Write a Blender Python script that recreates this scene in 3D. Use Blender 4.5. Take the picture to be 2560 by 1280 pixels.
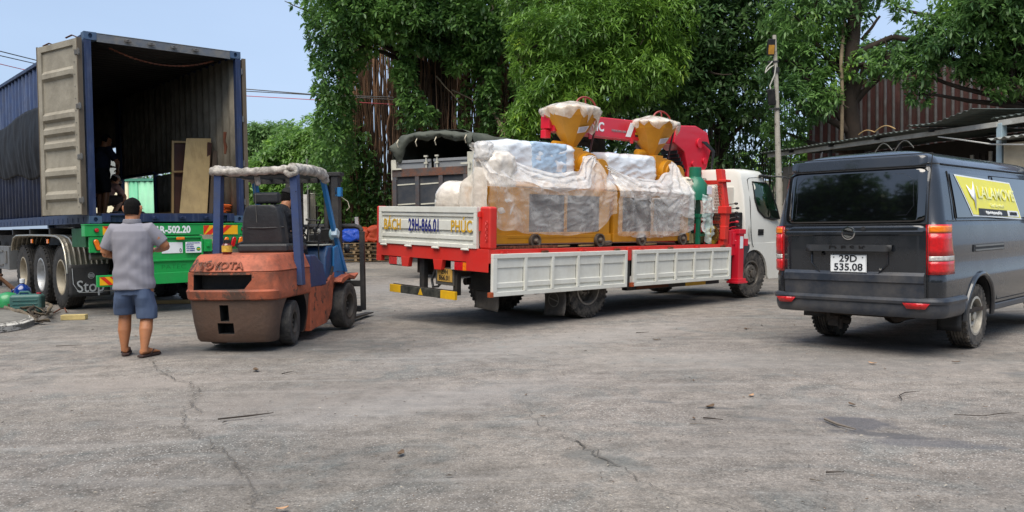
import bpy, bmesh, math, random
import numpy as np
from mathutils import Matrix, Vector, Euler, noise
random.seed(7); rng = np.random.default_rng(7)
R = math.radians
SC = bpy.context.scene
COL = SC.collection
for _o in list(bpy.data.objects): bpy.data.objects.remove(_o)

# ---------------------------------------------------------------- camera
cam_data = bpy.data.cameras.new('camera')
cam = bpy.data.objects.new('camera', cam_data); COL.objects.link(cam)
cam_data.sensor_width = 36; cam_data.lens = 36 * 2080 / 2560
cam_data.clip_end = 2000
CAM_M = Matrix.Rotation(R(90 - 2.0), 4, 'X') @ Matrix.Rotation(R(-.8), 4, 'Z')
cam.matrix_world = Matrix.Translation((0, 0, 1.27)) @ CAM_M
SC.camera = cam

# ---------------------------------------------------------------- sky, sun, exposure
SUN_EL, SUN_AZ = 62, 200            # azimuth clockwise from +Y (north)
world = bpy.data.worlds.new('World'); SC.world = world; world.use_nodes = True
nt = world.node_tree; bg = nt.nodes['Background']
sky = nt.nodes.new('ShaderNodeTexSky'); sky.sky_type = 'NISHITA'; sky.sun_disc = False
sky.sun_elevation = R(SUN_EL); sky.sun_rotation = R(SUN_AZ)
sky.air_density = 1.0; sky.dust_density = 2.2; sky.ozone_density = 1.6; sky.altitude = 10
tc = nt.nodes.new('ShaderNodeTexCoord'); mp = nt.nodes.new('ShaderNodeMapping')
mp.inputs['Scale'].default_value = (1, 1, 3.2)
cn = nt.nodes.new('ShaderNodeTexNoise'); cn.inputs['Scale'].default_value = 1.6; cn.inputs['Detail'].default_value = 6
cn.inputs['Roughness'].default_value = .45
cr = nt.nodes.new('ShaderNodeMapRange'); cr.inputs[1].default_value = .35; cr.inputs[2].default_value = .75
cr.inputs[3].default_value = .45; cr.inputs[4].default_value = .75
mx = nt.nodes.new('ShaderNodeMix'); mx.data_type = 'RGBA'
mx.inputs[7].default_value = (4.2, 5.4, 7.4, 1)      # thin bright veil of high cloud
L_ = nt.links.new
L_(tc.outputs['Generated'], mp.inputs[0]); L_(mp.outputs[0], cn.inputs['Vector']); L_(cn.outputs[0], cr.inputs[0])
L_(cr.outputs[0], mx.inputs[0]); L_(sky.outputs[0], mx.inputs[6]); L_(mx.outputs[2], bg.inputs[0])
bg.inputs[1].default_value = .092
sd = bpy.data.lights.new('sun', 'SUN'); sun = bpy.data.objects.new('sun', sd); COL.objects.link(sun)
sd.energy = 2.9; sd.angle = R(55); sd.color = (1, .92, .80)
_d = Vector((math.sin(R(SUN_AZ)) * math.cos(R(SUN_EL)), math.cos(R(SUN_AZ)) * math.cos(R(SUN_EL)), math.sin(R(SUN_EL))))
sun.rotation_euler = _d.to_track_quat('Z', 'Y').to_euler(); sun.location = (0, -10, 20)
vs = SC.view_settings; vs.view_transform = 'Standard'; vs.look = 'None'; vs.gamma = 1; vs.use_curve_mapping = False
vs.exposure = 0.7

# ---------------------------------------------------------------- helpers
def lin(h, k=1.0):
    h = h.lstrip('#'); o = []
    for i in (0, 2, 4):
        c = int(h[i:i+2], 16) / 255
        o.append((c / 12.92 if c <= .04045 else ((c + .055) / 1.055) ** 2.4) * k)
    return (*o, 1)

MATS = {}
def mat(name, col, rough=.6, metal=0, var=.12, vs_=3.0, dirt=None, bump=None, coat=0, spec=None, chips=None, alpha=None, trans=0, sss=0, streak=None, emis=None, coords='Object'):
    """procedural paint: base colour with large soft variation, optional dirt (colour, amount, scale),
    chips (colour, threshold, scale), streak (colour, amount) and fine relief (strength, scale)"""
    if name in MATS: return MATS[name]
    m = bpy.data.materials.new(name); m.use_nodes = True; MATS[name] = m
    n = m.node_tree.nodes; l = m.node_tree.links.new; b = n['Principled BSDF']
    if isinstance(col, str): col = lin(col)
    t = n.new('ShaderNodeTexCoord').outputs[coords]
    def nz(scale, detail=5, rough_=.6, vec=None):
        x = n.new('ShaderNodeTexNoise'); x.inputs['Scale'].default_value = scale; x.inputs['Detail'].default_value = detail
        x.inputs['Roughness'].default_value = rough_; l(vec or t, x.inputs['Vector']); return x.outputs[0]
    def mr(v, a, b_, c, d):
        x = n.new('ShaderNodeMapRange'); l(v, x.inputs[0])
        for i, q in enumerate((a, b_, c, d)): x.inputs[i + 1].default_value = q
        return x.outputs[0]
    def mixc(f, a, b_):
        x = n.new('ShaderNodeMix'); x.data_type = 'RGBA'
        if isinstance(f, float): x.inputs[0].default_value = f
        else: l(f, x.inputs[0])
        for i, q in ((6, a), (7, b_)):
            if isinstance(q, tuple): x.inputs[i].default_value = q
            else: l(q, x.inputs[i])
        return x.outputs[2]
    c = col
    if var:
        c = mixc(mr(nz(vs_), .3, .7, 0., 1.), tuple(v * (1 - var) for v in col[:3]) + (1,), tuple(min(1, v * (1 + var)) for v in col[:3]) + (1,))
    rr = None
    if streak:
        mpn = n.new('ShaderNodeMapping'); mpn.inputs['Scale'].default_value = (9, 9, .7); l(t, mpn.inputs[0])
        f = mr(nz(1.6, 6, .7, mpn.outputs[0]), .5, .72, 0., streak[1]); c = mixc(f, c, streak[0] if not isinstance(streak[0], str) else lin(streak[0]))
    if dirt:
        dc = lin(dirt[0]) if isinstance(dirt[0], str) else dirt[0]
        f = mr(nz(dirt[2], 8, .72), .42, .68, 0., dirt[1]); c = mixc(f, c, dc); rr = f
    if chips:
        cc = lin(chips[0]) if isinstance(chips[0], str) else chips[0]
        f = mr(nz(chips[2], 10, .75), chips[1], chips[1] + .03, 0., 1.); c = mixc(f, c, cc)
    if isinstance(c, tuple): b.inputs['Base Color'].default_value = c
    else: l(c, b.inputs['Base Color'])
    b.inputs['Roughness'].default_value = rough
    if rr is not None and rough < .7: l(mr(rr, 0, 1, rough, .85), b.inputs['Roughness'])
    elif rough > .15: l(mr(nz(vs_ * 4), .3, .7, max(0, rough - .08), min(1, rough + .08)), b.inputs['Roughness'])
    b.inputs['Metallic'].default_value = metal
    if coat: b.inputs['Coat Weight'].default_value = coat; b.inputs['Coat Roughness'].default_value = .06
    if spec is not None: b.inputs['Specular IOR Level'].default_value = spec
    if trans: b.inputs['Transmission Weight'].default_value = trans
    if sss:
        b.inputs['Subsurface Weight'].default_value = sss; b.inputs['Subsurface Radius'].default_value = (.02, .008, .004)
    if alpha is not None: b.inputs['Alpha'].default_value = alpha
    if emis: b.inputs['Emission Color'].default_value = emis[0]; b.inputs['Emission Strength'].default_value = emis[1]
    if bump:
        bp = n.new('ShaderNodeBump'); bp.inputs['Strength'].default_value = bump[0]; bp.inputs['Distance'].default_value = .02
        l(nz(bump[1], 6, .65), bp.inputs['Height']); l(bp.outputs[0], b.inputs['Normal'])
    return m

class MB:
    """collects shapes and links them as ONE mesh object"""
    def __init__(s): s.v = []; s.f = []; s.mi = []; s.k = 0; s.T = None
    def add(s, vs_, fs):
        o = len(s.v)
        if s.T is not None: vs_ = [tuple(s.T @ Vector(p)) for p in vs_]
        s.v += [tuple(p) for p in vs_]; s.f += [tuple(i + o for i in f) for f in fs]; s.mi += [s.k] * len(fs)
        return s
    def box(s, x0, x1, y0, y1, z0, z1):
        return s.add([(x0,y0,z0),(x1,y0,z0),(x1,y1,z0),(x0,y1,z0),(x0,y0,z1),(x1,y0,z1),(x1,y1,z1),(x0,y1,z1)],
                     [(0,3,2,1),(4,5,6,7),(0,1,5,4),(1,2,6,5),(2,3,7,6),(3,0,4,7)])
    def cbox(s, c, sz, rot=(0,0,0)):
        M = Matrix.Translation(c) @ Euler(rot).to_matrix().to_4x4(); h = [q / 2 for q in sz]
        P = [(-1,-1,-1),(1,-1,-1),(1,1,-1),(-1,1,-1),(-1,-1,1),(1,-1,1),(1,1,1),(-1,1,1)]
        return s.add([tuple(M @ Vector((p[0]*h[0], p[1]*h[1], p[2]*h[2]))) for p in P],
                     [(0,3,2,1),(4,5,6,7),(0,1,5,4),(1,2,6,5),(2,3,7,6),(3,0,4,7)])
    def bar(s, a, b, w, h=None, up=(0,0,1)):
        h = h or w; a = Vector(a); b = Vector(b); d = (b - a).normalized(); u = Vector(up)
        if abs(d.dot(u)) > .98: u = Vector((0, 1, 0))
        x = d.cross(u).normalized(); z = x.cross(d)
        P = []
        for e in (a, b):
            for i, j in ((-1,-1),(1,-1),(1,1),(-1,1)): P.append(tuple(e + x * (i * w / 2) + z * (j * h / 2)))
        return s.add(P, [(0,1,2,3),(7,6,5,4),(0,4,5,1),(1,5,6,2),(2,6,7,3),(3,7,4,0)])
    def loft(s, rings, cap=True, closed=False):
        n = len(rings[0]); V = [p for r in rings for p in r]; F = []
        m = len(rings)
        for i in range(m if closed else m - 1):
            for j in range(n):
                a = i * n + j; b = i * n + (j + 1) % n; c = ((i + 1) % m) * n + (j + 1) % n; d = ((i + 1) % m) * n + j
                F.append((a, b, c, d))
        if cap and not closed: F.append(tuple(range(n - 1, -1, -1))); F.append(tuple((m - 1) * n + j for j in range(n)))
        return s.add(V, F)
    def tube(s, pts, r, n=8, cap=True, closed=False):
        pts = [Vector(p) for p in pts]; m = len(pts); rs = r if isinstance(r, (list, tuple)) else [r] * m
        rings = []; u = None
        for i in range(m):
            a = pts[i - 1] if (i > 0 or closed) else pts[i]; b = pts[(i + 1) % m] if (i < m - 1 or closed) else pts[i]
            d = (b - a)
            if d.length < 1e-9: d = Vector((0, 0, 1))
            d.normalize()
            if u is None: u = d.orthogonal().normalized()
            else:
                u = (u - d * u.dot(d))
                u = u.normalized() if u.length > 1e-6 else d.orthogonal().normalized()
            w = d.cross(u)
            rings.append([tuple(pts[i] + (u * math.cos(2*math.pi*j/n) + w * math.sin(2*math.pi*j/n)) * rs[i]) for j in range(n)])
        return s.loft(rings, cap, closed)
    def cyl(s, a, b, r, r2=None, n=16): return s.tube([a, b], [r, r if r2 is None else r2], n)
    def lathe(s, prof, o=(0,0,0), axis='z', n=24, closed=False, cap=True):
        """prof: (radius, height) pairs"""
        rings = []
        for r, h in prof:
            ring = []
            for j in range(n):
                t = 2 * math.pi * j / n; a, b = r * math.cos(t), r * math.sin(t)
                ring.append({'z': (o[0]+a, o[1]+b, o[2]+h), 'x': (o[0]+h, o[1]+a, o[2]+b), 'y': (o[0]+b, o[1]+h, o[2]+a)}[axis])
            rings.append(ring)
        return s.loft(rings, cap=cap and not closed, closed=closed)
    def prism(s, poly, plane, d0, d1):
        """poly of 2-D points extruded along the plane's normal ('xy','xz','yz')"""
        def P(p, d): return {'xy': (p[0], p[1], d), 'xz': (p[0], d, p[1]), 'yz': (d, p[0], p[1])}[plane]
        n = len(poly); V = [P(p, d0) for p in poly] + [P(p, d1) for p in poly]
        return s.add(V, [tuple(range(n)), tuple(range(2*n-1, n-1, -1))] + [(j, n + j, n + (j+1) % n, (j+1) % n) for j in range(n)])
    def grid(s, fn, nu, nv):
        V = [fn(i / nu, j / nv) for i in range(nu + 1) for j in range(nv + 1)]
        return s.add(V, [(i*(nv+1)+j, (i+1)*(nv+1)+j, (i+1)*(nv+1)+j+1, i*(nv+1)+j+1) for i in range(nu) for j in range(nv)])
    def ball(s, c, r, n=12, m=8, sc=(1,1,1)):
        rings = []
        for i in range(m + 1):
            t = math.pi * (i / m) ; t = min(max(t, .05), math.pi - .05)
            rings.append([(c[0] + r*sc[0]*math.sin(t)*math.cos(2*math.pi*j/n), c[1] + r*sc[1]*math.sin(t)*math.sin(2*math.pi*j/n), c[2] - r*sc[2]*math.cos(t)) for j in range(n)])
        return s.loft(rings)
    def build(s, name, m, parent=None, bevel=0, smooth=38, solid=0, sub=0, seg=2, **props):
        me = bpy.data.meshes.new(name); me.from_pydata(s.v, [], s.f)
        for q in (m if isinstance(m, (list, tuple)) else [m]): me.materials.append(q)
        if isinstance(m, (list, tuple)): me.polygons.foreach_set('material_index', s.mi)
        bm = bmesh.new(); bm.from_mesh(me); bmesh.ops.recalc_face_normals(bm, faces=bm.faces); bm.to_mesh(me); bm.free()
        me.polygons.foreach_set('use_smooth', [True] * len(me.polygons)); me.set_sharp_from_angle(angle=R(smooth))
        o = bpy.data.objects.new(name, me); COL.objects.link(o)
        if parent is not None: o.parent = parent
        if solid: q = o.modifiers.new('s', 'SOLIDIFY'); q.thickness = solid
        if bevel:
            q = o.modifiers.new('b', 'BEVEL'); q.width = bevel; q.segments = seg; q.limit_method = 'ANGLE'; q.angle_limit = R(35); q.harden_normals = True
        if sub: q = o.modifiers.new('u', 'SUBSURF'); q.levels = sub; q.render_levels = sub
        for k, v in props.items(): o[k] = v
        return o

def thing(name, label, cat, loc=(0,0,0), rotz=0, group=None, rot=None):
    o = bpy.data.objects.new(name, None); COL.objects.link(o); o.location = loc
    o.rotation_euler = rot if rot else (0, 0, rotz); o.empty_display_size = .2
    o['label'] = label; o['category'] = cat
    if group: o['group'] = group
    return o
def tag(o, label, cat, group=None, kind=None):
    o['label'] = label; o['category'] = cat
    if group: o['group'] = group
    if kind: o['kind'] = kind
    return o
def struct(o): o['kind'] = 'structure'; return o
def holder(name, parent, loc=(0,0,0), rot=(0,0,0)):
    o = bpy.data.objects.new(name, None); COL.objects.link(o); o.parent = parent; o.location = loc; o.rotation_euler = rot
    o.empty_display_size = .1; return o
def bx(name, m, parent, x0, x1, y0, y1, z0, z1, bevel=0, **k):
    return MB().box(x0, x1, y0, y1, z0, z1).build(name, m, parent, bevel, **k)
def dup(o, parent=None, loc=None, rot=None):
    """a thing (or part) with copies of everything below it; mesh data is shared"""
    c = o.copy(); COL.objects.link(c)
    if parent is not None: c.parent = parent
    if loc is not None: c.location = loc
    if rot is not None: c.rotation_euler = rot
    for ch in list(o.children): dup(ch, c)
    return c
def lettering(txt, size, m, parent, M, name='lettering', wide=1.0, bold=0, gap=1.0, depth=.002, align='CENTER', **props):
    """words as raised flat letters; M places the letter plane (x right, y up)"""
    cu = bpy.data.curves.new(name, 'FONT'); cu.body = txt; cu.size = size; cu.offset = bold; cu.space_character = gap; cu.extrude = depth
    cu.align_x = align; cu.align_y = 'CENTER'; cu.resolution_u = 3
    t = bpy.data.objects.new('t', cu); COL.objects.link(t)
    dg = bpy.context.evaluated_depsgraph_get(); me = bpy.data.meshes.new_from_object(t.evaluated_get(dg))
    bpy.data.objects.remove(t); bpy.data.curves.remove(cu)
    me.transform(M @ Matrix.Diagonal((wide, 1, 1, 1))); me.name = name; me.materials.clear(); me.materials.append(m)
    o = bpy.data.objects.new(name, me); COL.objects.link(o); o.parent = parent
    for k, v in props.items(): o[k] = v
    return o
def rearM(x, y, z, tilt=0):       # letters read from behind the vehicle (facing -Y)
    return Matrix.Translation((x, y, z)) @ Matrix.Rotation(R(90 + tilt), 4, 'X')
def rightM(x, y, z):              # letters on the right side (facing +X), reading towards +Y
    return Matrix.Translation((x, y, z)) @ Matrix.Rotation(R(90), 4, 'Z') @ Matrix.Rotation(R(90), 4, 'X')
def at(px, py, Y):
    """world point on the line of sight through photograph pixel (px, py) at distance Y"""
    d = CAM_M @ Vector(((px - 1280) / 2080, (640 - py) / 2080, -1)); k = Y / d.y
    return Vector((d.x * k, Y, 1.27 + d.z * k))
def on_ground(px, py, z=0):
    d = CAM_M @ Vector(((px - 1280) / 2080, (640 - py) / 2080, -1)); k = (z - 1.27) / d.z
    return Vector((d.x * k, d.y * k, z))
def nz3(x, y, z=0, o=3): return noise.fractal(Vector((x, y, z)), 1.0, 2.0, o)

# ---------------------------------------------------------------- common materials
RUBBER = mat('tyre_rubber', '#2b2a29', .85, var=.2, dirt=('#8c8377', .55, 9), bump=(.4, 60))
RUBBER_CLEAN = mat('tyre_dark', '#1b1b1c', .8, var=.2, dirt=('#5d574f', .35, 8), bump=(.4, 60))
BLACKM = mat('black_metal', '#1a1b1d', .55, var=.2, dirt=('#4a443d', .5, 5), bump=(.3, 30))
UNDER = mat('dirty_underbody', '#26221f', .85, var=.3, dirt=('#4a3a2e', .6, 6), bump=(.5, 20))
STEELG = mat('dull_steel', '#7d7c78', .45, .7, var=.15, dirt=('#5a4636', .5, 7))
CHROME = mat('bright_metal', '#c8c9ca', .18, 1, var=.05)
BLACKP = mat('black_plastic', '#17181a', .45, var=.1, dirt=('#55504a', .25, 6))
REDL = mat('red_lamp', '#c41216', .15, var=.25, vs_=30, coat=.6, bump=(.3, 70))
ORAL = mat('amber_lamp', '#f07a08', .15, var=.2, vs_=30, coat=.6, bump=(.3, 70))
CLRL = mat('clear_lamp', '#c9c4bd', .12, .3, var=.35, vs_=40, coat=.6, bump=(.5, 90))
RIMM = mat('wheel_rim', '#8f8b84', .5, .5, var=.15, dirt=('#5d5348', .7, 8), bump=(.3, 30))
RUSTY = mat('rusty_steel', '#6b3a22', .85, var=.35, dirt=('#3a2218', .7, 10), bump=(.5, 40))
ROPE = mat('rope', '#c9bea6', .9, var=.2)
def wheel(parent, loc, r, w, rim_r, side=1, steer=0, rubber=None, rimm=None, style='disc', holes=8, tread=True, name='wheel'):
    """wheel whose outer face looks along +X*side: tyre with shoulders and grooves, dished rim, hub, nuts"""
    h = holder(name, parent, loc, (0, 0, steer))
    t = MB(); s = side; g = .012
    prof = [(rim_r, .40*w), (rim_r + .02, .47*w), (r*.80 + rim_r*.2, .50*w), (r*.93, .48*w), (r - .012, .42*w)]
    if tread:
        for k in (-2, -1, 0, 1, 2)[::-1]:
            c = k * w * .145
            prof += [(r, c + w*.05), (r, c + .004), (r - g, c), (r - g, c - w*.018), (r, c - w*.024)]
    prof += [(r - .012, -.42*w), (r*.93, -.48*w), (r*.8 + rim_r*.2, -.5*w), (rim_r + .02, -.47*w), (rim_r, -.40*w)]
    t.lathe([(a, b * s) for a, b in prof], axis='x', n=48, closed=True)
    if tread:                       # shoulder lugs
        for j in range(36):
            a = 2 * math.pi * j / 36
            for e in (-1, 1):
                t.cbox((e * w * .43, math.cos(a) * (r - .012), math.sin(a) * (r - .012)), (w * .12, .035 * r / .4, .022), (a - math.pi/2, 0, 0))
    t.build('tyre', rubber or RUBBER, h)
    m = MB(); d = w * .5 * s
    if style == 'disc':             # van: flat disc with slots near the rim
        m.lathe([(rim_r + .012, d*.92), (rim_r - .012, d*.95), (rim_r - .022, d*.55), (rim_r*.84, d*.15), (rim_r*.74, d*.18), (rim_r*.56, d*.55), (rim_r*.44, d*.30), (rim_r*.27, d*.25), (rim_r*.25, d*.80), (rim_r*.14, d*.86), (.001, d*.86)], axis='x', n=40, cap=False)
    elif style == 'deep':           # dual rear: deep dish
        m.lathe([(rim_r + .012, d*.92), (rim_r - .014, d*.95), (rim_r - .03, d*.6), (rim_r*.86, -d*.5), (rim_r*.5, -d*.6), (rim_r*.48, d*.1), (rim_r*.38, d*.3), (.001, d*.3)], axis='x', n=40, cap=False)
    else:                           # convex truck front
        m.lathe([(rim_r + .012, d*.92), (rim_r - .014, d*.95), (rim_r - .035, d*.6), (rim_r*.85, d*.35), (rim_r*.62, d*.95), (rim_r*.45, d*1.0), (rim_r*.30, d*.95), (rim_r*.28, d*1.35), (rim_r*.18, d*1.42), (.001, d*1.42)], axis='x', n=40, cap=False)
    m.build('rim', rimm or RIMM, h)
    hb = MB(); hh = MB()
    for j in range(holes):
        a = 2 * math.pi * j / holes
        if style == 'disc':
            hh.cyl((d*.1, math.cos(a)*rim_r*.68, math.sin(a)*rim_r*.68), (d*.36, math.cos(a)*rim_r*.68, math.sin(a)*rim_r*.68), rim_r*.085, n=8)
        elif style == 'front':
            hh.cyl((d*.2, math.cos(a)*rim_r*.76, math.sin(a)*rim_r*.76), (d*.75, math.cos(a)*rim_r*.76, math.sin(a)*rim_r*.76), rim_r*.10, n=8)
    nb = 5 if style == 'disc' else 6
    for j in range(nb):
        a = 2 * math.pi * j / nb + .3; q = rim_r * (.34 if style == 'disc' else .42)
        x0 = d * (.28 if style == 'disc' else .15 if style == 'deep' else .95)
        hb.cyl((x0, math.cos(a)*q, math.sin(a)*q), (x0 + .03*s, math.cos(a)*q, math.sin(a)*q), .016, n=6)
    hb.build('wheel_nuts', STEELG, h)
    if hh.v: hh.build('rim_slots', BLACKM, h)
    return h
def bolts(pts, axis='y', r=.01, d=.01, m=None, parent=None, name='bolts'):
    b = MB()
    for p in pts:
        q = list(p); q['xyz'.index(axis)] += d; b.cyl(p, tuple(q), r, n=6)
    return b.build(name, m or STEELG, parent)
def crumple(p, amt, f=3, s=0):
    v = Vector(p) * f + Vector((s, s*1.7, s*.3)); n1 = noise.noise_vector(v); n2 = noise.noise_vector(v * 2.7)
    w = Vector((v.x*.55 + v.z*.5, v.y*.55 - v.z*.6, v.z*1.1)) * 1.5; rd = 1 - abs(noise.noise(w)) * 2.6; rd2 = 1 - abs(noise.noise(w * 2.3 + Vector((5, 1, 2)))) * 2.6
    q = Vector(p) + n1 * amt * .8 + n2 * amt * .18 + Vector((1, .25, .15)) * (max(0, rd) ** 2 * amt * .9 + max(0, rd2) ** 2 * amt * .45)
    return tuple(q)
def wrap_box(name, m, x0, x1, y0, y1, z0, z1, r, amt, f=3, seed=0, n=14):
    """soft crumpled bundle: rounded box pulled in and out"""
    c = Vector(((x0+x1)/2, (y0+y1)/2, (z0+z1)/2)); h = Vector(((x1-x0)/2, (y1-y0)/2, (z1-z0)/2))
    bm = bmesh.new(); bmesh.ops.create_cube(bm, size=2); bmesh.ops.subdivide_edges(bm, edges=bm.edges, cuts=n, use_grid_fill=True)
    for v in bm.verts:
        p = v.co.copy(); q = Vector((max(-1+r/h.x, min(1-r/h.x, p.x)), max(-1+r/h.y, min(1-r/h.y, p.y)), max(-1+r/h.z, min(1-r/h.z, p.z))))
        d = Vector(((p.x-q.x)*h.x, (p.y-q.y)*h.y, (p.z-q.z)*h.z)); 
        if d.length > 1e-6: d = d.normalized() * r
        w = Vector((q.x*h.x, q.y*h.y, q.z*h.z)) + d + c; v.co = Vector(crumple(w, amt, f, seed))
    me = bpy.data.meshes.new(name); bm.to_mesh(me); bm.free(); me.materials.append(m)
    me.polygons.foreach_set('use_smooth', [True]*len(me.polygons)); o = bpy.data.objects.new(name, me); COL.objects.link(o)
    return o
# ---------------------------------------------------------------- ground
def ground_material():
    m = bpy.data.materials.new('worn_asphalt'); m.use_nodes = True
    n = m.node_tree.nodes; l = m.node_tree.links.new; b = n['Principled BSDF']
    t = n.new('ShaderNodeTexCoord').outputs['Object']
    def nz(scale, det=6, ro=.6, vec=None, dist=0):
        x = n.new('ShaderNodeTexNoise'); x.inputs['Scale'].default_value = scale; x.inputs['Detail'].default_value = det
        x.inputs['Roughness'].default_value = ro; x.inputs['Distortion'].default_value = dist; l(vec or t, x.inputs['Vector']); return x.outputs[0]
    def mr(v, a, b_, c=0., d=1.):
        x = n.new('ShaderNodeMapRange'); l(v, x.inputs[0])
        for i, q in enumerate((a, b_, c, d)): x.inputs[i+1].default_value = q
        return x.outputs[0]
    def mix(f, a, b_, mode='MIX'):
        x = n.new('ShaderNodeMix'); x.data_type = 'RGBA'; x.blend_type = mode
        if isinstance(f, float): x.inputs[0].default_value = f
        else: l(f, x.inputs[0])
        for i, q in ((6, a), (7, b_)):
            if isinstance(q, tuple): x.inputs[i].default_value = q
            else: l(q, x.inputs[i])
        return x.outputs[2]
    def mth(op, a, b_):
        x = n.new('ShaderNodeMath'); x.operation = op
        for i, q in enumerate((a, b_)):
            if isinstance(q, (int, float)): x.inputs[i].default_value = q
            else: l(q, x.inputs[i])
        return x.outputs[0]
    base = mix(mr(nz(.35, 5, .55), .35, .65), (.124, .114, .103, 1), (.232, .206, .176, 1))
    base = mix(mr(nz(.13, 4, .5), .42, .60, 0, .8), base, (.27, .236, .207, 1))           # dusty beige areas
    base = mix(mr(nz(1.3, 7, .7, dist=1.2), .50, .66, 0, .6), base, (.11, .125, .123, 1)) # damp-looking grey patches
    def gain(v, lo, hi):
        c = n.new('ShaderNodeCombineColor'); q = mr(v, .33, .67, lo, hi)
        for i in range(3): l(q, c.inputs[i])
        return c.outputs[0]
    base = mix(1.0, base, gain(nz(34, 5, .8), .72, 1.24), 'MULTIPLY'); base = mix(1.0, base, gain(nz(4.5, 6, .75), .66, 1.28), 'MULTIPLY'); base = mix(1.0, base, gain(nz(95, 3, .8), .62, 1.34), 'MULTIPLY')
    sp = n.new('ShaderNodeTexVoronoi'); sp.inputs['Scale'].default_value = 62; l(t, sp.inputs['Vector'])
    stone = mr(sp.outputs['Distance'], .22, .40, 1, 0)
    area = mr(nz(.5, 3, .5), .40, .60, .12, .9)
    sc = n.new('ShaderNodeTexWhiteNoise'); l(sp.outputs['Position'], sc.inputs['Vector'])
    pick = mr(sc.outputs['Value'], .35, .75)
    f = mth('MULTIPLY', mth('MULTIPLY', stone, area), pick)
    base = mix(f, base, (.46, .44, .41, 1))
    dk = n.new('ShaderNodeTexVoronoi'); dk.inputs['Scale'].default_value = 17; l(t, dk.inputs['Vector'])
    w2 = n.new('ShaderNodeTexWhiteNoise'); l(dk.outputs['Position'], w2.inputs['Vector'])
    f2 = mth('MULTIPLY', mr(dk.outputs['Distance'], .06, .20, 1, 0), mr(w2.outputs['Value'], .78, .82))
    base = mix(mth('MULTIPLY', f2, .8), base, (.06, .055, .05, 1))                      # dark specks and crumbs
    mpn = n.new('ShaderNodeMapping'); mpn.inputs['Rotation'].default_value = (0, 0, R(38)); mpn.inputs['Scale'].default_value = (.5, 6, 1); l(t, mpn.inputs[0])
    base = mix(mr(nz(1.0, 6, .6, mpn.outputs[0]), .52, .70, 0, .32), base, (.34, .322, .30, 1)) # scuffed tyre tracks
    mp2 = n.new('ShaderNodeMapping'); mp2.inputs['Rotation'].default_value = (0, 0, R(-50)); mp2.inputs['Scale'].default_value = (.4, 5, 1); l(t, mp2.inputs[0])
    base = mix(mr(nz(1.1, 6, .6, mp2.outputs[0]), .54, .70, 0, .3), base, (.13, .128, .125, 1))
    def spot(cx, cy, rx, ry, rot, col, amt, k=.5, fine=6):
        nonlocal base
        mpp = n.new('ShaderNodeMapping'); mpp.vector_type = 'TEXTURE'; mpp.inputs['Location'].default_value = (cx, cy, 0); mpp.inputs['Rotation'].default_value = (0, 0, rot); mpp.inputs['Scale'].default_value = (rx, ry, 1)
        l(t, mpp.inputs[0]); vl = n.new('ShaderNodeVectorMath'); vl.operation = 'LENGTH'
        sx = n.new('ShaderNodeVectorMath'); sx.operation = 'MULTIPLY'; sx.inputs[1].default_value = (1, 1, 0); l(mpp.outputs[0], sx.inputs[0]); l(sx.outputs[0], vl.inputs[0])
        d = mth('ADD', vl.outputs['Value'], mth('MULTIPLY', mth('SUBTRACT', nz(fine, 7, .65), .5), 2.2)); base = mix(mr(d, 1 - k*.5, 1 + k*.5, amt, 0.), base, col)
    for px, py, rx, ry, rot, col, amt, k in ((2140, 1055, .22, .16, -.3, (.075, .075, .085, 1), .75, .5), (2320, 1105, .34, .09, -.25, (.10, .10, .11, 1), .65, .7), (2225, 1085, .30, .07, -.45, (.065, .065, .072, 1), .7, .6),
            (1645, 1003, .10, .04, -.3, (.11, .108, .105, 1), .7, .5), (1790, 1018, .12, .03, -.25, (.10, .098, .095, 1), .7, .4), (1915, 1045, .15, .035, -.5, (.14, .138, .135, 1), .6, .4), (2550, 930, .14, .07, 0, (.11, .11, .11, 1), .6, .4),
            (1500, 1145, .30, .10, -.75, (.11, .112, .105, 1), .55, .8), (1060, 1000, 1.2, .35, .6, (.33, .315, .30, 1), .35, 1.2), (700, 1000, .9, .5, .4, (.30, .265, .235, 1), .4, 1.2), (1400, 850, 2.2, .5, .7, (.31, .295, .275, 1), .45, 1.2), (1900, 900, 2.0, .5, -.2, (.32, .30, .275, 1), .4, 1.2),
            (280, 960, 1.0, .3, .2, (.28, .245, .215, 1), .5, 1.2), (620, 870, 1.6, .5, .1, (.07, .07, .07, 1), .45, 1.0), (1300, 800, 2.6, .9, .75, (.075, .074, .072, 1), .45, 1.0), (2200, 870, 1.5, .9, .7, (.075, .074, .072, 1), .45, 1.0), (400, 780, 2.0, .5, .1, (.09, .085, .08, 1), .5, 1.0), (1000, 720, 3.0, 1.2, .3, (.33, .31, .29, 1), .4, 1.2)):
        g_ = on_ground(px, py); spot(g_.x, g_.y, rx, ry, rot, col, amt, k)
    l(base, b.inputs['Base Color']); l(mr(nz(3), .3, .7, .82, .96), b.inputs['Roughness'])
    b.inputs['Specular IOR Level'].default_value = .3
    h = mth('ADD', mth('MULTIPLY', nz(70, 6, .7), .7), mth('MULTIPLY', f, .5)); h = mth('ADD', h, mth('MULTIPLY', nz(5, 6, .6), 1.2))
    bp = n.new('ShaderNodeBump'); bp.inputs['Strength'].default_value = .55; bp.inputs['Distance'].default_value = .012
    l(h, bp.inputs['Height']); l(bp.outputs[0], b.inputs['Normal'])
    return m
GROUND = ground_material()
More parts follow.
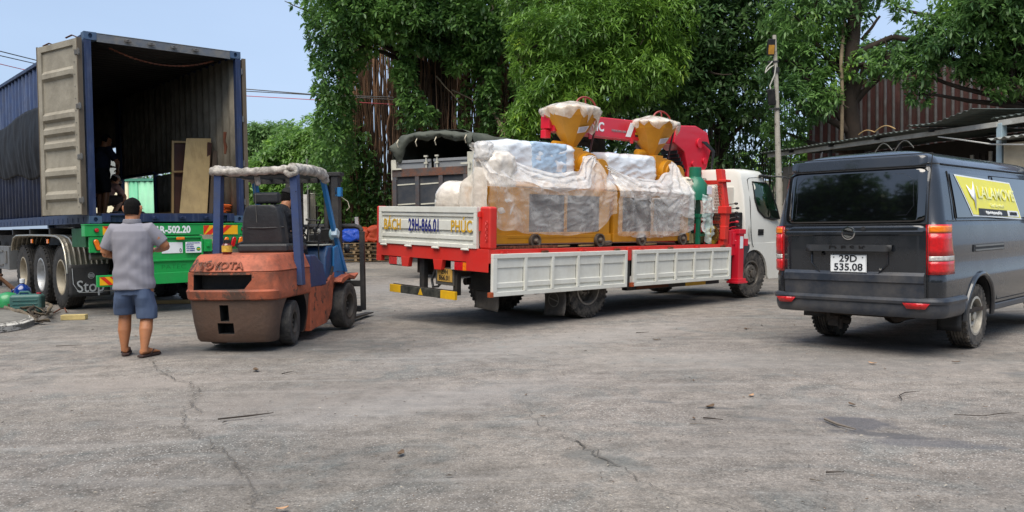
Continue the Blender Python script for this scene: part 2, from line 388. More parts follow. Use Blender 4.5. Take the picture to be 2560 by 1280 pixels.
def gfn():
    xs = sorted(set([-400, -200, -100, -60] + [i * .5 for i in range(-80, 81)] + [60, 100, 200, 400]))
    ys = sorted(set([-60, -20, -8] + [i * .5 for i in range(-8, 81)] + [50, 70, 100, 200, 500]))
    def z(x, y):
        if abs(x) > 40 or y > 40 or y < -4: return 0
        return .012 * nz3(x * .25, y * .25, 3)
    V = [(x, y, z(x, y) - .008) for x in xs for y in ys]; k = len(ys)
    F = [(i*k+j, (i+1)*k+j, (i+1)*k+j+1, i*k+j+1) for i in range(len(xs)-1) for j in range(k-1)]
    return MB().add(V, F).build('ground', GROUND)
struct(gfn())
# cracks: thin dark sunken lines lying in the surface
CRK = mat('crack_dirt', '#544f48', .95, var=.3)
def crack(pts, w=.008, seed=0, name='crack'):
    random.seed(seed); P = [on_ground(*p) for p in pts]; Q = []
    for a, b in zip(P, P[1:]):
        n_ = max(2, int((b - a).length / .05))
        for i in range(n_): Q.append(a.lerp(b, i / n_))
    Q.append(P[-1]); m = MB(); V = []
    for i, p in enumerate(Q):
        t = (Q[min(i+1, len(Q)-1)] - Q[max(i-1, 0)]).normalized(); s = Vector((-t.y, t.x, 0))
        j = s * .055 * nz3(i * .45, seed, 0, 3) + s * random.uniform(-.012, .012); ww = w * (.4 + .9 * abs(nz3(i * .2, 5, seed, 2)) + random.uniform(0, .3))
        V += [tuple(p + j - s * ww / 2 + Vector((0, 0, .004))), tuple(p + j + s * ww / 2 + Vector((0, 0, .004)))]
    m.add(V, [(2*i, 2*i+1, 2*i+3, 2*i+2) for i in range(len(Q)-1)])
    return struct(m.build(name, CRK))
crack([(375, 893), (395, 925), (440, 950), (475, 955), (490, 985), (482, 1010), (455, 1030), (462, 1065), (490, 1085), (540, 1110), (590, 1155), (610, 1190), (640, 1250), (690, 1285)], .009, 1)
crack([(475, 955), (500, 960), (495, 985), (470, 1000), (500, 1030)], .007, 2)
crack([(1325, 1025), (1340, 1060), (1400, 1090), (1480, 1120), (1520, 1150), (1600, 1200), (1660, 1225), (1850, 1275)], .006, 3)
crack([(1440, 1100), (1490, 1140), (1545, 1165)], .012, 4)
crack([(0, 862), (90, 872), (170, 866), (200, 868)], .006, 5)
# ---------------------------------------------------------------- trees and climbers
def leafmat(name, c1, c2, c3, rough=.42, transl=.42):
    m = bpy.data.materials.new(name); m.use_nodes = True; n = m.node_tree.nodes; l = m.node_tree.links.new; b = n['Principled BSDF']; out = n['Material Output']
    g = n.new('ShaderNodeNewGeometry'); r = n.new('ShaderNodeValToRGB'); e = r.color_ramp.elements
    e[0].color = c1; e[1].color = c2; x = e.new(.86); x.color = c2; e[-1].color = c3; e[-1].position = 1.0
    t = n.new('ShaderNodeTexCoord'); q = n.new('ShaderNodeTexNoise'); q.inputs['Scale'].default_value = .55; q.inputs['Detail'].default_value = 3; l(t.outputs['Object'], q.inputs['Vector'])
    a = n.new('ShaderNodeMath'); a.operation = 'MULTIPLY_ADD'; a.inputs[1].default_value = .55; l(g.outputs['Random Per Island'], a.inputs[0])
    k = n.new('ShaderNodeMapRange'); k.inputs[1].default_value = .35; k.inputs[2].default_value = .68; k.inputs[3].default_value = -.15; k.inputs[4].default_value = .5; l(q.outputs[0], k.inputs[0]); l(k.outputs[0], a.inputs[2])
    l(a.outputs[0], r.inputs[0]); l(r.outputs[0], b.inputs['Base Color']); b.inputs['Roughness'].default_value = rough; b.inputs['Specular IOR Level'].default_value = .5
    tr_ = n.new('ShaderNodeBsdfTranslucent'); l(r.outputs[0], tr_.inputs[0]); ms = n.new('ShaderNodeMixShader'); ms.inputs[0].default_value = transl
    l(b.outputs[0], ms.inputs[1]); l(tr_.outputs[0], ms.inputs[2]); l(ms.outputs[0], out.inputs[0]); return m
LF_FIG = leafmat('fig_leaves', (0.060, 0.140, 0.042, 1), (0.200, 0.370, 0.080, 1), (0.219, 0.402, 0.083, 1))
LF_MNG = leafmat('mango_leaves', (0.070, 0.159, 0.030, 1), (0.219, 0.389, 0.055, 1), (0.469, 0.604, 0.068, 1))
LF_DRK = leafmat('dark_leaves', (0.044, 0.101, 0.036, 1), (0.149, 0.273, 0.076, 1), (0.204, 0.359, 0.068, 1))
LF_RGT = leafmat('broad_green_leaves', (0.060, 0.137, 0.047, 1), (0.195, 0.359, 0.089, 1), (0.296, 0.460, 0.068, 1))
LF_IVY = leafmat('vine_leaves', (0.086, 0.187, 0.041, 1), (0.235, 0.416, 0.076, 1), (0.375, 0.546, 0.097, 1))
LF_FAR = leafmat('far_leaves', (0.110, 0.216, 0.068, 1), (0.235, 0.389, 0.123, 1), (0.312, 0.460, 0.138, 1))
BARK = mat('dark_bark', '#3d3128', .9, var=.35, vs_=2, dirt=('#232019', .6, 3), bump=(.9, 9)); BARKP = mat('pale_bark', '#7a6b55', .9, var=.3, bump=(.7, 12))
ROOTM = mat('aerial_roots', '#8a6a52', .9, var=.35, vs_=1.5, bump=(.4, 20)); ROOTD = mat('old_roots', '#54402f', .95, var=.4, vs_=1.5)
def leaves(name, P, D, m, L=.2, W=.07, k=7, spread=.9, droop=.5, jit=.25, parent=None, rg=None, kind='stuff', size_var=.3):
    """rosettes of k leaves at points P opening along directions D; every leaf a bent blade of its own"""
    rg = rg or rng; N = len(P); D = D / np.maximum(1e-6, np.linalg.norm(D, axis=1))[:, None]
    a0 = rg.uniform(0, 2*np.pi, N); up = np.tile([0, 0, 1.], (N, 1)); t = np.cross(D, up); t[np.linalg.norm(t, axis=1) < .1] = [1, 0, 0]; t /= np.linalg.norm(t, axis=1)[:, None]; b = np.cross(D, t)
    V = []; idx = np.arange(N)
    ang = a0[:, None] + np.arange(k)[None]*2*np.pi/k + rg.uniform(-.35, .35, (N, k)); sp = spread + rg.uniform(-jit, jit, (N, k))
    rad = t[:, None]*np.cos(ang)[..., None] + b[:, None]*np.sin(ang)[..., None]
    d = D[:, None]*np.cos(sp)[..., None] + rad*np.sin(sp)[..., None]; d[..., 2] -= droop*.5*rg.uniform(.4, 1.3, (N, k)); d /= np.linalg.norm(d, axis=2)[..., None]
    s = np.cross(d, up[:, None]); sn = np.linalg.norm(s, axis=2); s[sn < .1] = [1, 0, 0]; s /= np.linalg.norm(s, axis=2)[..., None]
    roll = rg.uniform(-.7, .7, (N, k)); nn = np.cross(s, d); s = s*np.cos(roll)[..., None] + nn*np.sin(roll)[..., None]
    ll = L*(1 + rg.uniform(-size_var, size_var, (N, k)))[..., None]; ww = W*(1 + rg.uniform(-.25, .25, (N, k)))[..., None]
    o = P[:, None] + d*ll*.12 + rg.normal(0, L*.18, (N, k, 3)); g = np.zeros_like(d); g[..., 2] = -1
    p0 = o; p1 = o + d*ll*.35 + g*droop*ll*.03; p2 = o + d*ll*.70 + g*droop*ll*.14; p3 = o + d*ll + g*droop*ll*.34
    V = np.stack([p0, p1 - s*ww*.5, p1 + s*ww*.5, p2 - s*ww*.42, p2 + s*ww*.42, p3], axis=2).reshape(-1, 3); n = N*k
    base = (np.arange(n)*6)[:, None]; tri = (base + np.array([0, 2, 1])).ravel(); quad = (base + np.array([1, 2, 4, 3])).ravel(); tri2 = (base + np.array([3, 4, 5])).ravel()
    me = bpy.data.meshes.new(name); me.vertices.add(n*6); me.vertices.foreach_set('co', V.astype(np.float32).ravel())
    loops = np.concatenate([tri.reshape(n, 3), quad.reshape(n, 4), tri2.reshape(n, 3)], axis=1).ravel().astype(np.int32)
    me.loops.add(n*10); me.loops.foreach_set('vertex_index', loops); me.polygons.add(n*3)
    st = (np.arange(n)*10)[:, None] + np.array([0, 3, 7]); me.polygons.foreach_set('loop_start', st.ravel().astype(np.int32)); me.update(calc_edges=True); me.validate()
    me.materials.append(m); ob = bpy.data.objects.new(name, me); COL.objects.link(ob)
    if parent is not None: ob.parent = parent
    if kind: ob['kind'] = kind
    return ob
def blob_pts(blobs, dens, rg, inner=.25, front=None):
    """points on the noisy shells of ellipsoids (c, r) and some inside them; dens per square metre"""
    P, D = [], []
    for c, r in blobs:
        c = np.array(c); r = np.array(r if hasattr(r, '__len__') else (r, r, r)); area = 4*np.pi*((r[0]*r[1])**1.6/3 + (r[0]*r[2])**1.6/3 + (r[1]*r[2])**1.6/3)**(1/1.6)
        n = int(area*dens); d = rg.normal(size=(n, 3)); d /= np.linalg.norm(d, axis=1)[:, None]
        f = np.array([noise.fractal(Vector(q)*1.9 + Vector(c), 1, 2, 3) for q in d])
        rr_ = 1 + f*.5 - (rg.uniform(0, 1, n) < inner)*rg.uniform(.1, .6, n); keep = rg.uniform(-.5, 1, n) < f*1.7 + .5
        p = c + d*r*rr_[:, None]; P.append(p[keep]); D.append((d/r*r.mean())[keep])
    P = np.concatenate(P); D = np.concatenate(D); D = D/np.linalg.norm(D, axis=1)[:, None]; D[:, 2] += .35
    k = P[:, 2] > .3; return P[k], D[k]
def B(px, py, Y, rx, ry=None, rz=None): p = at(px, py, Y); return (tuple(p), (rx, ry or rx*.8, rz or rx*.85))
def limb(m, a, b, r0, r1, bend=.15, seed=0, n=8):
    a, b = Vector(a), Vector(b); d = b - a; P = []; rs = []
    for i in range(n+1):
        t = i/n; o = noise.noise_vector(a*.3 + Vector((t*2, seed, 0)))*d.length*bend*math.sin(math.pi*t); P.append(a + d*t + o); rs.append(r0 + (r1-r0)*t)
    m.tube(P, rs, 10); return P
def tree(name, label, cat, base, trunk_r, blobs, lm, dens=26, L=.2, W=.07, k=7, spread=.9, droop=.5, seed=0, top=None, bark=None, inner=.25, extra=None, group=None):
    t = thing(name, label, cat, (0, 0, 0), 0, group); rg = np.random.default_rng(seed + 11); m = MB()
    top = top or (base[0], base[1], max(b[0][2] for b in blobs)*.8)
    P = limb(m, (base[0], base[1], -.05), top, trunk_r, trunk_r*.55, .06, seed, 12)
    for i, (c, r) in enumerate(blobs):
        if name == 'banyan_tree' and c[2] < 7.6: continue
        q = min(P, key=lambda p: abs(p.z - (c[2]*.8)) ) ; limb(m, q, c, trunk_r*.42, .03, .12, seed + i)
        for j in range(4):
            v = Vector(c) + Vector(rg.normal(size=3))*(sum(r)/3 if hasattr(r, '__len__') else r)*.5; limb(m, c, v, .05, .012, .2, seed + i*7 + j, 5)
    m.build('trunk', bark or BARK, t, smooth=60); p, d = blob_pts(blobs, dens, rg, inner)
    if extra is not None: p = np.concatenate([p, extra[0]]); d = np.concatenate([d, extra[1]])
    leaves('crown', p, d, lm, L, W, k, spread, droop, parent=t, rg=rg); return t
# --- the great fig with its curtain of roots
rgf = np.random.default_rng(5)
fb = [B(845, 60, 30, .95, 1.2, 1.6), B(836, 210, 30, .72, 1.0, 1.5), B(832, 340, 30.3, .66, .9, 1.5), B(838, 440, 33.8, .9, .8, 1.2), B(862, 520, 34.4, .75, .5, .8), B(900, -60, 30, 1.5, 1.5, 1.6), B(960, 40, 29.6, 1.2, 1.2, .8), B(1040, 50, 29.4, 1.2, 1.2, .95), B(1120, 60, 29.5, 1.3, 1.2, .95),
      B(1190, 80, 29.6, 1.0, 1.1, .9), B(1080, -40, 29.5, 2.2, 1.6, 1.8), B(1240, 20, 30, 1.5, 1.4, 1.8), B(1010, 180, 29.5, .30, .4, .7), B(1028, 270, 29.5, .45, .45, .55), B(1062, 290, 29.5, .35, .4, .4), B(1215, 190, 29.6, .38, .4, .9), B(1222, 270, 29.7, .30, .35, .7), B(895, 110, 29.7, .6, .7, .6), B(1150, 150, 29.5, .5, .5, .4)]
back = []
for q in range(16): back.append(B(800 + q*36, -40 + (q*53) % 110, 35.5, 1.2, .8, 1.4))
fp, fd = blob_pts(back, 12, rgf, .3)
vx = []                                    # thin creepers running down the hanging roots
for px, y0, y1, n_ in ((1022, 150, 340, 90), (1160, 200, 420, 50), (1222, 100, 350, 110), (880, 250, 560, 190), (905, 330, 560, 150), (925, 380, 560, 90), (945, 420, 560, 60), (820, 300, 560, 200), (975, 450, 560, 25), (1290, 200, 420, 60)):
    for i in range(n_): vx.append(at(px + rgf.normal()*10, y0 + (y1-y0)*rgf.random(), (33.9 if y1 > 500 else 30.2) + rgf.normal()*.2))
vx = np.array([tuple(v) for v in vx]); vd = rgf.normal(size=vx.shape); vd[:, 1] -= 1
ft = tree('banyan_tree', 'huge dark banyan tree with a curtain of hanging aerial roots behind the covered truck', 'tree', (at(1100, 500, 33).x, 33, 0), .55, fb, LF_FIG, 46, .21, .085, 6, 1.1, .35, 3, top=(at(1100, 20, 32).x, 32, 8.5), extra=(np.concatenate([fp, vx]), np.concatenate([fd, vd])))
m = MB(); md = MB(); random.seed(21)
for i in range(620):
    px = random.uniform(845, 1330); Y = random.uniform(30.4, 34.2) if px > 985 else random.uniform(33.7, 36.0); y0 = random.uniform(40, 200); y1 = 600 if random.random() < .8 else random.uniform(300, 560)
    a = at(px, y0, Y); b = at(px + random.uniform(-9, 9), y1, Y); b.z = max(b.z, .0); r_ = random.choice((.012, .016, .02, .028, .04)); n_ = 7; w = random.uniform(.02, .10)
    P = [a.lerp(b, k/n_) + Vector((w*math.sin(k*1.7 + i), w*math.cos(k*1.3 + i), 0)) for k in range(n_+1)]
    (m if random.random() < .55 else md).tube(P, [r_*random.uniform(.7, 1.3) for _ in P], 5)
o = m.build('aerial_root', ROOTM, ft, smooth=80); o['kind'] = 'stuff'; o = md.build('aerial_root', ROOTD, ft, smooth=80); o['kind'] = 'stuff'
for i, (px, r_) in enumerate(((925, .16), (985, .22), (1070, .26), (1140, .18), (1195, .30), (1260, .35), (1300, .25), (1030, .14), (1230, .22))):
    m = MB(); limb(m, at(px, 620, 34.6 + .2*(i % 3)), at(px + 20*math.sin(i*2), 60, 34.8), r_, r_*.6, .05, i, 12); m.build('prop_root', BARK, ft)
m = MB(); limb(m, at(1262, 345, 29.3), at(1200, 180, 30), .07, .05, .05, 3); m.build('leaning_stem', BARKP, ft)
for a_, b_, r1_, r2_ in ((at(1130, 225, 30), at(1262, 290, 29.6), .03, .02), (at(1090, 190, 30), at(1150, 260, 29.8), .03, .012), (at(930, 105, 30), at(1010, 70, 29.8), .05, .03)): m = MB(); limb(m, a_, b_, r1_, r2_, .08, 4); m.build('bare_branch', BARKP, ft)
# --- vine-covered wall stretch on the left, and a feathery tree beyond
vw = thing('vine_covered_fence', 'sloping hedge-like mass of bright green vines over the wall behind the forklift', 'climbing vines')
rgv = np.random.default_rng(8); P = []
for i in range(7200):
    px = rgv.uniform(540, 905); top = np.interp(px, [540, 640, 690, 740, 790, 850, 905], [430, 395, 362, 335, 318, 380, 430]); bot = np.interp(px, [540, 740, 760, 860, 905], [600, 600, 475, 470, 560])
    y = top + (bot - top)*rgv.random()**.9 + rgv.normal()*4; u = (y - top)/(bot - top); Y = 37.0 - 1.3*u + .5*nz3(px*.02, y*.03, 2) + rgv.normal()*.18; P.append(tuple(at(px, y, Y)))
P = np.array(P); D = rgv.normal(size=P.shape)*.5; D[:, 1] -= 1.0; D[:, 2] += .2
leaves('vine_leaves', P, D, LF_IVY, .19, .10, 5, 1.1, 1.0, parent=vw, rg=rgv)
m = MB(); m.box(at(540, 500, 38).x, at(905, 500, 38).x, 37.95, 38.1, 0, 3.6)
for i in range(26): px = 550 + i*14; top = float(np.interp(px, [540, 640, 690, 740, 790, 850, 905], [430, 395, 362, 335, 318, 380, 430])); m.tube([at(px, 600, 37.2), at(px + 10, (600 + top)/2, 37.3), at(px - 5, top + 15, 37.5)], .035, 5)
m.build('vine_stems', BARK, vw)
tree('feathery_tree', 'pale feathery green tree beyond the vines, just right of the container', 'tree', (at(650, 500, 58).x, 58, 0), .3, [B(640, 350, 58, 1.6, 1.5, 1.0), B(605, 370, 58, 1.8, 1.5, 1.5), B(690, 335, 58, 1.3, 1.2, .7), B(720, 350, 59, 1.0, 1, .6), B(650, 420, 58, 2.5, 1.5, 1.6), B(560, 400, 58, 2, 1.5, 2)], LF_FAR, 26, .34, .10, 7, 1.1, .5, 9)
tree('feathery_tree', 'taller feathery tree hidden mostly behind the container and vines', 'tree', (at(740, 500, 52).x, 52, 0), .3, [B(730, 360, 52, 1.3, 1.3, .9), B(780, 350, 50, 1.4, 1.3, 1.2), B(760, 420, 50, 2.4, 1.5, 1.7)], LF_IVY, 26, .28, .10, 7, 1.1, .5, 19)
tree('yard_bush', 'small leafy bush above the green gate seen through the container', 'bush', (at(370, 500, 31).x, 31, 0), .08, [B(372, 448, 31, .9, .7, .55), B(340, 452, 32, .7, .7, .4)], LF_IVY, 40, .14, .06, 6, 1.0, .5, 29)
# --- mango tree above the loads
mb_ = [B(1360, 130, 24, 1.0, 1.0, .95), B(1440, 110, 23.6, 1.3, 1.1, 1.1), B(1540, 90, 23.7, 1.3, 1.1, 1.1), B(1620, 50, 24, 1.2, 1.1, 1.0), B(1400, 220, 23.5, .95, .9, .8), B(1500, 200, 23.3, 1.1, .9, .8), B(1600, 190, 23.5, .95, .9, .8), B(1320, 300, 23.4, .50, .5, .55), B(1350, 250, 23.4, .6, .6, .6), B(1345, 20, 25, 1.0, .9, .9), B(1420, -60, 25, 1.6, 1.2, 1.2), B(1580, -60, 25, 2.0, 1.3, 1.3), B(1650, 160, 23.8, .7, .7, .7), B(1285, 320, 23.6, .35, .4, .5)]
tree('mango_tree', 'bright yellow-green mango tree with drooping narrow leaves above the hoppers', 'tree', (at(1500, 500, 25).x, 25.5, 0), .28, mb_, LF_MNG, 60, .20, .042, 8, 1.15, .45, 4)
# --- darker broad-leaved trees to the right of it
db = [B(1700, 60, 25.5, 1.4, 1.2, 1.2), B(1790, 90, 25, 1.3, 1.1, 1.2), B(1740, 190, 25, 1.2, 1.0, .9), B(1840, 210, 25, 1.1, 1.0, .9), B(1880, 110, 25, 1.1, 1, 1.1), B(1800, -40, 25.5, 1.9, 1.4, 1.3), B(1960, 40, 25, 1.2, 1.1, 1.2), B(1720, 270, 25, .8, .8, .5), B(1880, 290, 25, .6, .7, .5), B(1950, 150, 24.5, .9, .9, .9)]
lowv = np.array([tuple(at(rgf.uniform(1700, 1960), rgf.uniform(285, 430), 26 + rgf.normal()*.6)) for _ in range(330)])
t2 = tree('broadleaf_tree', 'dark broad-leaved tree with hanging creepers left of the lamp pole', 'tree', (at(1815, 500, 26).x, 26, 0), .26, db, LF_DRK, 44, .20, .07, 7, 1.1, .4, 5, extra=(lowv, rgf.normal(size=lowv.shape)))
m = MB()
for i in range(90):
    px = random.uniform(1660, 2040); a = at(px, random.uniform(200, 290), 26 + random.uniform(-.8, .8)); b = a.copy(); b.z = random.uniform(1.0, 2.6); b.x += random.uniform(-.25, .25); m.tube([a, a.lerp(b, .5) + Vector((random.uniform(-.1, .1), 0, 0)), b], random.choice((.008, .012, .018)), 4)
for i in range(26): a = at(random.uniform(1740, 2000), random.uniform(330, 430), 26); b = a + Vector((random.uniform(-1.2, 1.2), random.uniform(-.3, .3), random.uniform(-.5, .7))); m.tube([a, a.lerp(b, .5) + Vector((0, 0, .1)), b], .014, 4)
o = m.build('hanging_creepers', BARK, t2); o['kind'] = 'stuff'
m = MB(); limb(m, at(1700, 560, 27.5), at(1685, 250, 27.5), .16, .10, .05, 1); limb(m, at(1760, 560, 28), at(1775, 240, 28), .12, .08, .05, 2); m.build('side_trunk', BARK, t2)
# --- right: tall trunk with spreading crown of glossy rosettes
rb = [B(2010, 60, 22, .85, .9, .9), B(1990, 160, 22, .8, .8, .7), B(2040, 220, 21.5, .6, .7, .45), B(2000, 260, 21.5, .65, .7, .5), B(2075, 130, 22, .55, .6, .5), B(2110, 40, 21.5, .6, .6, .5), B(2080, -50, 22, 1.2, 1, .9), B(2200, -60, 21.5, .5, .6, .35), B(2220, 150, 21, .40, .5, .35), B(2160, 160, 21, .35, .5, .35), B(1960, 330, 22.5, .5, .5, .4)]
rb2 = [B(2400, 40, 20, .5, .6, .5), B(2240, 15, 20.8, .22, .3, .25), B(2300, 60, 20.6, .28, .3, .25), B(2345, 100, 20.4, .25, .3, .22), B(2270, 120, 20.8, .14, .2, .12), B(2400, 110, 20, .85, .8, .6), B(2480, 60, 19.5, .9, .9, .8), B(2550, 120, 19.5, .8, .8, .8), B(2440, -10, 20, .8, .9, .6), B(2520, -30, 19.5, 1.1, 1, .7), B(2600, 40, 19.5, 1.0, 1, 1.0), B(2290, 180, 20.3, .38, .4, .35), B(2300, 235, 20.4, .22, .3, .25), B(2530, 200, 19.6, .5, .5, .35), B(2310, 140, 20.5, .25, .4, .25), B(2450, 165, 20, .45, .5, .3), B(2460, 10, 19.2, .6, .7, .5)]
tr_b = (at(2146, 360, 21.5).x, 21.5, 0)
t3 = tree('blackboard_tree', 'tall straight-trunked tree with leaf rosettes rising through the hut roof', 'tree', tr_b, .26, rb, LF_RGT, 48, .165, .05, 9, 1.25, .3, 6, top=tuple(at(2136, -40, 21.3)), extra=None)
t4 = tree('blackboard_tree', 'glossy green tree spreading over the rusty shed at the right edge', 'tree', (at(2620, 300, 20).x + .6, 20, 0), .22, rb2, LF_RGT, 54, .165, .05, 9, 1.25, .3, 7, top=tuple(at(2560, 0, 20)))
m = MB(); limb(m, at(2150, 130, 21.4), at(2232, 92, 21), .10, .07, .05, 8); limb(m, at(2232, 92, 21), at(2300, 105, 20.6), .07, .05, .05, 9); limb(m, at(2155, 100, 21.4), at(2200, 40, 21.2), .05, .03, .05, 10); m.build('branch', BARK, t3)
m = MB(); m.tube([at(2104, 350, 21), at(2106, 250, 21), at(2103, 150, 21.2), at(2110, 60, 21.3)], .045, 8); m.build('slender_stem', BARKP, t3)
# --- infill at the back: more trees of the same wood
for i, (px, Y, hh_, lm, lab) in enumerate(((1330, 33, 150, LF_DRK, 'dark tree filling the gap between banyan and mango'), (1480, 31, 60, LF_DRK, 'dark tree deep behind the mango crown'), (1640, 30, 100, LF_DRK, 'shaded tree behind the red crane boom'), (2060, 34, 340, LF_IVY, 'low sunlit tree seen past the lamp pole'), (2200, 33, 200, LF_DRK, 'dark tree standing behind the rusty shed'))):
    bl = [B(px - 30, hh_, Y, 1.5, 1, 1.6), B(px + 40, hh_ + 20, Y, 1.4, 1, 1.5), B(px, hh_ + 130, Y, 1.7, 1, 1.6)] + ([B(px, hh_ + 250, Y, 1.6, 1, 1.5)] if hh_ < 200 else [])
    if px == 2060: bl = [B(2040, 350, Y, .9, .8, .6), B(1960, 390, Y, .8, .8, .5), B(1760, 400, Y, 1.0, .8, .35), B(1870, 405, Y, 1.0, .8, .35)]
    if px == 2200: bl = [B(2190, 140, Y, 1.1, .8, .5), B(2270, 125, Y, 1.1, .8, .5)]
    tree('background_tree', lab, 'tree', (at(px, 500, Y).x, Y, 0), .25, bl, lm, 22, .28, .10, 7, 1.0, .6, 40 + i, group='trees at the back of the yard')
# undergrowth hiding the foot of the trees
ug = []
for i in range(2600): ug.append((rgf.uniform(-.2, 12), rgf.uniform(29, 33), abs(rgf.normal())*1.3))
ug = np.array(ug); ugd = rgf.normal(size=ug.shape); ugd[:, 2] += .6
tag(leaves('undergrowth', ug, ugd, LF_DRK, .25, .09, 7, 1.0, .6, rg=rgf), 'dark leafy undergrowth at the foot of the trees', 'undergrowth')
# --- trees on the near and left sides of the yard, outside the frame: they show in the van's glass and paint
rgb_ = np.random.default_rng(91)
def treeline(pts, h0, label, n_):
    P = []
    for i in range(n_):
        k = rgb_.random()*(len(pts)-1); j = int(k); a, b = Vector(pts[j]), Vector(pts[j+1]); p = a.lerp(b, k - j); h = h0*(1 + .35*nz3(p.x*.16, p.y*.16, 3) + .2*nz3(p.x*.7, p.y*.7, 9))
        P.append((p.x + rgb_.normal()*.8, p.y + rgb_.normal()*.8, h*rgb_.uniform(.02, 1)**.75))
    P = np.array(P); D = rgb_.normal(size=P.shape); tag(leaves('treeline', P, D, LF_DRK, .8, .32, 6, 1.1, .5, rg=rgb_), label, 'trees', kind='stuff')
treeline([(-14, -17, 0), (0, -17, 0), (16, -17, 0), (30, -14, 0)], 4.5, 'dark row of trees along the near side of the yard, behind the viewer', 3600)
treeline([(-20, -16, 0), (-25, -8, 0), (-27, 2, 0), (-29, 12, 0)], 15, 'tall dark trees along the left side of the yard, outside the view', 5000)
# ---------------------------------------------------------------- yard edge: wall, gate, hut, shed, covered truck, pallets
CONC = mat('weathered_concrete', '#8b867b', .9, var=.2, dirt=('#4c4a42', .6, 1.2), streak=('#5f5c52', .5), bump=(.4, 12))
LIME = mat('limewashed_post', '#cfcdc6', .85, var=.1, dirt=('#7c776b', .5, 5), chips=('#8b6a55', .68, 8))
BRK = mat('old_brick', '#8f5f48', .9, var=.3, vs_=6, dirt=('#5a4a40', .5, 5), bump=(.5, 30)); MORT = mat('mortar', '#8d857a', .95, var=.2)
wl = struct(MB().box(-14, 2.6, 37.6, 37.9, 0, 2.9).build('yard_wall', CONC))
wl2 = struct(MB().box(2.6, 24, 37.6, 37.9, 0, 3.2).build('back_wall', CONC))
bwx = at(800, 560, 37).x
bw = thing('brick_panel', 'bare reddish brick panel in the wall seen through the forklift mast', 'brick panel', (bwx - .75, 37.35, 0))
bx('mortar_bed', MORT, bw, 0, 1.75, .02, .2, .0, 2.45)
bp0 = None; random.seed(3)
for r in range(16):
    for c in range(8):
        x = c*.215 + (.108 if r % 2 else 0); 
        if x + .20 > 1.75: continue
        z = .78 + r*.10
        if bp0 is None: bp0 = bx('brick', BRK, bw, 0, .20, -.012, .03, 0, .085); bp0.location = (x, 0, z)
        else: dup(bp0, bw, (x, random.uniform(-.01, .006), z), (0, 0, random.uniform(-.02, .02)))
def postt(px, py, Y, w, h, m, name, lab, cat, d=.2, bev=.01):
    p = at(px, py, Y); o = bx(name, m, None, -w/2, w/2, -d/2, d/2, 0, h, bev); o.location = (p.x, Y, 0); return tag(o, lab, cat)
postt(765, 560, 35, .24, 2.75, LIME, 'white_post', 'flaking white post seen through the forklift, left of the brick panel', 'post')
postt(785, 560, 35.4, .22, 3.1, CONC, 'concrete_post', 'grey concrete post between the white post and the brick panel', 'post')
o = postt(899, 600, 33, .14, 1.75, LIME, 'broken_post', 'leaning whitewashed post stump above the pallets', 'post'); o.rotation_euler = (0, R(-3), 0)
o = MB().cyl((at(771, 500, 34.6).x, 34.6, 0), (at(769, 430, 34.6).x, 34.6, 4.2), .05, n=10).build('steel_pipe', STEELG); tag(o, 'thin grey pipe rising beside the white post', 'pipe')
m = MB(); xa, xb = at(775, 480, 34.3).x, at(850, 480, 34.3).x
for z in (1.15, 2.75, 3.3): m.tube([(xa, 34.3, z), ((xa+xb)/2, 34.3, z - .02), (xb, 34.3, z + .02)], .018, 5)
for i in range(9): m.cyl((xa + .15*i, 34.3, .6), (xa + .15*i, 34.32, 2.75), .009, n=5)
tag(m.build('wire_fence', STEELG), 'thin bare rods of a fence in front of the brick panel', 'fence')
# pallets
PAL = mat('pallet_wood', '#a58b68', .85, var=.25, vs_=5, streak=('#6b5640', .5), dirt=('#6a5a48', .4, 5))
def pallet(loc, rz, lab):
    t = thing('pallet', lab, 'pallet', loc, rz, 'stacked wooden pallets')
    for i in range(6): bx('plank', PAL, t, -.6, .6, -.5 + .185*i, -.5 + .185*i + .10, .118, .140)
    for y in (-.5, -.05, .4): bx('bearer', PAL, t, -.6, .6, y, y + .09, .022, .034)
    for x in (-.6, -.05, .5):
        for y in (-.5, -.05, .4): bx('block', PAL, t, x, x + .10, y, y + .09, .034, .118)
    return t
names = ['lowest', 'second', 'third', 'fourth', 'topmost']
for s, (px, nn, Y0) in enumerate(((893, 5, 32.6), (950, 5, 32.8))):
    g = on_ground(px, 652); 
    for i in range(nn):
        pallet((at(px, 640, Y0).x + random.uniform(-.06, .06), Y0 + random.uniform(-.05, .05), i*.148), random.uniform(-.08, .08) + .12, f'{names[i]} pallet of the {"left" if s == 0 else "right"} stack below the bright tarpaulins')
TB = mat('blue_tarp', '#1f52c4', .45, var=.15, bump=(.4, 12)); TO = mat('orange_tarp', '#d2502a', .55, var=.15, bump=(.4, 12))
for px, w, m_, lab, sd_, h_ in ((880, .75, TB, 'crumpled bright blue tarpaulin on the left pallet stack', 1, .50), (905, .38, TO, 'small orange tarpaulin between the blue one and the forklift backrest', 5, .52), (945, .72, TO, 'orange-red tarpaulin bundle on the right pallet stack', 8, .62)):
    x = at(px, 600, 32.6).x; z0 = .742
    tag(wrap_box('tarpaulin_bundle', m_, x - w*.6, x + w*.6, 32.3, 33.1, z0, z0 + h_*1.05, .18, .10, 3.2, sd_), lab, 'tarpaulin')
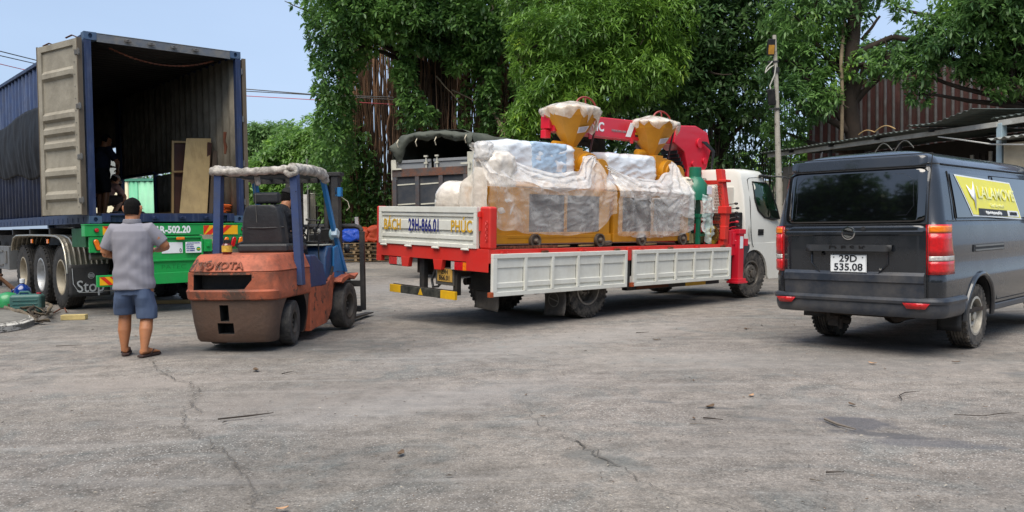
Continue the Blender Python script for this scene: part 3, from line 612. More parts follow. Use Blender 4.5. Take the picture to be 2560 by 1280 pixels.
# ---- canvas-covered truck standing behind the crane truck
CVL, CVR = (-.86, 20.3, 0), R(-27)
ctk = thing('covered_truck', 'dark truck with rolled-up olive canvas and rust-topped tailgate behind the crane truck', 'truck', CVL, CVR)
CANV = mat('olive_canvas', '#44483f', .8, var=.15, dirt=('#5d5e54', .35, 3), bump=(.35, 10)); GDO = mat('grey_door', '#8b8e90', .55, var=.1, dirt=('#4f4b45', .4, 3))
DGR = mat('dark_gate', '#33383f', .6, var=.2, dirt=('#565049', .5, 3), chips=('#6b3f26', .70, 6)); RTP = mat('rusted_frame', '#4a4644', .7, var=.3, dirt=('#7a4526', .9, 4), bump=(.4, 20)); GPM = mat('gate_post_steel', '#45484c', .65, var=.25, dirt=('#6b4630', .5, 5), bump=(.3, 20)); CRMP = mat('cream_steel', '#c9c6b6', .5, var=.1, dirt=('#7d776a', .4, 5))
XW = -2.45
bx('tail_panel', DGR, ctk, XW + .05, -.22, .0, .03, .98, 2.66)
m = MB(); m.box(XW + .03, -.20, -.06, .0, 2.58, 2.78)
m.build('gate_top_rail', RTP, ctk, .01); bx('gate_bottom_rail', RTP, ctk, XW + .03, -.20, -.06, .0, .98, 1.1, .01)
for x0 in (XW + .03, XW + .72, XW + 1.42, -.32): bx('gate_post', GPM, ctk, x0, x0 + .12, -.055, .0, 1.1, 2.58, .01)
for x0, x1 in ((XW + .16, XW + .71), (XW + .86, XW + 1.41), (XW + 1.56, -.34)):
    for z in (2.36, 1.86, 1.4): MB().prism([(x0, z), (x1, z + .02), (x1, z + .05), (x0, z + .035)], 'xz', -.012, -.004).build('pressed_line', CRMP, ctk)
for x0, x1 in ((XW + .16, -1.28), (-1.20, -.2)): MB().box(x0, x1, .02, .05, 2.66, 2.93).box(x0, x1, -.01, .05, 2.93, 3.0).build('upper_door', GDO, ctk, .006)
for x in (-1.40, -1.08):
    MB().cyl((x, -.02, 2.72), (x, -.02, 3.08), .022, n=8).cbox((x, -.03, 3.07), (.09, .06, .04)).cbox((x, -.03, 2.9), (.10, .05, .04)).build('door_bolt', CRMP, ctk)
bx('corner_pillar', CRMP, ctk, -.20, .0, -.05, .1, 2.2, 3.12, .01); bx('corner_pillar', CRMP, ctk, XW, XW + .15, -.05, .1, 2.5, 3.02, .01)
bx('lower_pillar', DGR, ctk, -.18, -.02, -.02, .1, .98, 2.2, .01)
MB().cbox((-.22, -.08, 2.84), (.28, .04, .04)).cbox((-.12, -.09, 2.80), (.05, .05, .16)).build('latch', CRMP, ctk); MB().cbox((XW + .2, -.08, 2.78), (.30, .04, .04)).build('latch', CRMP, ctk)
def arch(u):      # canopy cross-section from left to right, u 0..1
    P = [(XW, 1.1), (XW, 3.10), (XW + .05, 3.38), (XW + .30, 3.58), (XW + 1.2, 3.72), (-.35, 3.68), (-.08, 3.54), (0, 3.30), (.02, 2.4), (.02, 1.1)]
    L = [0]; 
    for a, b in zip(P, P[1:]): L.append(L[-1] + math.hypot(b[0]-a[0], b[1]-a[1]))
    d = u*L[-1]
    for i in range(len(P)-1):
        if d <= L[i+1] + 1e-9: t = (d - L[i])/(L[i+1]-L[i]); return P[i][0] + (P[i+1][0]-P[i][0])*t, P[i][1] + (P[i+1][1]-P[i][1])*t
def cf(u, v):
    x, z = arch(u); y = .0 + 4.6*v; sag = .03*abs(math.sin(v*math.pi*4)) ; fold = .02*math.sin(z*3 + v*25) if x > -.1 or x < XW + .1 else 0
    return crumple((x + fold, y, z - sag*(1 if z > 3.2 else 0)), .012, 3, 2)
MB().grid(cf, 60, 50).build('canvas_cover', CANV, ctk, smooth=180, solid=.006)
def ff2(u, v):     # rolled and bunched rear flap
    x = XW + .03 + (abs(XW) - .06)*u; top = 3.57 + .12*math.sin(math.pi*min(1, u*1.05)) - (.16*(1-u*8) if u < .125 else 0)
    drop = .14 + .10*abs(math.sin(u*math.pi*3.2)) + (.42*math.exp(-((u-.10)/.07)**2)) + (.22*math.exp(-((u-.97)/.05)**2))
    y = -.05 - .10*math.sin(math.pi*v) - .04*math.sin(u*40)*(v)
    return crumple((x, y, top - drop*v), .03, 5, 7)
MB().grid(ff2, 90, 16).build('rolled_flap', CANV, ctk, smooth=180, solid=.008)
for u in (.12, .35, .58, .93): MB().tube([(XW + 2.45*u, -.12, 3.52), (XW + 2.45*u, -.20, 3.42), (XW + 2.45*u, -.14, 3.32)], .012, 5).build('tie_rope', ROPE, ctk)
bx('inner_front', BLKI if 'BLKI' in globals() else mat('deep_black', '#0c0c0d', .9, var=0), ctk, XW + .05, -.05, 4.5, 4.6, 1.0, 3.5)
bx('bed', UNDER, ctk, XW, 0, 0, 6.5, .85, .98); bx('cab', mat('cab_blue_grey', '#5a6470', .5), ctk, XW + .1, -.1, 4.9, 6.6, .6, 2.7, .1, seg=3)
w_ = wheel(ctk, (-.3, 1.4, .46), .46, .26, .25, 1, style='deep'); dup(w_, ctk, (XW + .3, 1.4, .46), (0, 0, R(180))); dup(w_, ctk, (XW + .3, 5.6, .46), (0, 0, R(180))); dup(w_, ctk, (-.3, 5.6, .46))
bx('rear_bar', BLACKM, ctk, XW + .2, -.2, .05, .12, .5, .6)
lettering('00K   05A', .12, mat('faded_blue_print', '#3b3f86', .6), ctk, Matrix.Translation((-1.5, -.008, 1.62)) @ Matrix.Rotation(R(90), 4, 'X'), wide=1.6)

# ---- hut with lean-to roof behind the van
HL, HR_ = (8.75, 15, 0), R(16.6)
hut = thing('roadside_hut', 'low open hut with thin corrugated roof and beige end wall behind the van', 'hut', HL, HR_)
def HX(name, m, *a, **k): return bx(name, m, hut, *a, **k)
ROOFG = mat('green_roof_edge', '#47524e', .5, var=.2, dirt=('#5a5248', .5, 4)); ROOFU = mat('roof_underside', '#4d4a46', .8, var=.2, dirt=('#2d2925', .5, 3), bump=(.3, 15))
STB = mat('pale_blue_steel', '#9bb0b8', .5, var=.1, dirt=('#8a7f6e', .4, 6)); STW = mat('pale_steel', '#b5b4ac', .55, var=.12, dirt=('#6f675b', .5, 5)); HW = mat('beige_render', '#b3a78f', .85, var=.12, dirt=('#8a7e68', .6, 2), bump=(.3, 14)); DARKW = mat('dark_boards', '#2a2521', .9, var=.3)
def roofsheet(name, x0, x1, y0, y1, zf, pitch=.15, amp=.016, m=None, vary=0):
    def f(u, v):
        y = y0 + (y1-y0)*u; x = x0 + (x1-x0)*v; return (x, y, zf(x, y) + amp*math.sin(2*math.pi*y/pitch) + vary*nz3(x, y*1.3, 4))
    return MB().grid(f, int((y1-y0)/pitch*6), 4).build(name, m or ROOFG, hut, smooth=180, solid=.005)
for k, (a, b) in enumerate(((1.55, 3.1), (3.05, 4.5), (4.45, 5.9), (5.85, 7.1))): roofsheet('roof_sheet', -.25, 2.7, a, b, lambda x, y, k=k: 3.10 + .015*x + .008*(k % 2), vary=.02)
roofsheet('loose_roof_sheet', -.42, 2.5, .10, 1.75, lambda x, y: 3.16 + .02*x + .14*max(0, 1 - abs(y - .1)*1.1), vary=.03)
roofsheet('roof_sheet', -.05, 2.8, -2.4, .12, lambda x, y: 3.11 + .03*x, m=ROOFG)
m = MB(); m.bar((-.05, -.05, 2.98), (-.05, 7.0, 3.02), .07, .09).bar((-.02, -.05, 3.0), (-.02, -2.4, 3.02), .06, .10); m.build('eave_beam', STW, hut, .004)
m = MB(); m.bar((1.3, -2.4, 3.12), (1.3, 7.0, 3.14), .05, .07).bar((2.6, -2.4, 3.25), (2.6, 7, 3.27), .05, .07); m.build('purlin', BLACKM, hut)
for y in (1.4, 2.9, 4.4, 5.9): MB().bar((-.2, y, 3.03), (2.6, y, 3.27), .04, .06).build('rafter', BLACKM, hut)
MB().box(-.06, .06, -.14, -.02, 0, 3.0).build('corner_post', STB, hut, .01); MB().cyl((-.02, 6.65, 0), (-.02, 6.65, 3.0), .045, n=10).build('thin_post', STB, hut)
for y in (2.4, 4.6): MB().box(-.03, .03, y - .03, y + .03, 0, 3.0).build('thin_post', BLACKM, hut)
HX('end_wall', HW, -.10, 2.5, -2.2, -.22, 0, 2.62)
MB().grid(lambda u, v: (-.35 + 1.6*v, -2.2 + 2.1*u, 2.70 + .22*v*0 + .06*v + .022*math.sin(u*2.1*2*math.pi/.17)), 70, 3).build('wall_capping', mat('grey_corrugated', '#8b8f8b', .6, var=.15, dirt=('#5d574e', .5, 4)), hut, smooth=180, solid=.006)
HX('back_wall', DARKW, 2.55, 2.62, -2.3, 7.0, 0, 3.1)
for i in range(16): HX('slat', DARKW if i % 3 else STW, 2.0, 2.03, .1 + .16*i, .18 + .16*i, 1.6, 2.72 - .04*(i % 2))
HX('slat_rail', DARKW, 2.03, 2.06, 0, 2.7, 2.45, 2.52); HX('slat_rail', DARKW, 2.03, 2.06, 0, 2.7, 2.2, 2.26)
for i in range(7): HX('light_gap', mat('gap_daylight_paint', '#a5a9aa', .8, var=.2), 2.45, 2.5, .3 + .33*i, .38 + .33*i, 2.30, 2.42)  # pale bars: daylight between the slats, put in as colour
MB().tube([(-.12, 1.25, 2.90), (-.2, .6, 2.77), (-.25, -.1, 2.62), (-.3, -1.2, 2.50)], .014, 6).build('white_cable', mat('cable_white', '#c3c2bb', .5), hut)
m = MB()
for y0 in (1.9, 2.5): m.tube([(-.1, y0 + .9*t, 2.75 + .17*math.sin(t*5.5) - (.25*t if t > .7 else 0)) for t in [k/16 for k in range(17)]], .012, 5)
m.build('curly_cable', mat('cable_grey', '#8a8880', .6), hut)
MB().tube([(-.2, 2.3 + .6*t, 3.17 + .10*math.sin(t*math.pi)) for t in [k/8 for k in range(9)]], .012, 5).tube([(-.2, 2.9 + .5*t, 3.17 + .07*math.sin(t*math.pi)) for t in [k/8 for k in range(9)]], .012, 5).build('roof_rod', PW if 'PW' in globals() else mat('pale_wood', '#a88a5c'), hut)
HX('side_sheet', mat('dull_cloth', '#5c5851', .85, var=.15), .1, .15, 6.0, 6.6, 1.2, 2.7)

# ---- rusty corrugated shed behind the trees
RSTR = mat('rusty_sheet', '#45201c', .8, var=.35, vs_=1.5, dirt=('#2a1614', .6, 2), streak=('#6e5a52', .5), bump=(.3, 12)); GRB = mat('greyed_rib', '#6d6c6c', .7, var=.3, vs_=2, dirt=('#45302b', .6, 3))
sh = thing('corrugated_shed', 'tall rusty corrugated iron shed wall rising behind the hut roof', 'shed', (8.6, 24.2, 0), R(-23))
def shsheet(x0, w, z0, z1, off):
    m = MB(); n = int(w/.21); P = []
    for i in range(n):
        a = x0 + i*.21; P += [(a, 0), (a + .13, 0), (a + .15, -.035), (a + .19, -.035), (a + .21, 0)]
    Q = [P[0]]; 
    for p in P[1:]:
        if abs(p[0] - Q[-1][0]) > 1e-6: Q.append(p)
    V = [(x, y + off, z) for x, y in Q for z in (z0, z1)]; m.v = V
    for i in range(len(Q)-1):
        rib = Q[i][1] < 0 or Q[i+1][1] < 0; m.f.append((2*i, 2*i+2, 2*i+3, 2*i+1)); m.mi.append(1 if rib else 0)
    return m.build('sheet', [RSTR, GRB], sh, smooth=5)
random.seed(5)
for i in range(10):
    x = i*1.05; shsheet(x, 1.05, 0, 3.95 + random.uniform(-.05, .05), -.02*(i % 2)); shsheet(x, 1.05, 3.85, 5.1 + .16*i + random.uniform(-.06, .06), .03 + .015*(i % 2))
bx('frame_post', BLACKM, sh, 0, .1, .1, .2, 0, 5.1); bx('frame_post', BLACKM, sh, 10.3, 10.4, .1, .2, 0, 6.5); bx('roof', BLACKM, sh, 0, 10.4, .1, 4, 4.6, 4.7)

# ---- lamp pole with two floodlights
pb = at(1941, 440, 20); lp = thing('lamp_pole', 'peeling pale pole with two floodlights standing between the truck cab and the hut', 'lamp pole', (pb.x + .1, 20, 0), 0, rot=(0, R(-1.2), 0))
POLE = mat('peeling_paint', '#aba598', .8, var=.15, dirt=('#5a5148', .6, 3), chips=('#4a3f36', .60, 5), bump=(.3, 20))
MB().tube([(0, 0, 0), (.01, 0, 2.2), (0, 0, 3.4), (.0, 0, 4.6), (-.02, 0, 5.75)], [.085, .078, .062, .055, .045], 14).build('pole', POLE, lp)
def flood(x, y, z, ry, lit):
    h = holder('floodlight', lp, (x, y, z), (R(12), 0, ry)); h.scale = (.62, .8, .72); MB().box(-.15, .15, -.06, .0, -.27, .27).build('casing', BLACKP, h, .02)
    for k in range(8): bx('cooling_fin', BLACKP, h, -.13 + .035*k, -.12 + .035*k, .0, .05, -.2, .2)
    bx('lens', mat('amber_glass', '#b5822a', .2, var=.3, vs_=6, coat=.5) if lit else BLACKP, h, -.12, .12, -.068, -.06, -.22, .08 if lit else .22, .005)
    return h
flood(-.14, -.08, 5.45, R(10), True); flood(-.13, -.05, 4.28, R(-35), False)
MB().box(-.2, .05, -.08, -.02, 3.98, 4.02).box(-.2, .05, -.06, 0, 5.1, 5.14).build('bracket', BLACKM, lp)
MB().tube([(-.1, -.06, 5.12), (-.24, -.06, 4.98), (-.28, -.06, 4.86), (-.16, -.06, 4.98), (-.02, -.07, 5.06), (-.06, -.08, 4.8), (-.18, -.08, 4.55), (-.14, -.08, 4.35), (-.04, -.08, 4.2)], .016, 6).build('conduit', mat('pale_conduit', '#b0ada3', .5), lp)
MB().cyl((0, 0, 4.86), (0, 0, 4.98), .085, n=14).build('collar', BLACKM, lp)

# ---- overhead wires
for i, (pts, r_, m_, lab) in enumerate(((((-260, 60, 30), (0, 128, 33), (92, 151, 34), (320, 192, 35), (618, 223, 35), (795, 237, 34), (1000, 244, 33)), .022, BLACKP, 'topmost dark overhead wire crossing behind the container'),
        (((-260, 72, 30), (0, 139, 33), (92, 160, 34), (320, 200, 35), (618, 228, 35), (795, 238, 34), (1000, 250, 33)), .020, BLACKP, 'second dark overhead wire just under the topmost one'),
        (((-260, 110, 30), (0, 160, 33), (55, 173, 34), (320, 215, 35), (618, 240, 35), (795, 250, 34), (1000, 262, 33)), .016, mat('red_cable', '#b0303a', .6), 'reddish lowest overhead wire left of the container'))):
    tag(MB().tube([at(*p) for p in pts], r_, 6).build('overhead_wire', m_), lab, 'wire')

# ---- cream and green panels seen through the container's side opening
pg = thing('green_metal_gate', 'pale green and cream corrugated metal panels seen through the container opening', 'gate', (0, 0, 0))
GP1 = mat('pale_green_sheet', '#7fc09b', .6, var=.06, dirt=('#8fae96', .3, 2)); GP2 = mat('mint_sheet', '#62b08a', .6, var=.06); CRM = mat('cream_sheet', '#c9c2a4', .6, var=.06)
for pa, pb_, m_, nm in ((205, 322, CRM, 'cream_panel'), (323, 346, GP2, 'green_panel'), (347, 392, GP1, 'green_panel')):
    a, b = at(pa, 500, 26).x, at(pb_, 500, 26).x; zt = at(340, 453, 26).z
    m = MB(); n_ = max(2, int((b-a)/.16)); V = []
    for i in range(n_*4 + 1):
        x = a + (b-a)*i/(n_*4); V += [(x, 26 - (.02 if (i // 2) % 2 else 0), 0), (x, 26 - (.02 if (i // 2) % 2 else 0), zt)]
    m.add(V, [(2*i, 2*i+1, 2*i+3, 2*i+2) for i in range(n_*4)]); m.build(nm, m_, pg, smooth=10, solid=.01)
a, b = at(200, 500, 26).x, at(392, 500, 26).x; bx('top_rail', mat('rail_green', '#4f8f78', .6), pg, a, b, 25.95, 26.05, zt, zt + .08)
o = bx('far_wall', mat('far_grey_render', '#8f938e', .85, var=.15), None, at(150, 500, 29).x, at(345, 500, 29).x, 29, 29.3, 0, at(280, 400, 29).z); struct(o)
# ---------------------------------------------------------------- shipping container on its trailer
CB = mat('container_blue', '#14294f', .5, var=.22, dirt=('#2c2f38', .45, 2.5), streak=('#8c94a6', .25), chips=('#7d6b5f', .70, 6), bump=(.25, 12))
CBD = mat('container_blue_dark', '#1a3157', .55, var=.2, dirt=('#3a3a3e', .5, 3), chips=('#5c4334', .69, 9))
CIN = mat('container_inside', '#958d7d', .8, var=.2, dirt=('#4a4439', .6, 2), streak=('#8f8878', .3), bump=(.3, 15))
CDOOR = mat('container_door_grey', '#958f81', .7, var=.12, dirt=('#5b5446', .6, 1.6), chips=('#5a4436', .71, 12), bump=(.3, 15))
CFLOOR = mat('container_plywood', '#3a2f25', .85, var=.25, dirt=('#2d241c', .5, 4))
CRAIL = mat('header_worn', '#5a6068', .6, var=.2, dirt=('#8b8474', .6, 4), chips=('#8a4a30', .64, 8))
CX, CY, CYAW, CZ = -6.343, 12.52, -42.2, 1.41
ct = thing('shipping_container', 'open blue shipping container with a dark interior, loaded on the green trailer', 'shipping container', (CX, CY, CZ), R(-CYAW))
W, H, LN = 2.438, 2.87, 12.19
def corrugated(name, m, parent, x, y0, y1, z0, z1, out=1, pitch=.278, d=.036, th=.004):
    """trapezoid-profile steel wall in the plane x; out = direction the ridges stand"""
    P = []; y = y0
    while y < y1 - 1e-6:
        for dy, o in ((0, 0), (.072, 0), (.072 + .068, 1), (.072*2 + .068, 1), (.278, 0)):
            if y + dy <= y1 and not (P and abs(P[-1][0] - (y + dy)) < 1e-6): P.append((y + dy, o * d * out))
        y += pitch
    if P[-1][0] < y1 - .01: P.append((y1, P[-1][1]))
    mb = MB(); V = []
    for yy, o in P: V += [(x + o, yy, z0), (x + o, yy, z1)]
    mb.add(V, [(2*i, 2*i+1, 2*i+3, 2*i+2) for i in range(len(P)-1)])
    return mb.build(name, m, parent, smooth=20, solid=th)
# two skins on each side so that the outside is blue and the inside grey
corrugated('side_wall', CB, ct, .03, .12, LN - .12, .15, H - .06, 1)
corrugated('side_wall_lining', CIN, ct, .042, .12, LN - .12, .15, H - .06, 1)
for (a, b, c, d) in ((.12, 2.8, .16, H - .06), (2.8, 4.02, .16, 1.0), (2.8, 4.02, 1.03, H - .06), (4.02, 6.1, 1.05, H - .06), (6.4, 8.4, 1.8, H - .06), (8.4, LN - .12, .16, H - .06)):
    corrugated('side_wall', CB, ct, W - .03, a, b, c, d, -1)
    corrugated('side_wall_lining', CIN, ct, W - .042, a, b, c, d, -1)
m = MB()
for a, b, c, d in ((4.0, 4.07, .16, 1.06), (6.1, 6.4, .16, H - .07), (8.35, 8.42, .16, 1.85)): m.box(W - .09, W - .01, a, b, c, d)
m.box(W - .085, W - .015, 4.07, 6.1, 1.04, 1.10).box(W - .085, W - .015, 6.4, 8.35, 1.79, 1.85)
m.build('opening_frame', CBD, ct, .004)
m = MB()
m.box(.0, .05, .12, LN - .12, 0, .15).box(W - .05, W, .12, LN - .12, 0, .15)
for i in range(40): m.box(-.006, .0, .3 + i * .29, .36 + i * .29, .02, .10)
m.build('bottom_rail', CBD, ct, .004)
MB().box(.0, .06, .12, LN - .12, H - .08, H - .02).box(W - .06, W, .12, LN - .12, H - .08, H - .02).build('top_rail', CB, ct, .004)
P = []; 
mb = MB(); V = []; k = 0; y = .1
while y < LN - .1:
    for dy, o in ((0, 0), (.09, 0), (.105, 1), (.195, 1)): V += [(.06, y + dy, H - .05 + o*.02), (W - .06, y + dy, H - .05 + o*.02)]
    y += .21
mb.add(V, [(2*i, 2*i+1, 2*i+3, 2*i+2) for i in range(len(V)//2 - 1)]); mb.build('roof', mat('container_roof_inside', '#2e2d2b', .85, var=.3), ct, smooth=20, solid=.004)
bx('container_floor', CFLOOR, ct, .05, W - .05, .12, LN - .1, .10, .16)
bx('front_wall', CIN, ct, .06, W - .06, LN - .1, LN - .05, .1, H - .05)
bx('corner_post', CB, ct, 0, .10, .0, .1, .118, H - .118, .006); bx('corner_post', CB, ct, W - .09, W, 0, .1, .118, H - .118, .006)
m = MB(); m.box(.178, W - .178, .005, .06, H - .115, H - .012).box(.178, W - .178, .0, .09, H - .012, H).box(.178, W-.178, .0, .015, H - .135, H - .115)
m.build('door_header', CRAIL, ct, .004)
m = MB(); m.box(.178, .30, .0, .08, .02, .15).box(.53, W - .53, .0, .08, .02, .15).box(W - .30, W - .178, .0, .08, .02, .15).box(.3, .53, .0, .08, .12, .15).box(W - .53, W - .3, .0, .08, .12, .15).box(.3, .53, .06, .08, .02, .12).box(W - .53, W - .3, .06, .08, .02, .12)
m.build('door_sill', CB, ct, .004)
for zz, yo in ((H - .07, -.03), (.085, -.03)):
    for xx in (.62, .97, 1.32, 1.67) if zz > 1 else (.62, .95, 1.38, 1.78):
        k = MB(); k.cbox((xx, yo, zz), (.10, .03, .035)).cyl((xx, yo - .015, zz + .006), (xx, yo + .03, zz + .006), .022, n=10); k.build('cam_keeper', STEELG if zz > 1 else CB, ct, .003)
def casting(x, y, z, sx, sy):
    c = MB(); n = 12
    hole = [(.089 + .03*math.cos(2*math.pi*i/n), .059 + .038*math.sin(2*math.pi*i/n)) for i in range(n)]
    outer = []
    for i in range(n):                       # square outline matched to the hole's points
        a = 2*math.pi*i/n; cx_, cy_ = math.cos(a), math.sin(a); s_ = min(.089/abs(cx_) if abs(cx_) > 1e-6 else 9, .059/abs(cy_) if abs(cy_) > 1e-6 else 9)
        outer.append((.089 + cx_*s_, .059 + cy_*s_))
    V = [(p[0], 0, p[1]) for p in outer] + [(p[0], 0, p[1]) for p in hole] + [(p[0], .04, p[1]) for p in hole]
    F = [(i, (i+1) % n, n + (i+1) % n, n + i) for i in range(n)] + [(n+i, n+(i+1) % n, 2*n+(i+1) % n, 2*n+i) for i in range(n)]
    c.add(V, F); c.box(0, .178, .04, .16, 0, .118); c.box(0, .002, 0.001, .04, 0, .118).box(.176, .178, 0.001, .04, 0, .118).box(.002, .176, .001, .04, .116, .118).box(.002, .176, .001, .04, 0, .002)
    o = c.build('corner_casting', mat('casting_blue', '#3c5878', .55, var=.15, dirt=('#565656', .5, 6), chips=('#5c4334', .66, 14)), ct); o.location = (x, y, z)
    return o
cc = casting(0, -.004, 0, 1, 1)
for x, y, z, r in ((W - .178, -.004, 0, 0), (0, -.004, H - .115, 0), (W - .178, -.004, H - .115, 0), (.178, LN + .004, 0, 180), (W, LN + .004, 0, 180), (.178, LN + .004, H - .115, 180), (W, LN + .004, H - .115, 180)):
    dup(cc, ct, (x, y, z), (0, 0, R(r)))
# left door, swung right back along the side wall: we look at its inner face
def door(hinge, ang, mirror=1):
    d = holder('door', ct, hinge, (0, 0, ang)); d.scale = (1, -1, 1); Wd, z0, z1 = 1.16, .14, 2.76
    m = MB(); m.box(0, .11, -.04, .01, z0, z1).box(Wd - .11, Wd, -.04, .01, z0, z1).box(.11, Wd - .11, -.04, .01, z0, z0 + .09).box(.11, Wd - .11, -.04, .01, z1 - .09, z1)
    zs = [z0 + .09]; prof = [(z0 + .09, 0)]
    for zc in (.42, .78, 1.20, 1.42, 1.64, 2.28, 2.55)[:7]:
        if zc in (.78, 1.20, 1.42, 1.64, 2.28, .42): prof += [(zc - .075, 0), (zc - .035, -.05), (zc + .035, -.05), (zc + .09, 0)]
    prof.append((z1 - .09, 0)); V = []
    for z, o in prof: V += [(.11, -.012 + 0, z), (.16, -.012 + o * 1.0 * -1 * -1, z), (Wd - .16, -.012 + o, z), (Wd - .11, -.012, z)]
    m.add(V, [(4*i+j, 4*i+j+1, 4*i+4+j+1, 4*i+4+j) for i in range(len(prof)-1) for j in range(3)])
    m.build('door_leaf', CDOOR, d, smooth=15)
    bx('door_skin', CB, d, .0, Wd, .012, .03, z0, z1)
    MB().box(-.02, 0, -.045, .03, z0 - .01, z1 + .01).box(Wd, Wd + .018, -.045, .03, z0 - .01, z1 + .01).build('door_gasket', mat('perished_rubber', '#5f5547', .9, var=.2), d)
    for z in (.35, 1.0, 1.75, 2.55):
        MB().cbox((-.01, -.045, z), (.12, .02, .07)).cyl((-.045, -.045, z - .05), (-.045, -.045, z + .05), .014, n=8).build('hinge', STEELG, d, .003)
    for x in (.3, .85):
        MB().cyl((x, .06, z0), (x, .06, z1), .017, n=10).cbox((x, .045, .9), (.1, .05, .06)).cbox((x, .045, 2.3), (.1, .05, .06)).build('locking_bar', STEELG, d)
    bolts([(.07, -.04, .25 + .18*i) for i in range(14)], 'y', .008, -.006, STEELG, d, 'rivets')
    return d
door((-.06, .02, 0), R(90 + 13.5))
# the right door lies along the other side: its inner face looks outwards
dr = holder('door', ct, (W + .06, .03, 0), (0, 0, R(90 - 3)))
m = MB(); m.box(0, 1.16, -.02, .03, .14, 2.76); m.build('door_leaf', CDOOR, dr, .004)
MB().box(-.03, 0, -.03, .035, .13, 2.77).build('door_gasket', mat('perished_rubber', '#5f5547'), dr)
for z in (.35, 1.0, 1.75, 2.55): MB().cyl((-.03, .04, z - .05), (-.03, .04, z + .05), .014, n=8).build('hinge', STEELG, dr)
# hanging chain loop under the header
c = MB()
for i in range(44):
    t = i / 43; x = .45 + 1.6 * t; z = H - .16 - .16 * 4 * t * (1 - t); c.cbox((x, .25, z), (.05, .012, .022), (i * 1.57, 0, 0))
c.build('chain', RUSTY, ct)
MB().tube([(W - .15, .35, 1.55), (W - .17, .34, 1.4), (W - .14, .36, 1.3), (W - .16, .35, 1.18)], [.03, .022, .03, .018], 8).build('lashing_hook', RUSTY, ct)
# scraps on the roof edge
for a, b in (((.25, .7, H + .0), (.05, .8, H + .09)), ((.2, 1.6, H), (-.06, 1.7, H + .10))):
    MB().bar(a, b, .06, .01).bar(b, (b[0] - .08, b[1] + .05, b[2] - .05), .05, .01).build('bent_scrap', RUSTY, ct)

# black tarpaulin hung on the container's side
TARP = mat('black_tarpaulin', '#131316', .6, var=.2, dirt=('#2c2a28', .3, 3), spec=.2, bump=(.35, 6))
def tf(u, v):
    y = 1.0 + u * 7.2; top = 2.12 - .035 * (y - 1) + .03 * math.sin(y * 2.1); bot = .74 + .05 * (y - 1) + .04 * math.sin(y * 3.1 + 1)
    z = bot + (top - bot) * v
    fold = math.sin(y * 11 + (1 - v) * 2.5 + math.sin(y * 2) * 2) * .022 * (1.1 - v) + .03 * nz3(y * 2, z * 1.2, 2)
    sag = .05 * math.sin(math.pi * v)
    return (-.035 - abs(fold) - sag, y, z)
tag(MB().grid(tf, 130, 24).build('tarpaulin', TARP, None, solid=.003), 'sagging black tarpaulin tied along the blue container side', 'tarpaulin')
tp = bpy.data.objects['tarpaulin']; tp.location = (CX, CY, CZ); tp.rotation_euler = (0, 0, R(-CYAW))

# ---- trailer
GR = mat('trailer_green', '#12a24a', .42, var=.10, dirt=('#2f6b3e', .4, 3), chips=('#3b3027', .72, 9), bump=(.2, 10), coat=.15)
YL = mat('reflector_yellow', '#f2b21a', .35, var=.05); RD = mat('reflector_red', '#d8321f', .35, var=.05)
tr = thing('semi_trailer', 'green three axle semi-trailer under the blue container', 'trailer', (CX, CY, 0), R(-CYAW))
m = MB(); m.box(-.08, 2.44, -.04, .14, 1.215, 1.385).box(-.085, 2.445, -.05, .15, 1.385, 1.400)
m.build('rear_beam', GR, tr, .005)
MB().box(-.02, .50, -.03, .02, .97, 1.208).build('lamp_panel', GR, tr, .004)
MB().box(1.90, 2.42, -.03, .02, .97, 1.208).build('lamp_panel', GR, tr, .004)
m = MB(); m.box(.60, 1.69, -.02, .5, .46, 1.208).box(.60, 1.69, -.05, -.02, .80, .83).box(.60, 1.69, -.05, -.02, 1.165, 1.195)
m.box(1.66, 1.69, -.06, -.02, .83, 1.165).box(.60, .63, -.06, -.02, .83, 1.165)
m.build('rear_box', GR, tr, .005)
MB().box(1.70, 1.84, -.06, .2, .94, 1.14).cbox((1.77, -.07, 1.05), (.05, .03, .06)).build('side_bracket', GR, tr, .004)
MB().box(.05, 2.38, -.11, -.05, .45, .625).build('underrun_bar', GR, tr, .006)
def chevron(parent, x0, x1, z0, z1, y, flip, n=4):
    bx('reflective_strip', YL, parent, x0, x1, y - .003, y, z0, z1)
    h = z1 - z0; w = (x1 - x0) / n; m = MB()
    for i in range(n):
        a = x0 + w * i; s = (w * .9) * (1 if not flip else -1)
        P = [(a, z1), (a + w*.5, z1), (a + w*.5 + s, z0), (a + s, z0)]
        Q = []
        for p in P:
            x = min(max(p[0], x0), x1); Q.append((x, p[1]))
        if abs(Q[0][0]-Q[1][0]) + abs(Q[2][0]-Q[3][0]) > .01:
            m.add([(q[0], y - .006, q[1]) for q in Q], [(0, 1, 2, 3)])
    m.build('red_stripe', RD, parent)
chevron(tr, .17, .62, 1.235, 1.365, -.044, False, 3)
chevron(tr, 1.71, 2.29, 1.215, 1.365, -.046, True, 3)
chevron(tr, .085, .50, .475, .60, -.114, False, 3)
def oval(parent, x, z, w, h, tilt, m, y=-.032):
    o = MB(); n = 20
    def ring(k, d):
        R_ = []
        for j in range(n):
            a = 2*math.pi*j/n; px_ = math.cos(a)*w*k; pz = math.sin(a)*w*k + (h - w) * (1 if math.sin(a) >= 0 else -1)
            R_.append((x + px_*math.cos(tilt) - pz*math.sin(tilt), y + d, z + px_*math.sin(tilt) + pz*math.cos(tilt)))
        return R_
    o.loft([ring(1.25, 0), ring(1.25, -.012), ring(1.05, -.016)]); c = o.build('lamp_bezel', BLACKP, parent)
    MB().loft([ring(1.0, -.014), ring(1.0, -.03), ring(.75, -.04)]).build('lamp_lens', m, c)
for x, mm in ((.085, ORAL), (.225, REDL), (.36, ORAL)): oval(tr, x, 1.085, .035, .085, R(18), mm)
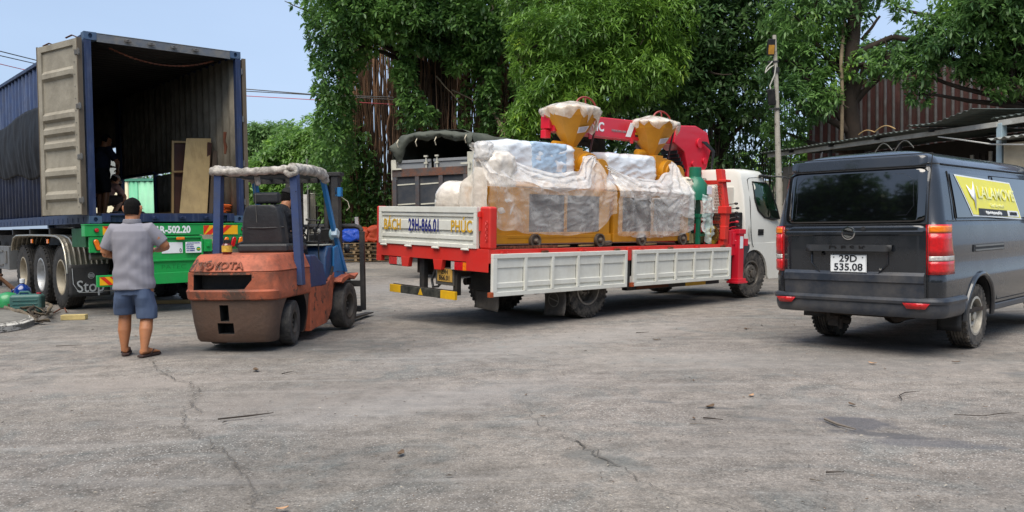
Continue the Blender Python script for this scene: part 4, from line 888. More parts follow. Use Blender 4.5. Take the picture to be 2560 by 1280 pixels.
for x, mm in ((1.965, REDL), (2.08, ORAL), (2.21, REDL), (2.33, ORAL)): oval(tr, x, 1.085, .035, .085, R(-16), mm)
oval(tr, .08, 1.305, .028, .029, 0, REDL, -.044); oval(tr, 2.38, 1.29, .024, .025, 0, REDL, -.044)
MB().cbox((1.33, -.045, 1.16), (.13, .04, .045)).build('marker_lamp', ORAL, tr, .01)
WH = mat('white_print', '#e9ecec', .45, var=.04); DKP = mat('dark_print', '#1a1c22', .5, var=.05); BLP = mat('blue_print', '#2b3d8f', .5, var=.05)
lettering('1R-502.20', .155, WH, tr, rearM(.945, -.042, 1.298), wide=.86, bold=.006, align='LEFT')
p = bx('number_plate', WH, tr, 1.04, 1.37, -.028, -.022, .925, 1.10, .002); lettering('0', .09, DKP, p, rearM(1.335, -.030, .965), wide=.8)
p = bx('sign_board', WH, tr, 1.405, 1.64 + .02, -.062, -.054, .925, 1.10, .002)
lettering('CTY TNHH DVVT TH\u00c0NH T\u00c0I', .021, BLP, p, rearM(1.53, -.063, 1.083), wide=.72, bold=.001)
for i, t_ in enumerate(('0943 72 72 77', 'TLBT: 8900KG', 'TTTM: 29200KG', 'TLKT: 39200KG')):
    lettering(t_, .022, BLP, p, rearM(1.415, -.063, 1.053 - .031*i), wide=.9, bold=.001, align='LEFT')
MB().lathe([(.034, 0), (.034, -.002), (.001, -.002)], (1.612, -.062, .985), 'y', 20).build('round_emblem', GR, p)
MB().box(1.588, 1.636, -.067, -.065, .978, .992).build('emblem_band', YL, p)
lettering('PATEC', .10, mat('embossed_green', '#0b6b31', .5), tr, Matrix.Translation((1.225, -.021, .705)) @ Matrix.Rotation(R(90), 4, 'X'), wide=1.35, bold=-.003)
# frame, axles, wheels
MB().box(.72, .86, .14, 12.0, .95, 1.36).box(1.58, 1.72, .14, 12.0, .95, 1.36).build('chassis_beam', BLACKM, tr, .004)
m = MB()
for y in (1.0, 2.5, 3.9, 5.3, 7, 9, 11): m.box(.05, 2.39, y, y + .09, 1.25, 1.36)
m.build('cross_member', BLACKM, tr)
MB().box(-.02, .62, .16, .9, 1.05, 1.34).build('side_bracket', mat('trailer_green_dark', '#0f5a30', .6, var=.2, dirt=('#20201c', .7, 3)), tr, .004)
TW = mat('trailer_rim', '#a9a190', .55, .3, var=.15, dirt=('#7a6c54', .7, 6))
w0 = wheel(tr, (.19, 1.93, .53), .53, .28, .29, -1, rubber=RUBBER_CLEAN, rimm=TW, style='deep')
SLV = mat('silver_rim', '#b9bcbe', .4, .6, var=.15, dirt=('#6d655b', .6, 5))
w1 = wheel(tr, (.19, 3.26, .53), .53, .28, .29, -1, rubber=RUBBER_CLEAN, rimm=SLV, style='deep')
w2 = dup(w0, tr, (.19, 4.59, .53))
for y in (1.93, 3.26, 4.59):
    dup(w0, tr, (2.25, y, .53), (0, 0, R(180)))
    MB().cyl((.2, y, .53), (2.2, y, .53), .06, n=12).box(.7, .88, y - .5, y + .5, .60, .66).build('axle', BLACKM, tr)
# ribbed bright mudguard over the left wheels
path = [(1.17, .62), (1.19, .75), (1.27, .95), (1.38, 1.09), (1.55, 1.18), (1.80, 1.22), (2.4, 1.235), (3.6, 1.24), (4.6, 1.235), (4.85, 1.19), (5.0, 1.06), (5.05, .95)]
PP = []
for a, b in zip(path, path[1:]):
    for k in range(4): PP.append((a[0] + (b[0]-a[0])*k/4, a[1] + (b[1]-a[1])*k/4))
PP.append(path[-1])
def ff(u, v):
    i = min(int(u * (len(PP)-1) + .5), len(PP)-1); p = PP[i]; q = PP[min(i+1, len(PP)-1)]; o = PP[max(i-1, 0)]
    tx, tz = q[0]-o[0], q[1]-o[1]; L = math.hypot(tx, tz); nx, nz_ = -tz/L, tx/L
    x = -.03 + v * .64; rib = .016 * (1 if (v * 8) % 1 > .5 else 0) if v > .07 else .01
    return (x, p[0] + nx*rib, p[1] + nz_*rib)
FEN = mat('bright_mudguard', '#b4b0a3', .3, .85, var=.15, dirt=('#6e6450', .55, 3), bump=(.1, 10))
MB().grid(ff, len(PP)-1, 48).build('mudguard', FEN, tr, solid=.003, smooth=30)
MB().tube([(-.035, p[0], p[1]) for p in path], .018, 8).build('mudguard_edge', FEN, tr)
MB().cyl((-.03, 1.42, 1.04), (.8, 1.30, 1.06), .028, n=10).build('mudguard_arm', mat('trailer_green_dark', '#0f5a30'), tr)
for y in (2.2, 3.3): MB().box(-.06, -.04, y, y + .1, 1.10, 1.17).build('side_reflector', ORAL, tr, .004)
fl = MB().grid(lambda u, v: (-.03 + .61*u, 1.11 + .02*math.sin(u*5)*(1-v), .24 + .52*v), 12, 8).build('mudflap', mat('mudflap', '#2b2c2f', .6, var=.15, dirt=('#4c4a46', .5, 4)), tr, solid=.008)
SVP = mat('silver_print', '#b8bcbd', .5, var=.1)
lettering('Stop', .27, SVP, fl, rearM(.285, 1.088, .395) @ Matrix.Shear('XY', 4, (.25, 0)) if False else rearM(.285, 1.088, .395), wide=.85, bold=.002)
m = MB(); m.tube([(.02, 1.092, .70), (.03, 1.092, .45), (.11, 1.092, .31), (.46, 1.092, .295), (.54, 1.092, .36), (.555, 1.092, .52)], .005, 6)
m.lathe([(.050, 0), (.050, -.004), (.044, -.004), (.044, 0)], (.30, 1.092, .575), 'y', 24, closed=True)
for dz in (-.02, 0, .02): m.box(.262, .338, 1.088, 1.092, .57 + dz, .58 + dz)
m.build('flap_print', SVP, fl)
bx('toolbox', mat('toolbox_steel', '#77797a', .5, .4, var=.15, dirt=('#4a4743', .6, 3)), tr, .02, .5, 5.6, 7.6, .55, 1.02, .01)
MB().box(.0, .02, 5.75, 5.95, .68, .93).box(.0, .02, 6.1, 7.5, .62, .66).box(.0, .02, 6.1, 7.5, .9, .94).build('toolbox_trim', STEELG, tr, .003)
MB().cbox((.3, .1, .38), (.2, .02, .012)).cbox((.38, .1, .33), (.1, .02, .01)).cyl((.1, .4, .9), (2.3, .4, .9), .05).build('rear_stay', STEELG, tr)
for x in (.8, 1.6): MB().box(x, x+.08, .4, .5, .5, 1.0).build('bumper_stay', BLACKM, tr)
MB().box(.4, 2.0, 4.9, 6.9, .55, .95).build('air_tank', UNDER, tr, .02)
m = MB()
for y in (9.6,): m.box(.5, .64, y, y+.14, .02, 1.1).box(1.8, 1.94, y, y+.14, .02, 1.1)
m.build('landing_leg', BLACKM, tr)

# ---- things in the container
def cl(x, y, z): # container-local to world
    a = R(CYAW); return (CX + x*math.cos(a) + y*math.sin(a), CY - x*math.sin(a) + y*math.cos(a), CZ + z)
PLY = mat('plywood', '#b49b6c', .7, var=.14, vs_=5, streak=('#8a6f46', .5), chips=('#4e3a28', .705, 22))
o = MB().add([(1.62,.74,.165),(2.08,.70,.165),(2.30,.98,1.50),(1.87,1.0,1.48),(1.63,.76,.165),(2.09,.72,.165),(2.31,1.0,1.50),(1.88,1.02,1.48)],
    [(0,1,2,3),(7,6,5,4),(0,4,5,1),(1,5,6,2),(2,6,7,3),(3,7,4,0)]).build('plywood_board', PLY)
tag(o, 'tall pale plywood board leaning inside the open container', 'wooden board')
o.location = (CX, CY, CZ); o.rotation_euler = (0, 0, R(-CYAW))
DW = mat('dark_red_wood', '#4a2c22', .7, var=.25, streak=('#2c1912', .5)); PW = mat('pale_wood', '#a88a5c', .75, var=.15)
fr = thing('framed_panel', 'dark reddish wooden panel with pale edge standing behind the plywood board', 'wooden panel', (CX, CY, CZ), R(-CYAW))
MB().add([(1.64,1.08,.165),(2.0,1.06,.165),(2.12,1.28,1.44),(1.76,1.3,1.42),(1.64,1.11,.165),(2.0,1.09,.165),(2.12,1.31,1.44),(1.76,1.33,1.42)],[(0,1,2,3),(7,6,5,4),(0,4,5,1),(1,5,6,2),(2,6,7,3),(3,7,4,0)]).build('panel', DW, fr)
MB().bar((1.62,1.06,.17),(1.74,1.28,1.45),.035).bar((1.74,1.28,1.43),(2.12,1.26,1.45),.035).bar((1.68,1.15,.9),(2.0,1.13,.92),.03).build('edge_batten', PW, fr)
for i, (x, y, a, l_, t_) in enumerate(((2.2, .85, 75, 1.25, 0), (2.27, .78, 80, 1.1, 1))):
    o = MB().bar((x - .1, y, .17), (x + .06, y + .1, .17 + l_), .07, .03).build('timber_plank', DW if t_ == 0 else mat('old_grey_wood', '#5d5044', .85, var=.25, streak=('#2c2520', .5)))
    o.location = (CX, CY, CZ); o.rotation_euler = (0, 0, R(-CYAW)); tag(o, ['dark upright plank just right of the pale plywood board', 'greyish upright plank nearest the corrugated container wall'][i], 'plank')
OS = mat('orange_webbing', '#d2601c', .8, var=.2, bump=(.6, 40))
m = MB(); random.seed(4)
for i in range(9):
    cx_, cy_ = random.uniform(-.06, .06), random.uniform(-.04, .04); r_ = random.uniform(.07, .13)
    m.tube([(2.18 + cx_ + r_*math.cos(a), .33 + cy_ + r_*.8*math.sin(a), .185 + .014*i + .01*math.sin(a*2)) for a in [2*math.pi*j/14 for j in range(14)]], .013, 6, closed=True)
o = m.build('strap_bundle', OS); o.location = (CX, CY, CZ); o.rotation_euler = (0, 0, R(-CYAW)); tag(o, 'coiled orange lashing strap on the container floor edge', 'strap')
m = MB()
for a, b, w_ in (((1.55,3.0,.19),(2.2,2.7,.20),.09), ((1.7,2.6,.18),(2.25,2.2,.19),.07), ((1.95,3.3,.2),(2.25,2.6,.24),.06)): 
    o = MB().bar(a, b, w_, .03).build('loose_batten', PW); o.location = (CX, CY, CZ); o.rotation_euler = (0, 0, R(-CYAW))
    tag(o, {.09: 'widest pale batten on the container floor behind the workers', .07: 'middle pale batten on the container floor near the side opening', .06: 'narrow pale batten lying across the others inside the container'}[w_], 'batten', 'battens on the container floor')
# ---------------------------------------------------------------- red and white crane truck
TLOC, TROT = (-.286, 10.09, 0), (R(-.6), R(1.8), R(-47.2))
WP = mat('truck_white', '#d9d9d0', .42, var=.06, dirt=('#a39e90', .40, 3), streak=('#9b9484', .14), chips=('#6b5a4c', .725, 9), bump=(.12, 10))
RP = mat('truck_red', '#cf2b22', .42, var=.10, dirt=('#8d3a30', .35, 3), chips=('#5e2a22', .71, 9), bump=(.15, 12), coat=.1)
CRN = mat('crane_red', '#d31f34', .35, var=.06, dirt=('#9c2434', .25, 3), coat=.3)
CABW = mat('cab_white', '#e2e1d8', .28, var=.03, dirt=('#b9b2a2', .35, 1.5), coat=.5)
DARKGL = mat('dark_glass', '#0c1410', .06, var=.1, spec=.8, coat=.6)
YSAF = mat('safety_yellow', '#e0ae12', .5, var=.12, dirt=('#7d6420', .4, 6), chips=('#3f3a30', .70, 12))
YW = mat('machine_yellow', '#c98a16', .45, var=.12, dirt=('#8a5a1c', .5, 3), bump=(.1, 12))
GOLD = mat('gold_print', '#c79b22', .5, var=.1); NAVY = mat('navy_print', '#1b2270', .5, var=.1)
tk = thing('crane_truck', 'flatbed truck with red crane, white drop sides and white cab', 'truck', TLOC, rot=TROT)
# deck and rear frame
DECK = mat('rusty_deck', '#7a5240', .85, var=.3, dirt=('#3c2a22', .6, 3), bump=(.5, 20))
bx('deck', DECK, tk, -2.38, -.03, .02, 5.22, .93, .985)
MB().box(-.03, .0, .05, 5.22, .93, .997).box(-2.42, -2.38, .05, 5.22, .93, .997).build('deck_edge', RP, tk, .004)
m = MB(); m.box(-2.42, .0, -.03, .05, .83, 1.0).box(-.42, .0, -.035, -.03, .72, 1.0)
m.build('rear_beam', RP, tk, .006)
for x0, x1 in ((-1.82, -1.62), (-1.10, -.90)): MB().prism([(x0, .83), (x1, .83), (x1 - .03, .70), (x0 + .03, .70)], 'xz', -.035, .03).build('rear_bracket', RP, tk, .004)
bx('rear_corner', RP, tk, -2.42, -2.30, -.034, .03, .75, .83, .004)
bx('tail_post', RP, tk, -.20, .0, -.02, .11, 1.0, 1.52, .03)
bx('tail_post', RP, tk, -2.44, -2.35, -.02, .11, 1.0, 1.52, .02)
c = MB()
for i in range(7):
    z = 1.33 - .035*i; c.lathe([(.017, -.004), (.021, 0), (.017, .004), (.013, 0)], (-.045 + .006*(i % 2), -.035 - .006*(i % 2), z), 'x' if i % 2 else 'y', 10, closed=True)
c.build('latch_chain', RP, tk)
MB().cyl((-.17, -.03, 1.46), (-.17, -.03, 1.22), .016, n=8).cbox((-.17, -.035, 1.42), (.05, .03, .06)).build('latch', RP, tk)
# tailgate: frame, pressed panel with steps, hinges
tg = holder('tailgate', tk, (0, 0, 0))
m = MB(); X0, X1 = -2.34, -.215
m.box(X0, X1, -.05, .0, 1.44, 1.515).box(X0, X1, -.05, .0, 1.0, 1.05).box(X0, X0 + .06, -.05, .0, 1.05, 1.44).box(X1 - .06, X1, -.05, .0, 1.05, 1.44)
m.build('gate_frame', WP, tg, .005)
prof = [(1.05, -.012), (1.10, -.012), (1.105, -.034), (1.15, -.034), (1.155, -.014), (1.215, -.014), (1.22, -.036), (1.335, -.036), (1.34, -.014), (1.39, -.014), (1.395, -.034), (1.44, -.034)]
m = MB(); m.add([(x, y, z) for z, y in prof for x in (X0 + .06, X1 - .06)], [(2*i, 2*i+1, 2*i+3, 2*i+2) for i in range(len(prof)-1)]); m.build('gate_panel', WP, tg, smooth=10)
for x in (-2.2, -1.62, -1.02, -.42):
    MB().cbox((x, -.055, 1.01), (.09, .02, .07)).cyl((x - .07, -.06, .985), (x + .07, -.06, .985), .014, n=8).build('gate_hinge', WP, tg, .003)
lettering('B\u00c1CH', .205, GOLD, tg, rearM(-2.02, -.040, 1.262), wide=.72, bold=.0045, gap=1.08)
lettering('29H-866.01', .225, NAVY, tg, rearM(-1.30, -.040, 1.262), wide=.57, bold=.006, gap=1.12)
lettering('PH\u00daC', .205, GOLD, tg, rearM(-.52, -.040, 1.262), wide=.74, bold=.0045, gap=1.08)
# lamps, plate, under-run bar
for x0, seq in ((-2.12, ((0, .19, REDL), (.19, .30, CLRL))), (-.74, ((0, .07, CLRL), (.07, .24, REDL), (.24, .34, ORAL)))):
    l = holder('tail_lamp', tk); bx('lamp_housing', BLACKP, l, x0 - .012, x0 + seq[-1][1] + .012, -.0, .05, .70, .83, .004)
    for a, b, mm in seq: bx('lamp_lens', mm, l, x0 + a, x0 + b, -.025, 0, .715, .82, .005)
bx('under_run_stay', BLACKM, tk, -1.50, -1.40, .05, .12, .42, .84, .003); bx('under_run_stay', BLACKM, tk, -.78, -.70, .05, .12, .38, .84, .003)
ur = bx('under_run_bar', mat('bar_black', '#20221f', .6, var=.2, dirt=('#6b6a60', .5, 8)), tk, -1.87, -.98, .0, .04, .325, .43, .003)
bx('bar_end', YSAF, ur, -2.13, -1.87, .0, .04, .325, .43, .003); bx('bar_end', YSAF, ur, -.98, -.68, .0, .04, .325, .43, .003)
MB().prism([(-1.46, .335), (-1.36, .335), (-1.41, .425)], 'xz', -.004, -.001).build('warning_triangle', YSAF, ur)
bx('rub_strip', UNDER, tk, -2.1, -.7, .04, .06, .42, .44)
YPL = mat('yellow_plate', '#c39a4a', .5, var=.1, dirt=('#6d5430', .4, 9))
p = bx('number_plate', YPL, tk, -1.075, -.765, .02, .028, .545, .715, .004)
lettering('29H', .085, DKP, p, rearM(-.92, .018, .672), wide=.95, bold=.001); lettering('866.01', .095, DKP, p, rearM(-.92, .018, .592), wide=.9, bold=.001)
bx('plate_backing', STEELG, tk, -1.12, -.74, .03, .05, .50, .73, .004)
MB().tube([(-1.15, .06, .72), (-1.2, .03, .55), (-1.16, .02, .46), (-1.08, .04, .47), (-1.03, .08, .55)], .018, 8).build('hose', BLACKP, tk)
# chassis
m = MB(); m.box(-1.62, -1.54, .1, 7.0, .62, .84).box(-.86, -.78, .1, 7.0, .62, .84)
for y in [.25 + .42*i for i in range(13)]: m.box(-2.34, -.08, y, y + .05, .84, .93)
m.build('chassis', UNDER, tk)
# drop sides hanging down along the right edge
def dropside(y0, y1):
    d = holder('drop_side', tk); z0, z1 = .425, .945; n = 5; m = MB()
    m.box(.004, .05, y0, y1, z1 - .055, z1).box(.004, .05, y0, y1, z0, z0 + .055).box(.004, .05, y0, y0 + .07, z0 + .055, z1 - .055).box(.004, .05, y1 - .05, y1, z0 + .055, z1 - .055)
    m.build('side_frame', WP, d, .005)
    w_ = (y1 - .05 - y0 - .07) / n
    for i in range(1, n): bx('side_post', WP, d, .014, .052, y0 + .07 + w_*i - .022, y0 + .07 + w_*i + .022, z0 + .055, z1 - .055, .004)
    for i in range(n):
        a, b = y0 + .07 + w_*i + (.022 if i else 0), y0 + .07 + w_*(i+1) - (.022 if i < n-1 else 0)
        pr = [(z0 + .055, .012), (z0 + .10, .012), (z0 + .105, .030), (z0 + .16, .030), (z0 + .168, .010), (z1 - .175, .010), (z1 - .17, .024), (z1 - .055, .024)]
        MB().add([(x, y, z) for z, x in pr for y in (a, b)], [(2*k, 2*k+1, 2*k+3, 2*k+2) for k in range(len(pr)-1)]).build('side_panel', WP, d, smooth=10)
    for i in range(4):
        y = y0 + .2 + (y1 - y0 - .4) * i / 3
        MB().cyl((.02, y - .06, .96), (.02, y + .06, .96), .013, n=8).cbox((.03, y, .95), (.02, .06, .05)).build('side_hinge', RUSTY if i % 2 else RP, d)
    MB().cbox((.03, y0 - .02, .45), (.05, .06, .06)).build('side_catch', mat('rust_orange', '#a24a22', .8, var=.3, chips=('#c9c4b8', .6, 20)), d, .004)
dropside(.0, 2.545); dropside(2.685, 5.19)
bx('side_stanchion', RP, tk, -.02, .03, 2.575, 2.655, .80, .985, .004)
# under the bed
MB().box(-.10, .0, 2.60, 2.66, .40, .80).build('stanchion_leg', BLACKM, tk)
bx('side_rail', BLACKM, tk, -.34, -.24, 2.9, 5.3, .33, .42, .004); bx('side_rail_yellow', YSAF, tk, -.245, -.235, 4.35, 4.9, .33, .41)
bx('side_rail_rust', RUSTY, tk, -.245, -.232, 3.1, 3.9, .34, .40)
MB().box(-2.0, -1.6, 3.0, 4.4, .4, .8).cyl((-1.9, 3.9, .55), (-1.9, 4.9, .55), .22, n=16).build('fuel_tank', UNDER, tk, .02)
MB().cyl((-1.2, .6, .5), (-1.2, 5.5, .62), .05, n=10).ball((-1.2, 1.95, .45), .2).cyl((-2.1, 1.95, .43), (-.2, 1.95, .43), .07).build('drive_axle', UNDER, tk)
def wz(x, y, r): return r + .0105*y + .0314*x + .0
rr = wheel(tk, (-.25, 1.95, wz(-.2, 1.95, .405)), .405, .215, .22, 1, style='deep')
dup(rr, tk, (-.50, 1.95, wz(-.45, 1.95, .405)))
dup(rr, tk, (-2.17, 1.95, wz(-2.2, 1.95, .405)), (0, 0, R(180))); dup(rr, tk, (-1.92, 1.95, wz(-1.95, 1.95, .405)), (0, 0, R(180)))
wheel(tk, (-.24, 6.13, wz(-.2, 6.13, .405)), .405, .22, .225, 1, style='front', steer=R(-3), rimm=mat('hub_rim', '#6f6a63', .55, .5, var=.2, dirt=('#4a4137', .7, 8)))
wheel(tk, (-2.06, 6.13, wz(-2.1, 6.13, .405)), .405, .22, .225, -1, style='front')
FLP = mat('rubber_flap', '#4a4642', .75, var=.2, dirt=('#7b746a', .6, 4))
f1 = MB().grid(lambda u, v: (-.43 + .37*u, 1.36 + .03*math.sin(v*3) + .02*u, .075 + .36*v + .03*(u-.5)), 8, 8).build('mudflap', FLP, tk, solid=.01)
MB().lathe([(.10, 0), (.10, -.006), (.088, -.006), (.088, 0)], (-.25, 1.365, .29), 'y', 28, closed=True).cbox((-.25, 1.36, .29), (.17, .006, .014), (0, .25, 0)).build('flap_emblem', mat('flap_print', '#7a756d', .7), f1)
MB().grid(lambda u, v: (-.78 + .46*u, .42 + .02*math.sin(v*3), .20 + .24*v - .02*u), 8, 6).build('mudflap', FLP, tk, solid=.01)
bx('side_locker', BLACKM, tk, -.80, -.30, .36, .9, .44, .72, .01)
m = MB()
m.lathe([(.46, -.26), (.47, -.24), (.47, .0), (.46, .02)], (-.30, 1.95, .42), 'x', 32)
# bulkhead behind the crane: two bent red posts with a rusty mesh between
for x, s in ((-.06, 1), (-2.34, -1)):
    MB().loft([[(x + dx*.055 + o, 5.08 + dy*.06, z) for dx, dy in ((-1,-1),(1,-1),(1,1),(-1,1))] for z, o in ((.985, .02), (1.45, .04), (1.55, .035), (1.95, -.03), (2.21, -.07))]).build('bulkhead_post', RP, tk, .008)
for c_, s_ in (((-.02, 5.07, 1.55), (.16, .16, .12)), ((-.04, 5.07, 2.02), (.15, .16, .04)), ((.0, 5.04, 1.18), (.10, .10, .22))): MB().cbox(c_, s_).build('post_collar', RP, tk, .01)
m = MB(); m.bar((-.1, 5.08, 2.0), (-2.3, 5.08, 2.0), .07).bar((-.1, 5.08, 1.35), (-2.3, 5.08, 1.35), .05); m.build('bulkhead_rail', RP, tk, .004)
cm = MB()
for j in range(5):
    for i in range(18):
        a = .2*(i % 2); cm.lathe([(.016, -.004), (.021, 0), (.016, .004), (.012, 0)], (-.17 + .026*j - .25*.0, 5.02, 1.93 - .05*i), 'x' if (i + j) % 2 else 'y', 7, closed=True)
cm.build('hanging_chains', RUSTY, tk)
# crane: column, folded boom, hydraulics, stabiliser, control levers
cr_ = holder('crane', tk)
m = MB(); m.box(-1.55, -.75, 5.28, 5.72, .95, 1.35).box(-1.38, -.92, 5.3, 5.7, 1.35, 1.6)
m.build('crane_base', CRN, cr_, .02)
m = MB(); m.prism([(5.34, 1.6), (5.66, 1.6), (5.74, 2.10), (5.98, 2.30), (6.10, 2.62), (5.98, 2.93), (5.62, 3.02), (5.05, 2.98), (5.0, 2.68), (5.30, 2.55), (5.40, 2.30)], 'yz', -1.36, -1.00)
m.build('crane_column', CRN, cr_, .02)
m = MB(); m.prism([(2.15, 2.66), (5.35, 2.66), (5.35, 3.0), (2.15, 2.94)], 'yz', -1.32, -1.06); m.build('boom', CRN, cr_, .015)
MB().prism([(2.08, 2.70), (2.15, 2.70), (2.15, 2.90), (2.08, 2.88)], 'yz', -1.28, -1.10).cbox((-1.19, 2.10, 2.62), (.10, .12, .12)).build('boom_tip', CRN, cr_, .01)
for y in (2.9, 3.9, 4.6): MB().box(-1.06, -1.045, y, y + .06, 2.60, 2.68).build('boom_lug', CRN, cr_)
MB().cyl((-1.2, 4.3, 2.6), (-1.2, 5.5, 2.1), .07, n=14).build('lift_cylinder', STEELG, cr_)
m = MB()
for y, z, r in ((5.72, 2.72, .085), (5.88, 2.42, .06), (5.55, 2.35, .05), (5.75, 2.2, .04)): m.cyl((-1.0, y, z), (-.965, y, z), r, n=20)
m.build('pivot_pins', CRN, cr_, .004)
m = MB()
for k in range(5): m.tube([(-.95, 5.75 + .03*k, 2.75), (-.90, 5.98 + .02*k, 2.6), (-.93, 6.02, 2.3 - .02*k), (-.96, 5.85, 2.0)], .012, 6)
for k in range(6): m.box(-1.33, -1.0, 5.08 + .05*k, 5.10 + .05*k, 2.50 - .06*k, 2.56 - .06*k)
m.build('hydraulic_hoses', BLACKP, cr_)
MB().cyl((-.92, 5.8, 1.9), (-.92, 5.8, 2.05), .05, n=12).ball((-.92, 5.8, 2.07), .05).build('hook_block', STEELG, cr_)
RM = rightM(-1.055, 3.02, 2.80)
lettering('UNIC', .19, WH, cr_, rightM(-1.056, 3.02, 2.80), wide=1.0, bold=.006)
lettering('FURUKAWA UNIC', .05, mat('grey_print', '#8c8284', .5), cr_, rightM(-1.056, 3.62, 2.77), wide=.9, bold=.001)
MB().prism([(3.78, 2.70), (3.90, 2.70), (4.02, 2.93), (3.90, 2.93)], 'yz', -1.058, -1.053).build('white_slash', WH, cr_)
for k, (mm, z) in enumerate(((NAVY, 2.83), (RD, 2.79), (YSAF, 2.75), (DKP, 2.715))): bx('colour_band', mm, cr_, -1.058, -1.053, 4.02, 4.26, z, z + .03, .004)
bx('stabiliser_beam', CRN, cr_, -.42, -.02, 5.34, 5.60, .98, 1.18, .01)
m = MB(); m.box(-.30, -.04, 5.26, 5.55, .80, 1.22); m.build('stabiliser_box', CRN, cr_, .012)
m = MB(); m.box(-.10, .03, 5.44, 5.60, .38, 1.22).box(-.12, .05, 5.42, 5.62, 1.16, 1.24); m.build('stabiliser_leg', CRN, cr_, .01)
MB().box(-.14, .08, 5.36, 5.66, .34, .375).box(-.12,.06,5.40,5.64,.375,.42).build('stabiliser_foot', CRN, cr_, .005)
bx('warning_sticker', WH, cr_, .032, .035, 5.47, 5.56, .92, 1.12); bx('side_lug', CRN, cr_, -.02, .02, 5.62, 5.74, .96, 1.08, .005)
MB().tube([(.04, 5.30, 1.06), (.06, 5.30, 1.05), (.06, 5.30, .93), (.04, 5.30, .92)], .009, 6).build('grab_handle', CRN, cr_)
for k in range(6):
    z = 1.66 - .075*k; a = (-.25, 5.25 + .02*k, z - .09); b = (-.02, 5.40 + .035*(k % 2) + .01*k, z)
    l = MB().tube([a, (b[0] - .1, b[1] - .02, b[2] - .01), b], .008, 6).build('control_lever', STEELG if k < 4 else CRN, cr_)
    MB().ball(b, .022, 10, 6, (1.5, 1.5, 1)).build('lever_knob', BLACKP if k != 4 else CRN, l)
bx('valve_block', BLACKM, cr_, -.5, -.24, 5.2, 5.7, 1.25, 1.5, .01); bx('rear_splash', BLACKP, tk, -.30, -.12, 5.55, 5.78, .75, 1.52, .02)
# cab
cb = holder('cab', tk)
def cab_ring(y, zb, zt, hw, r=.16, top_in=.10):
    cx_ = -1.15; P = []
    P.append((cx_ - hw, y, zb)); P.append((cx_ - hw - .015, y, 1.3)); P.append((cx_ - hw + .03, y, zt - .45))
    for k in range(5): a = math.pi/2*k/4; P.append((cx_ - hw + top_in + r - r*math.cos(a), y, zt - r + r*math.sin(a)))
    Q = [(2*cx_ - p[0], p[1], p[2]) for p in P][::-1]
    return P + Q
rings = [cab_ring(5.80, 1.0, 2.20, 1.0), cab_ring(5.83, .98, 2.26, 1.04), cab_ring(6.1, .95, 2.27, 1.05), cab_ring(6.5, .95, 2.26, 1.05)]
# front part: A-pillar slopes forwards going down
def front_ring(f):
    base = cab_ring(0, .95, 2.26, 1.05); out = []
    for x, _, z in base:
        yt = 6.60 if z > 2.0 else 6.60 + (2.0 - z) * .62 if z > 1.35 else 7.02
        yb = 7.30; out.append((x + (-1.15 - x) * .04 * f, 6.5 + (yt - 6.5) * min(1, f) if f <= 1 else yt + (f-1) * .12, z))
    return out
rings += [front_ring(.5), front_ring(1.0)]
r_ = front_ring(1.0); rings.append([(-1.15 + (p[0] + 1.15) * .93, p[1] + .07, p[2] * .985 + .01) for p in r_])
m = MB(); m.loft(rings); m.build('cab_shell', CABW, cb, .0, smooth=40)
# lower front body with wheel arch
m = MB(); arch = [(5.86, 1.0), (5.86, .95)]
n_ = 12
pts = [(5.78, .95)]
P = [(5.82, 1.02), (5.60 + .0, 1.02)]
poly = [(5.82, 1.0)] + [(6.13 - .46*math.cos(a), .42 + .46*math.sin(a)) for a in [math.pi*(.18 + .64*k/10) for k in range(11)]] + [(6.60, .38), (7.04, .38), (7.09, .95), (7.06, 1.0)]
poly = [(5.82, 1.0), (5.80, .78)] + [(6.13 - .46*math.cos(a), .42 + .46*math.sin(a)) for a in [math.pi*(.25 + .75*k/10) for k in range(11)]] + [(6.62, .36), (7.04, .36), (7.09, .95), (7.06, 1.0)]
MB().prism(poly, 'yz', -.14, -.095).build('cab_lower_side', CABW, cb, .006); MB().prism(poly, 'yz', -2.205, -2.16).build('cab_lower_side', CABW, cb, .006)
bx('front_bumper', CABW, cb, -2.2, -.10, 7.05, 7.16, .38, .8, .02)
MB().box(-2.1, -.2, 5.85, 7.0, .55, .95).build('cab_floor', UNDER, cb)
arc = [(6.13 - .45*math.cos(a), .42 + .45*math.sin(a)) for a in [math.pi*k/14 for k in range(15)]]
MB().grid(lambda u, v: (-.13 - .3*v, arc[int(u*14+.5)][0], arc[int(u*14+.5)][1]), 14, 2).build('wheel_arch_liner', BLACKP, cb, solid=.01)
MB().prism([(5.56, .40), (5.66, .35), (5.72, .55), (5.86, .80), (5.95, .90), (5.95, .98), (5.72, .98), (5.60, .75)], 'yz', -.36, -.07).build('rear_mudguard', mat('grey_plastic', '#3c4046', .5, var=.1, dirt=('#6b675f', .4, 5)), cb, .015)
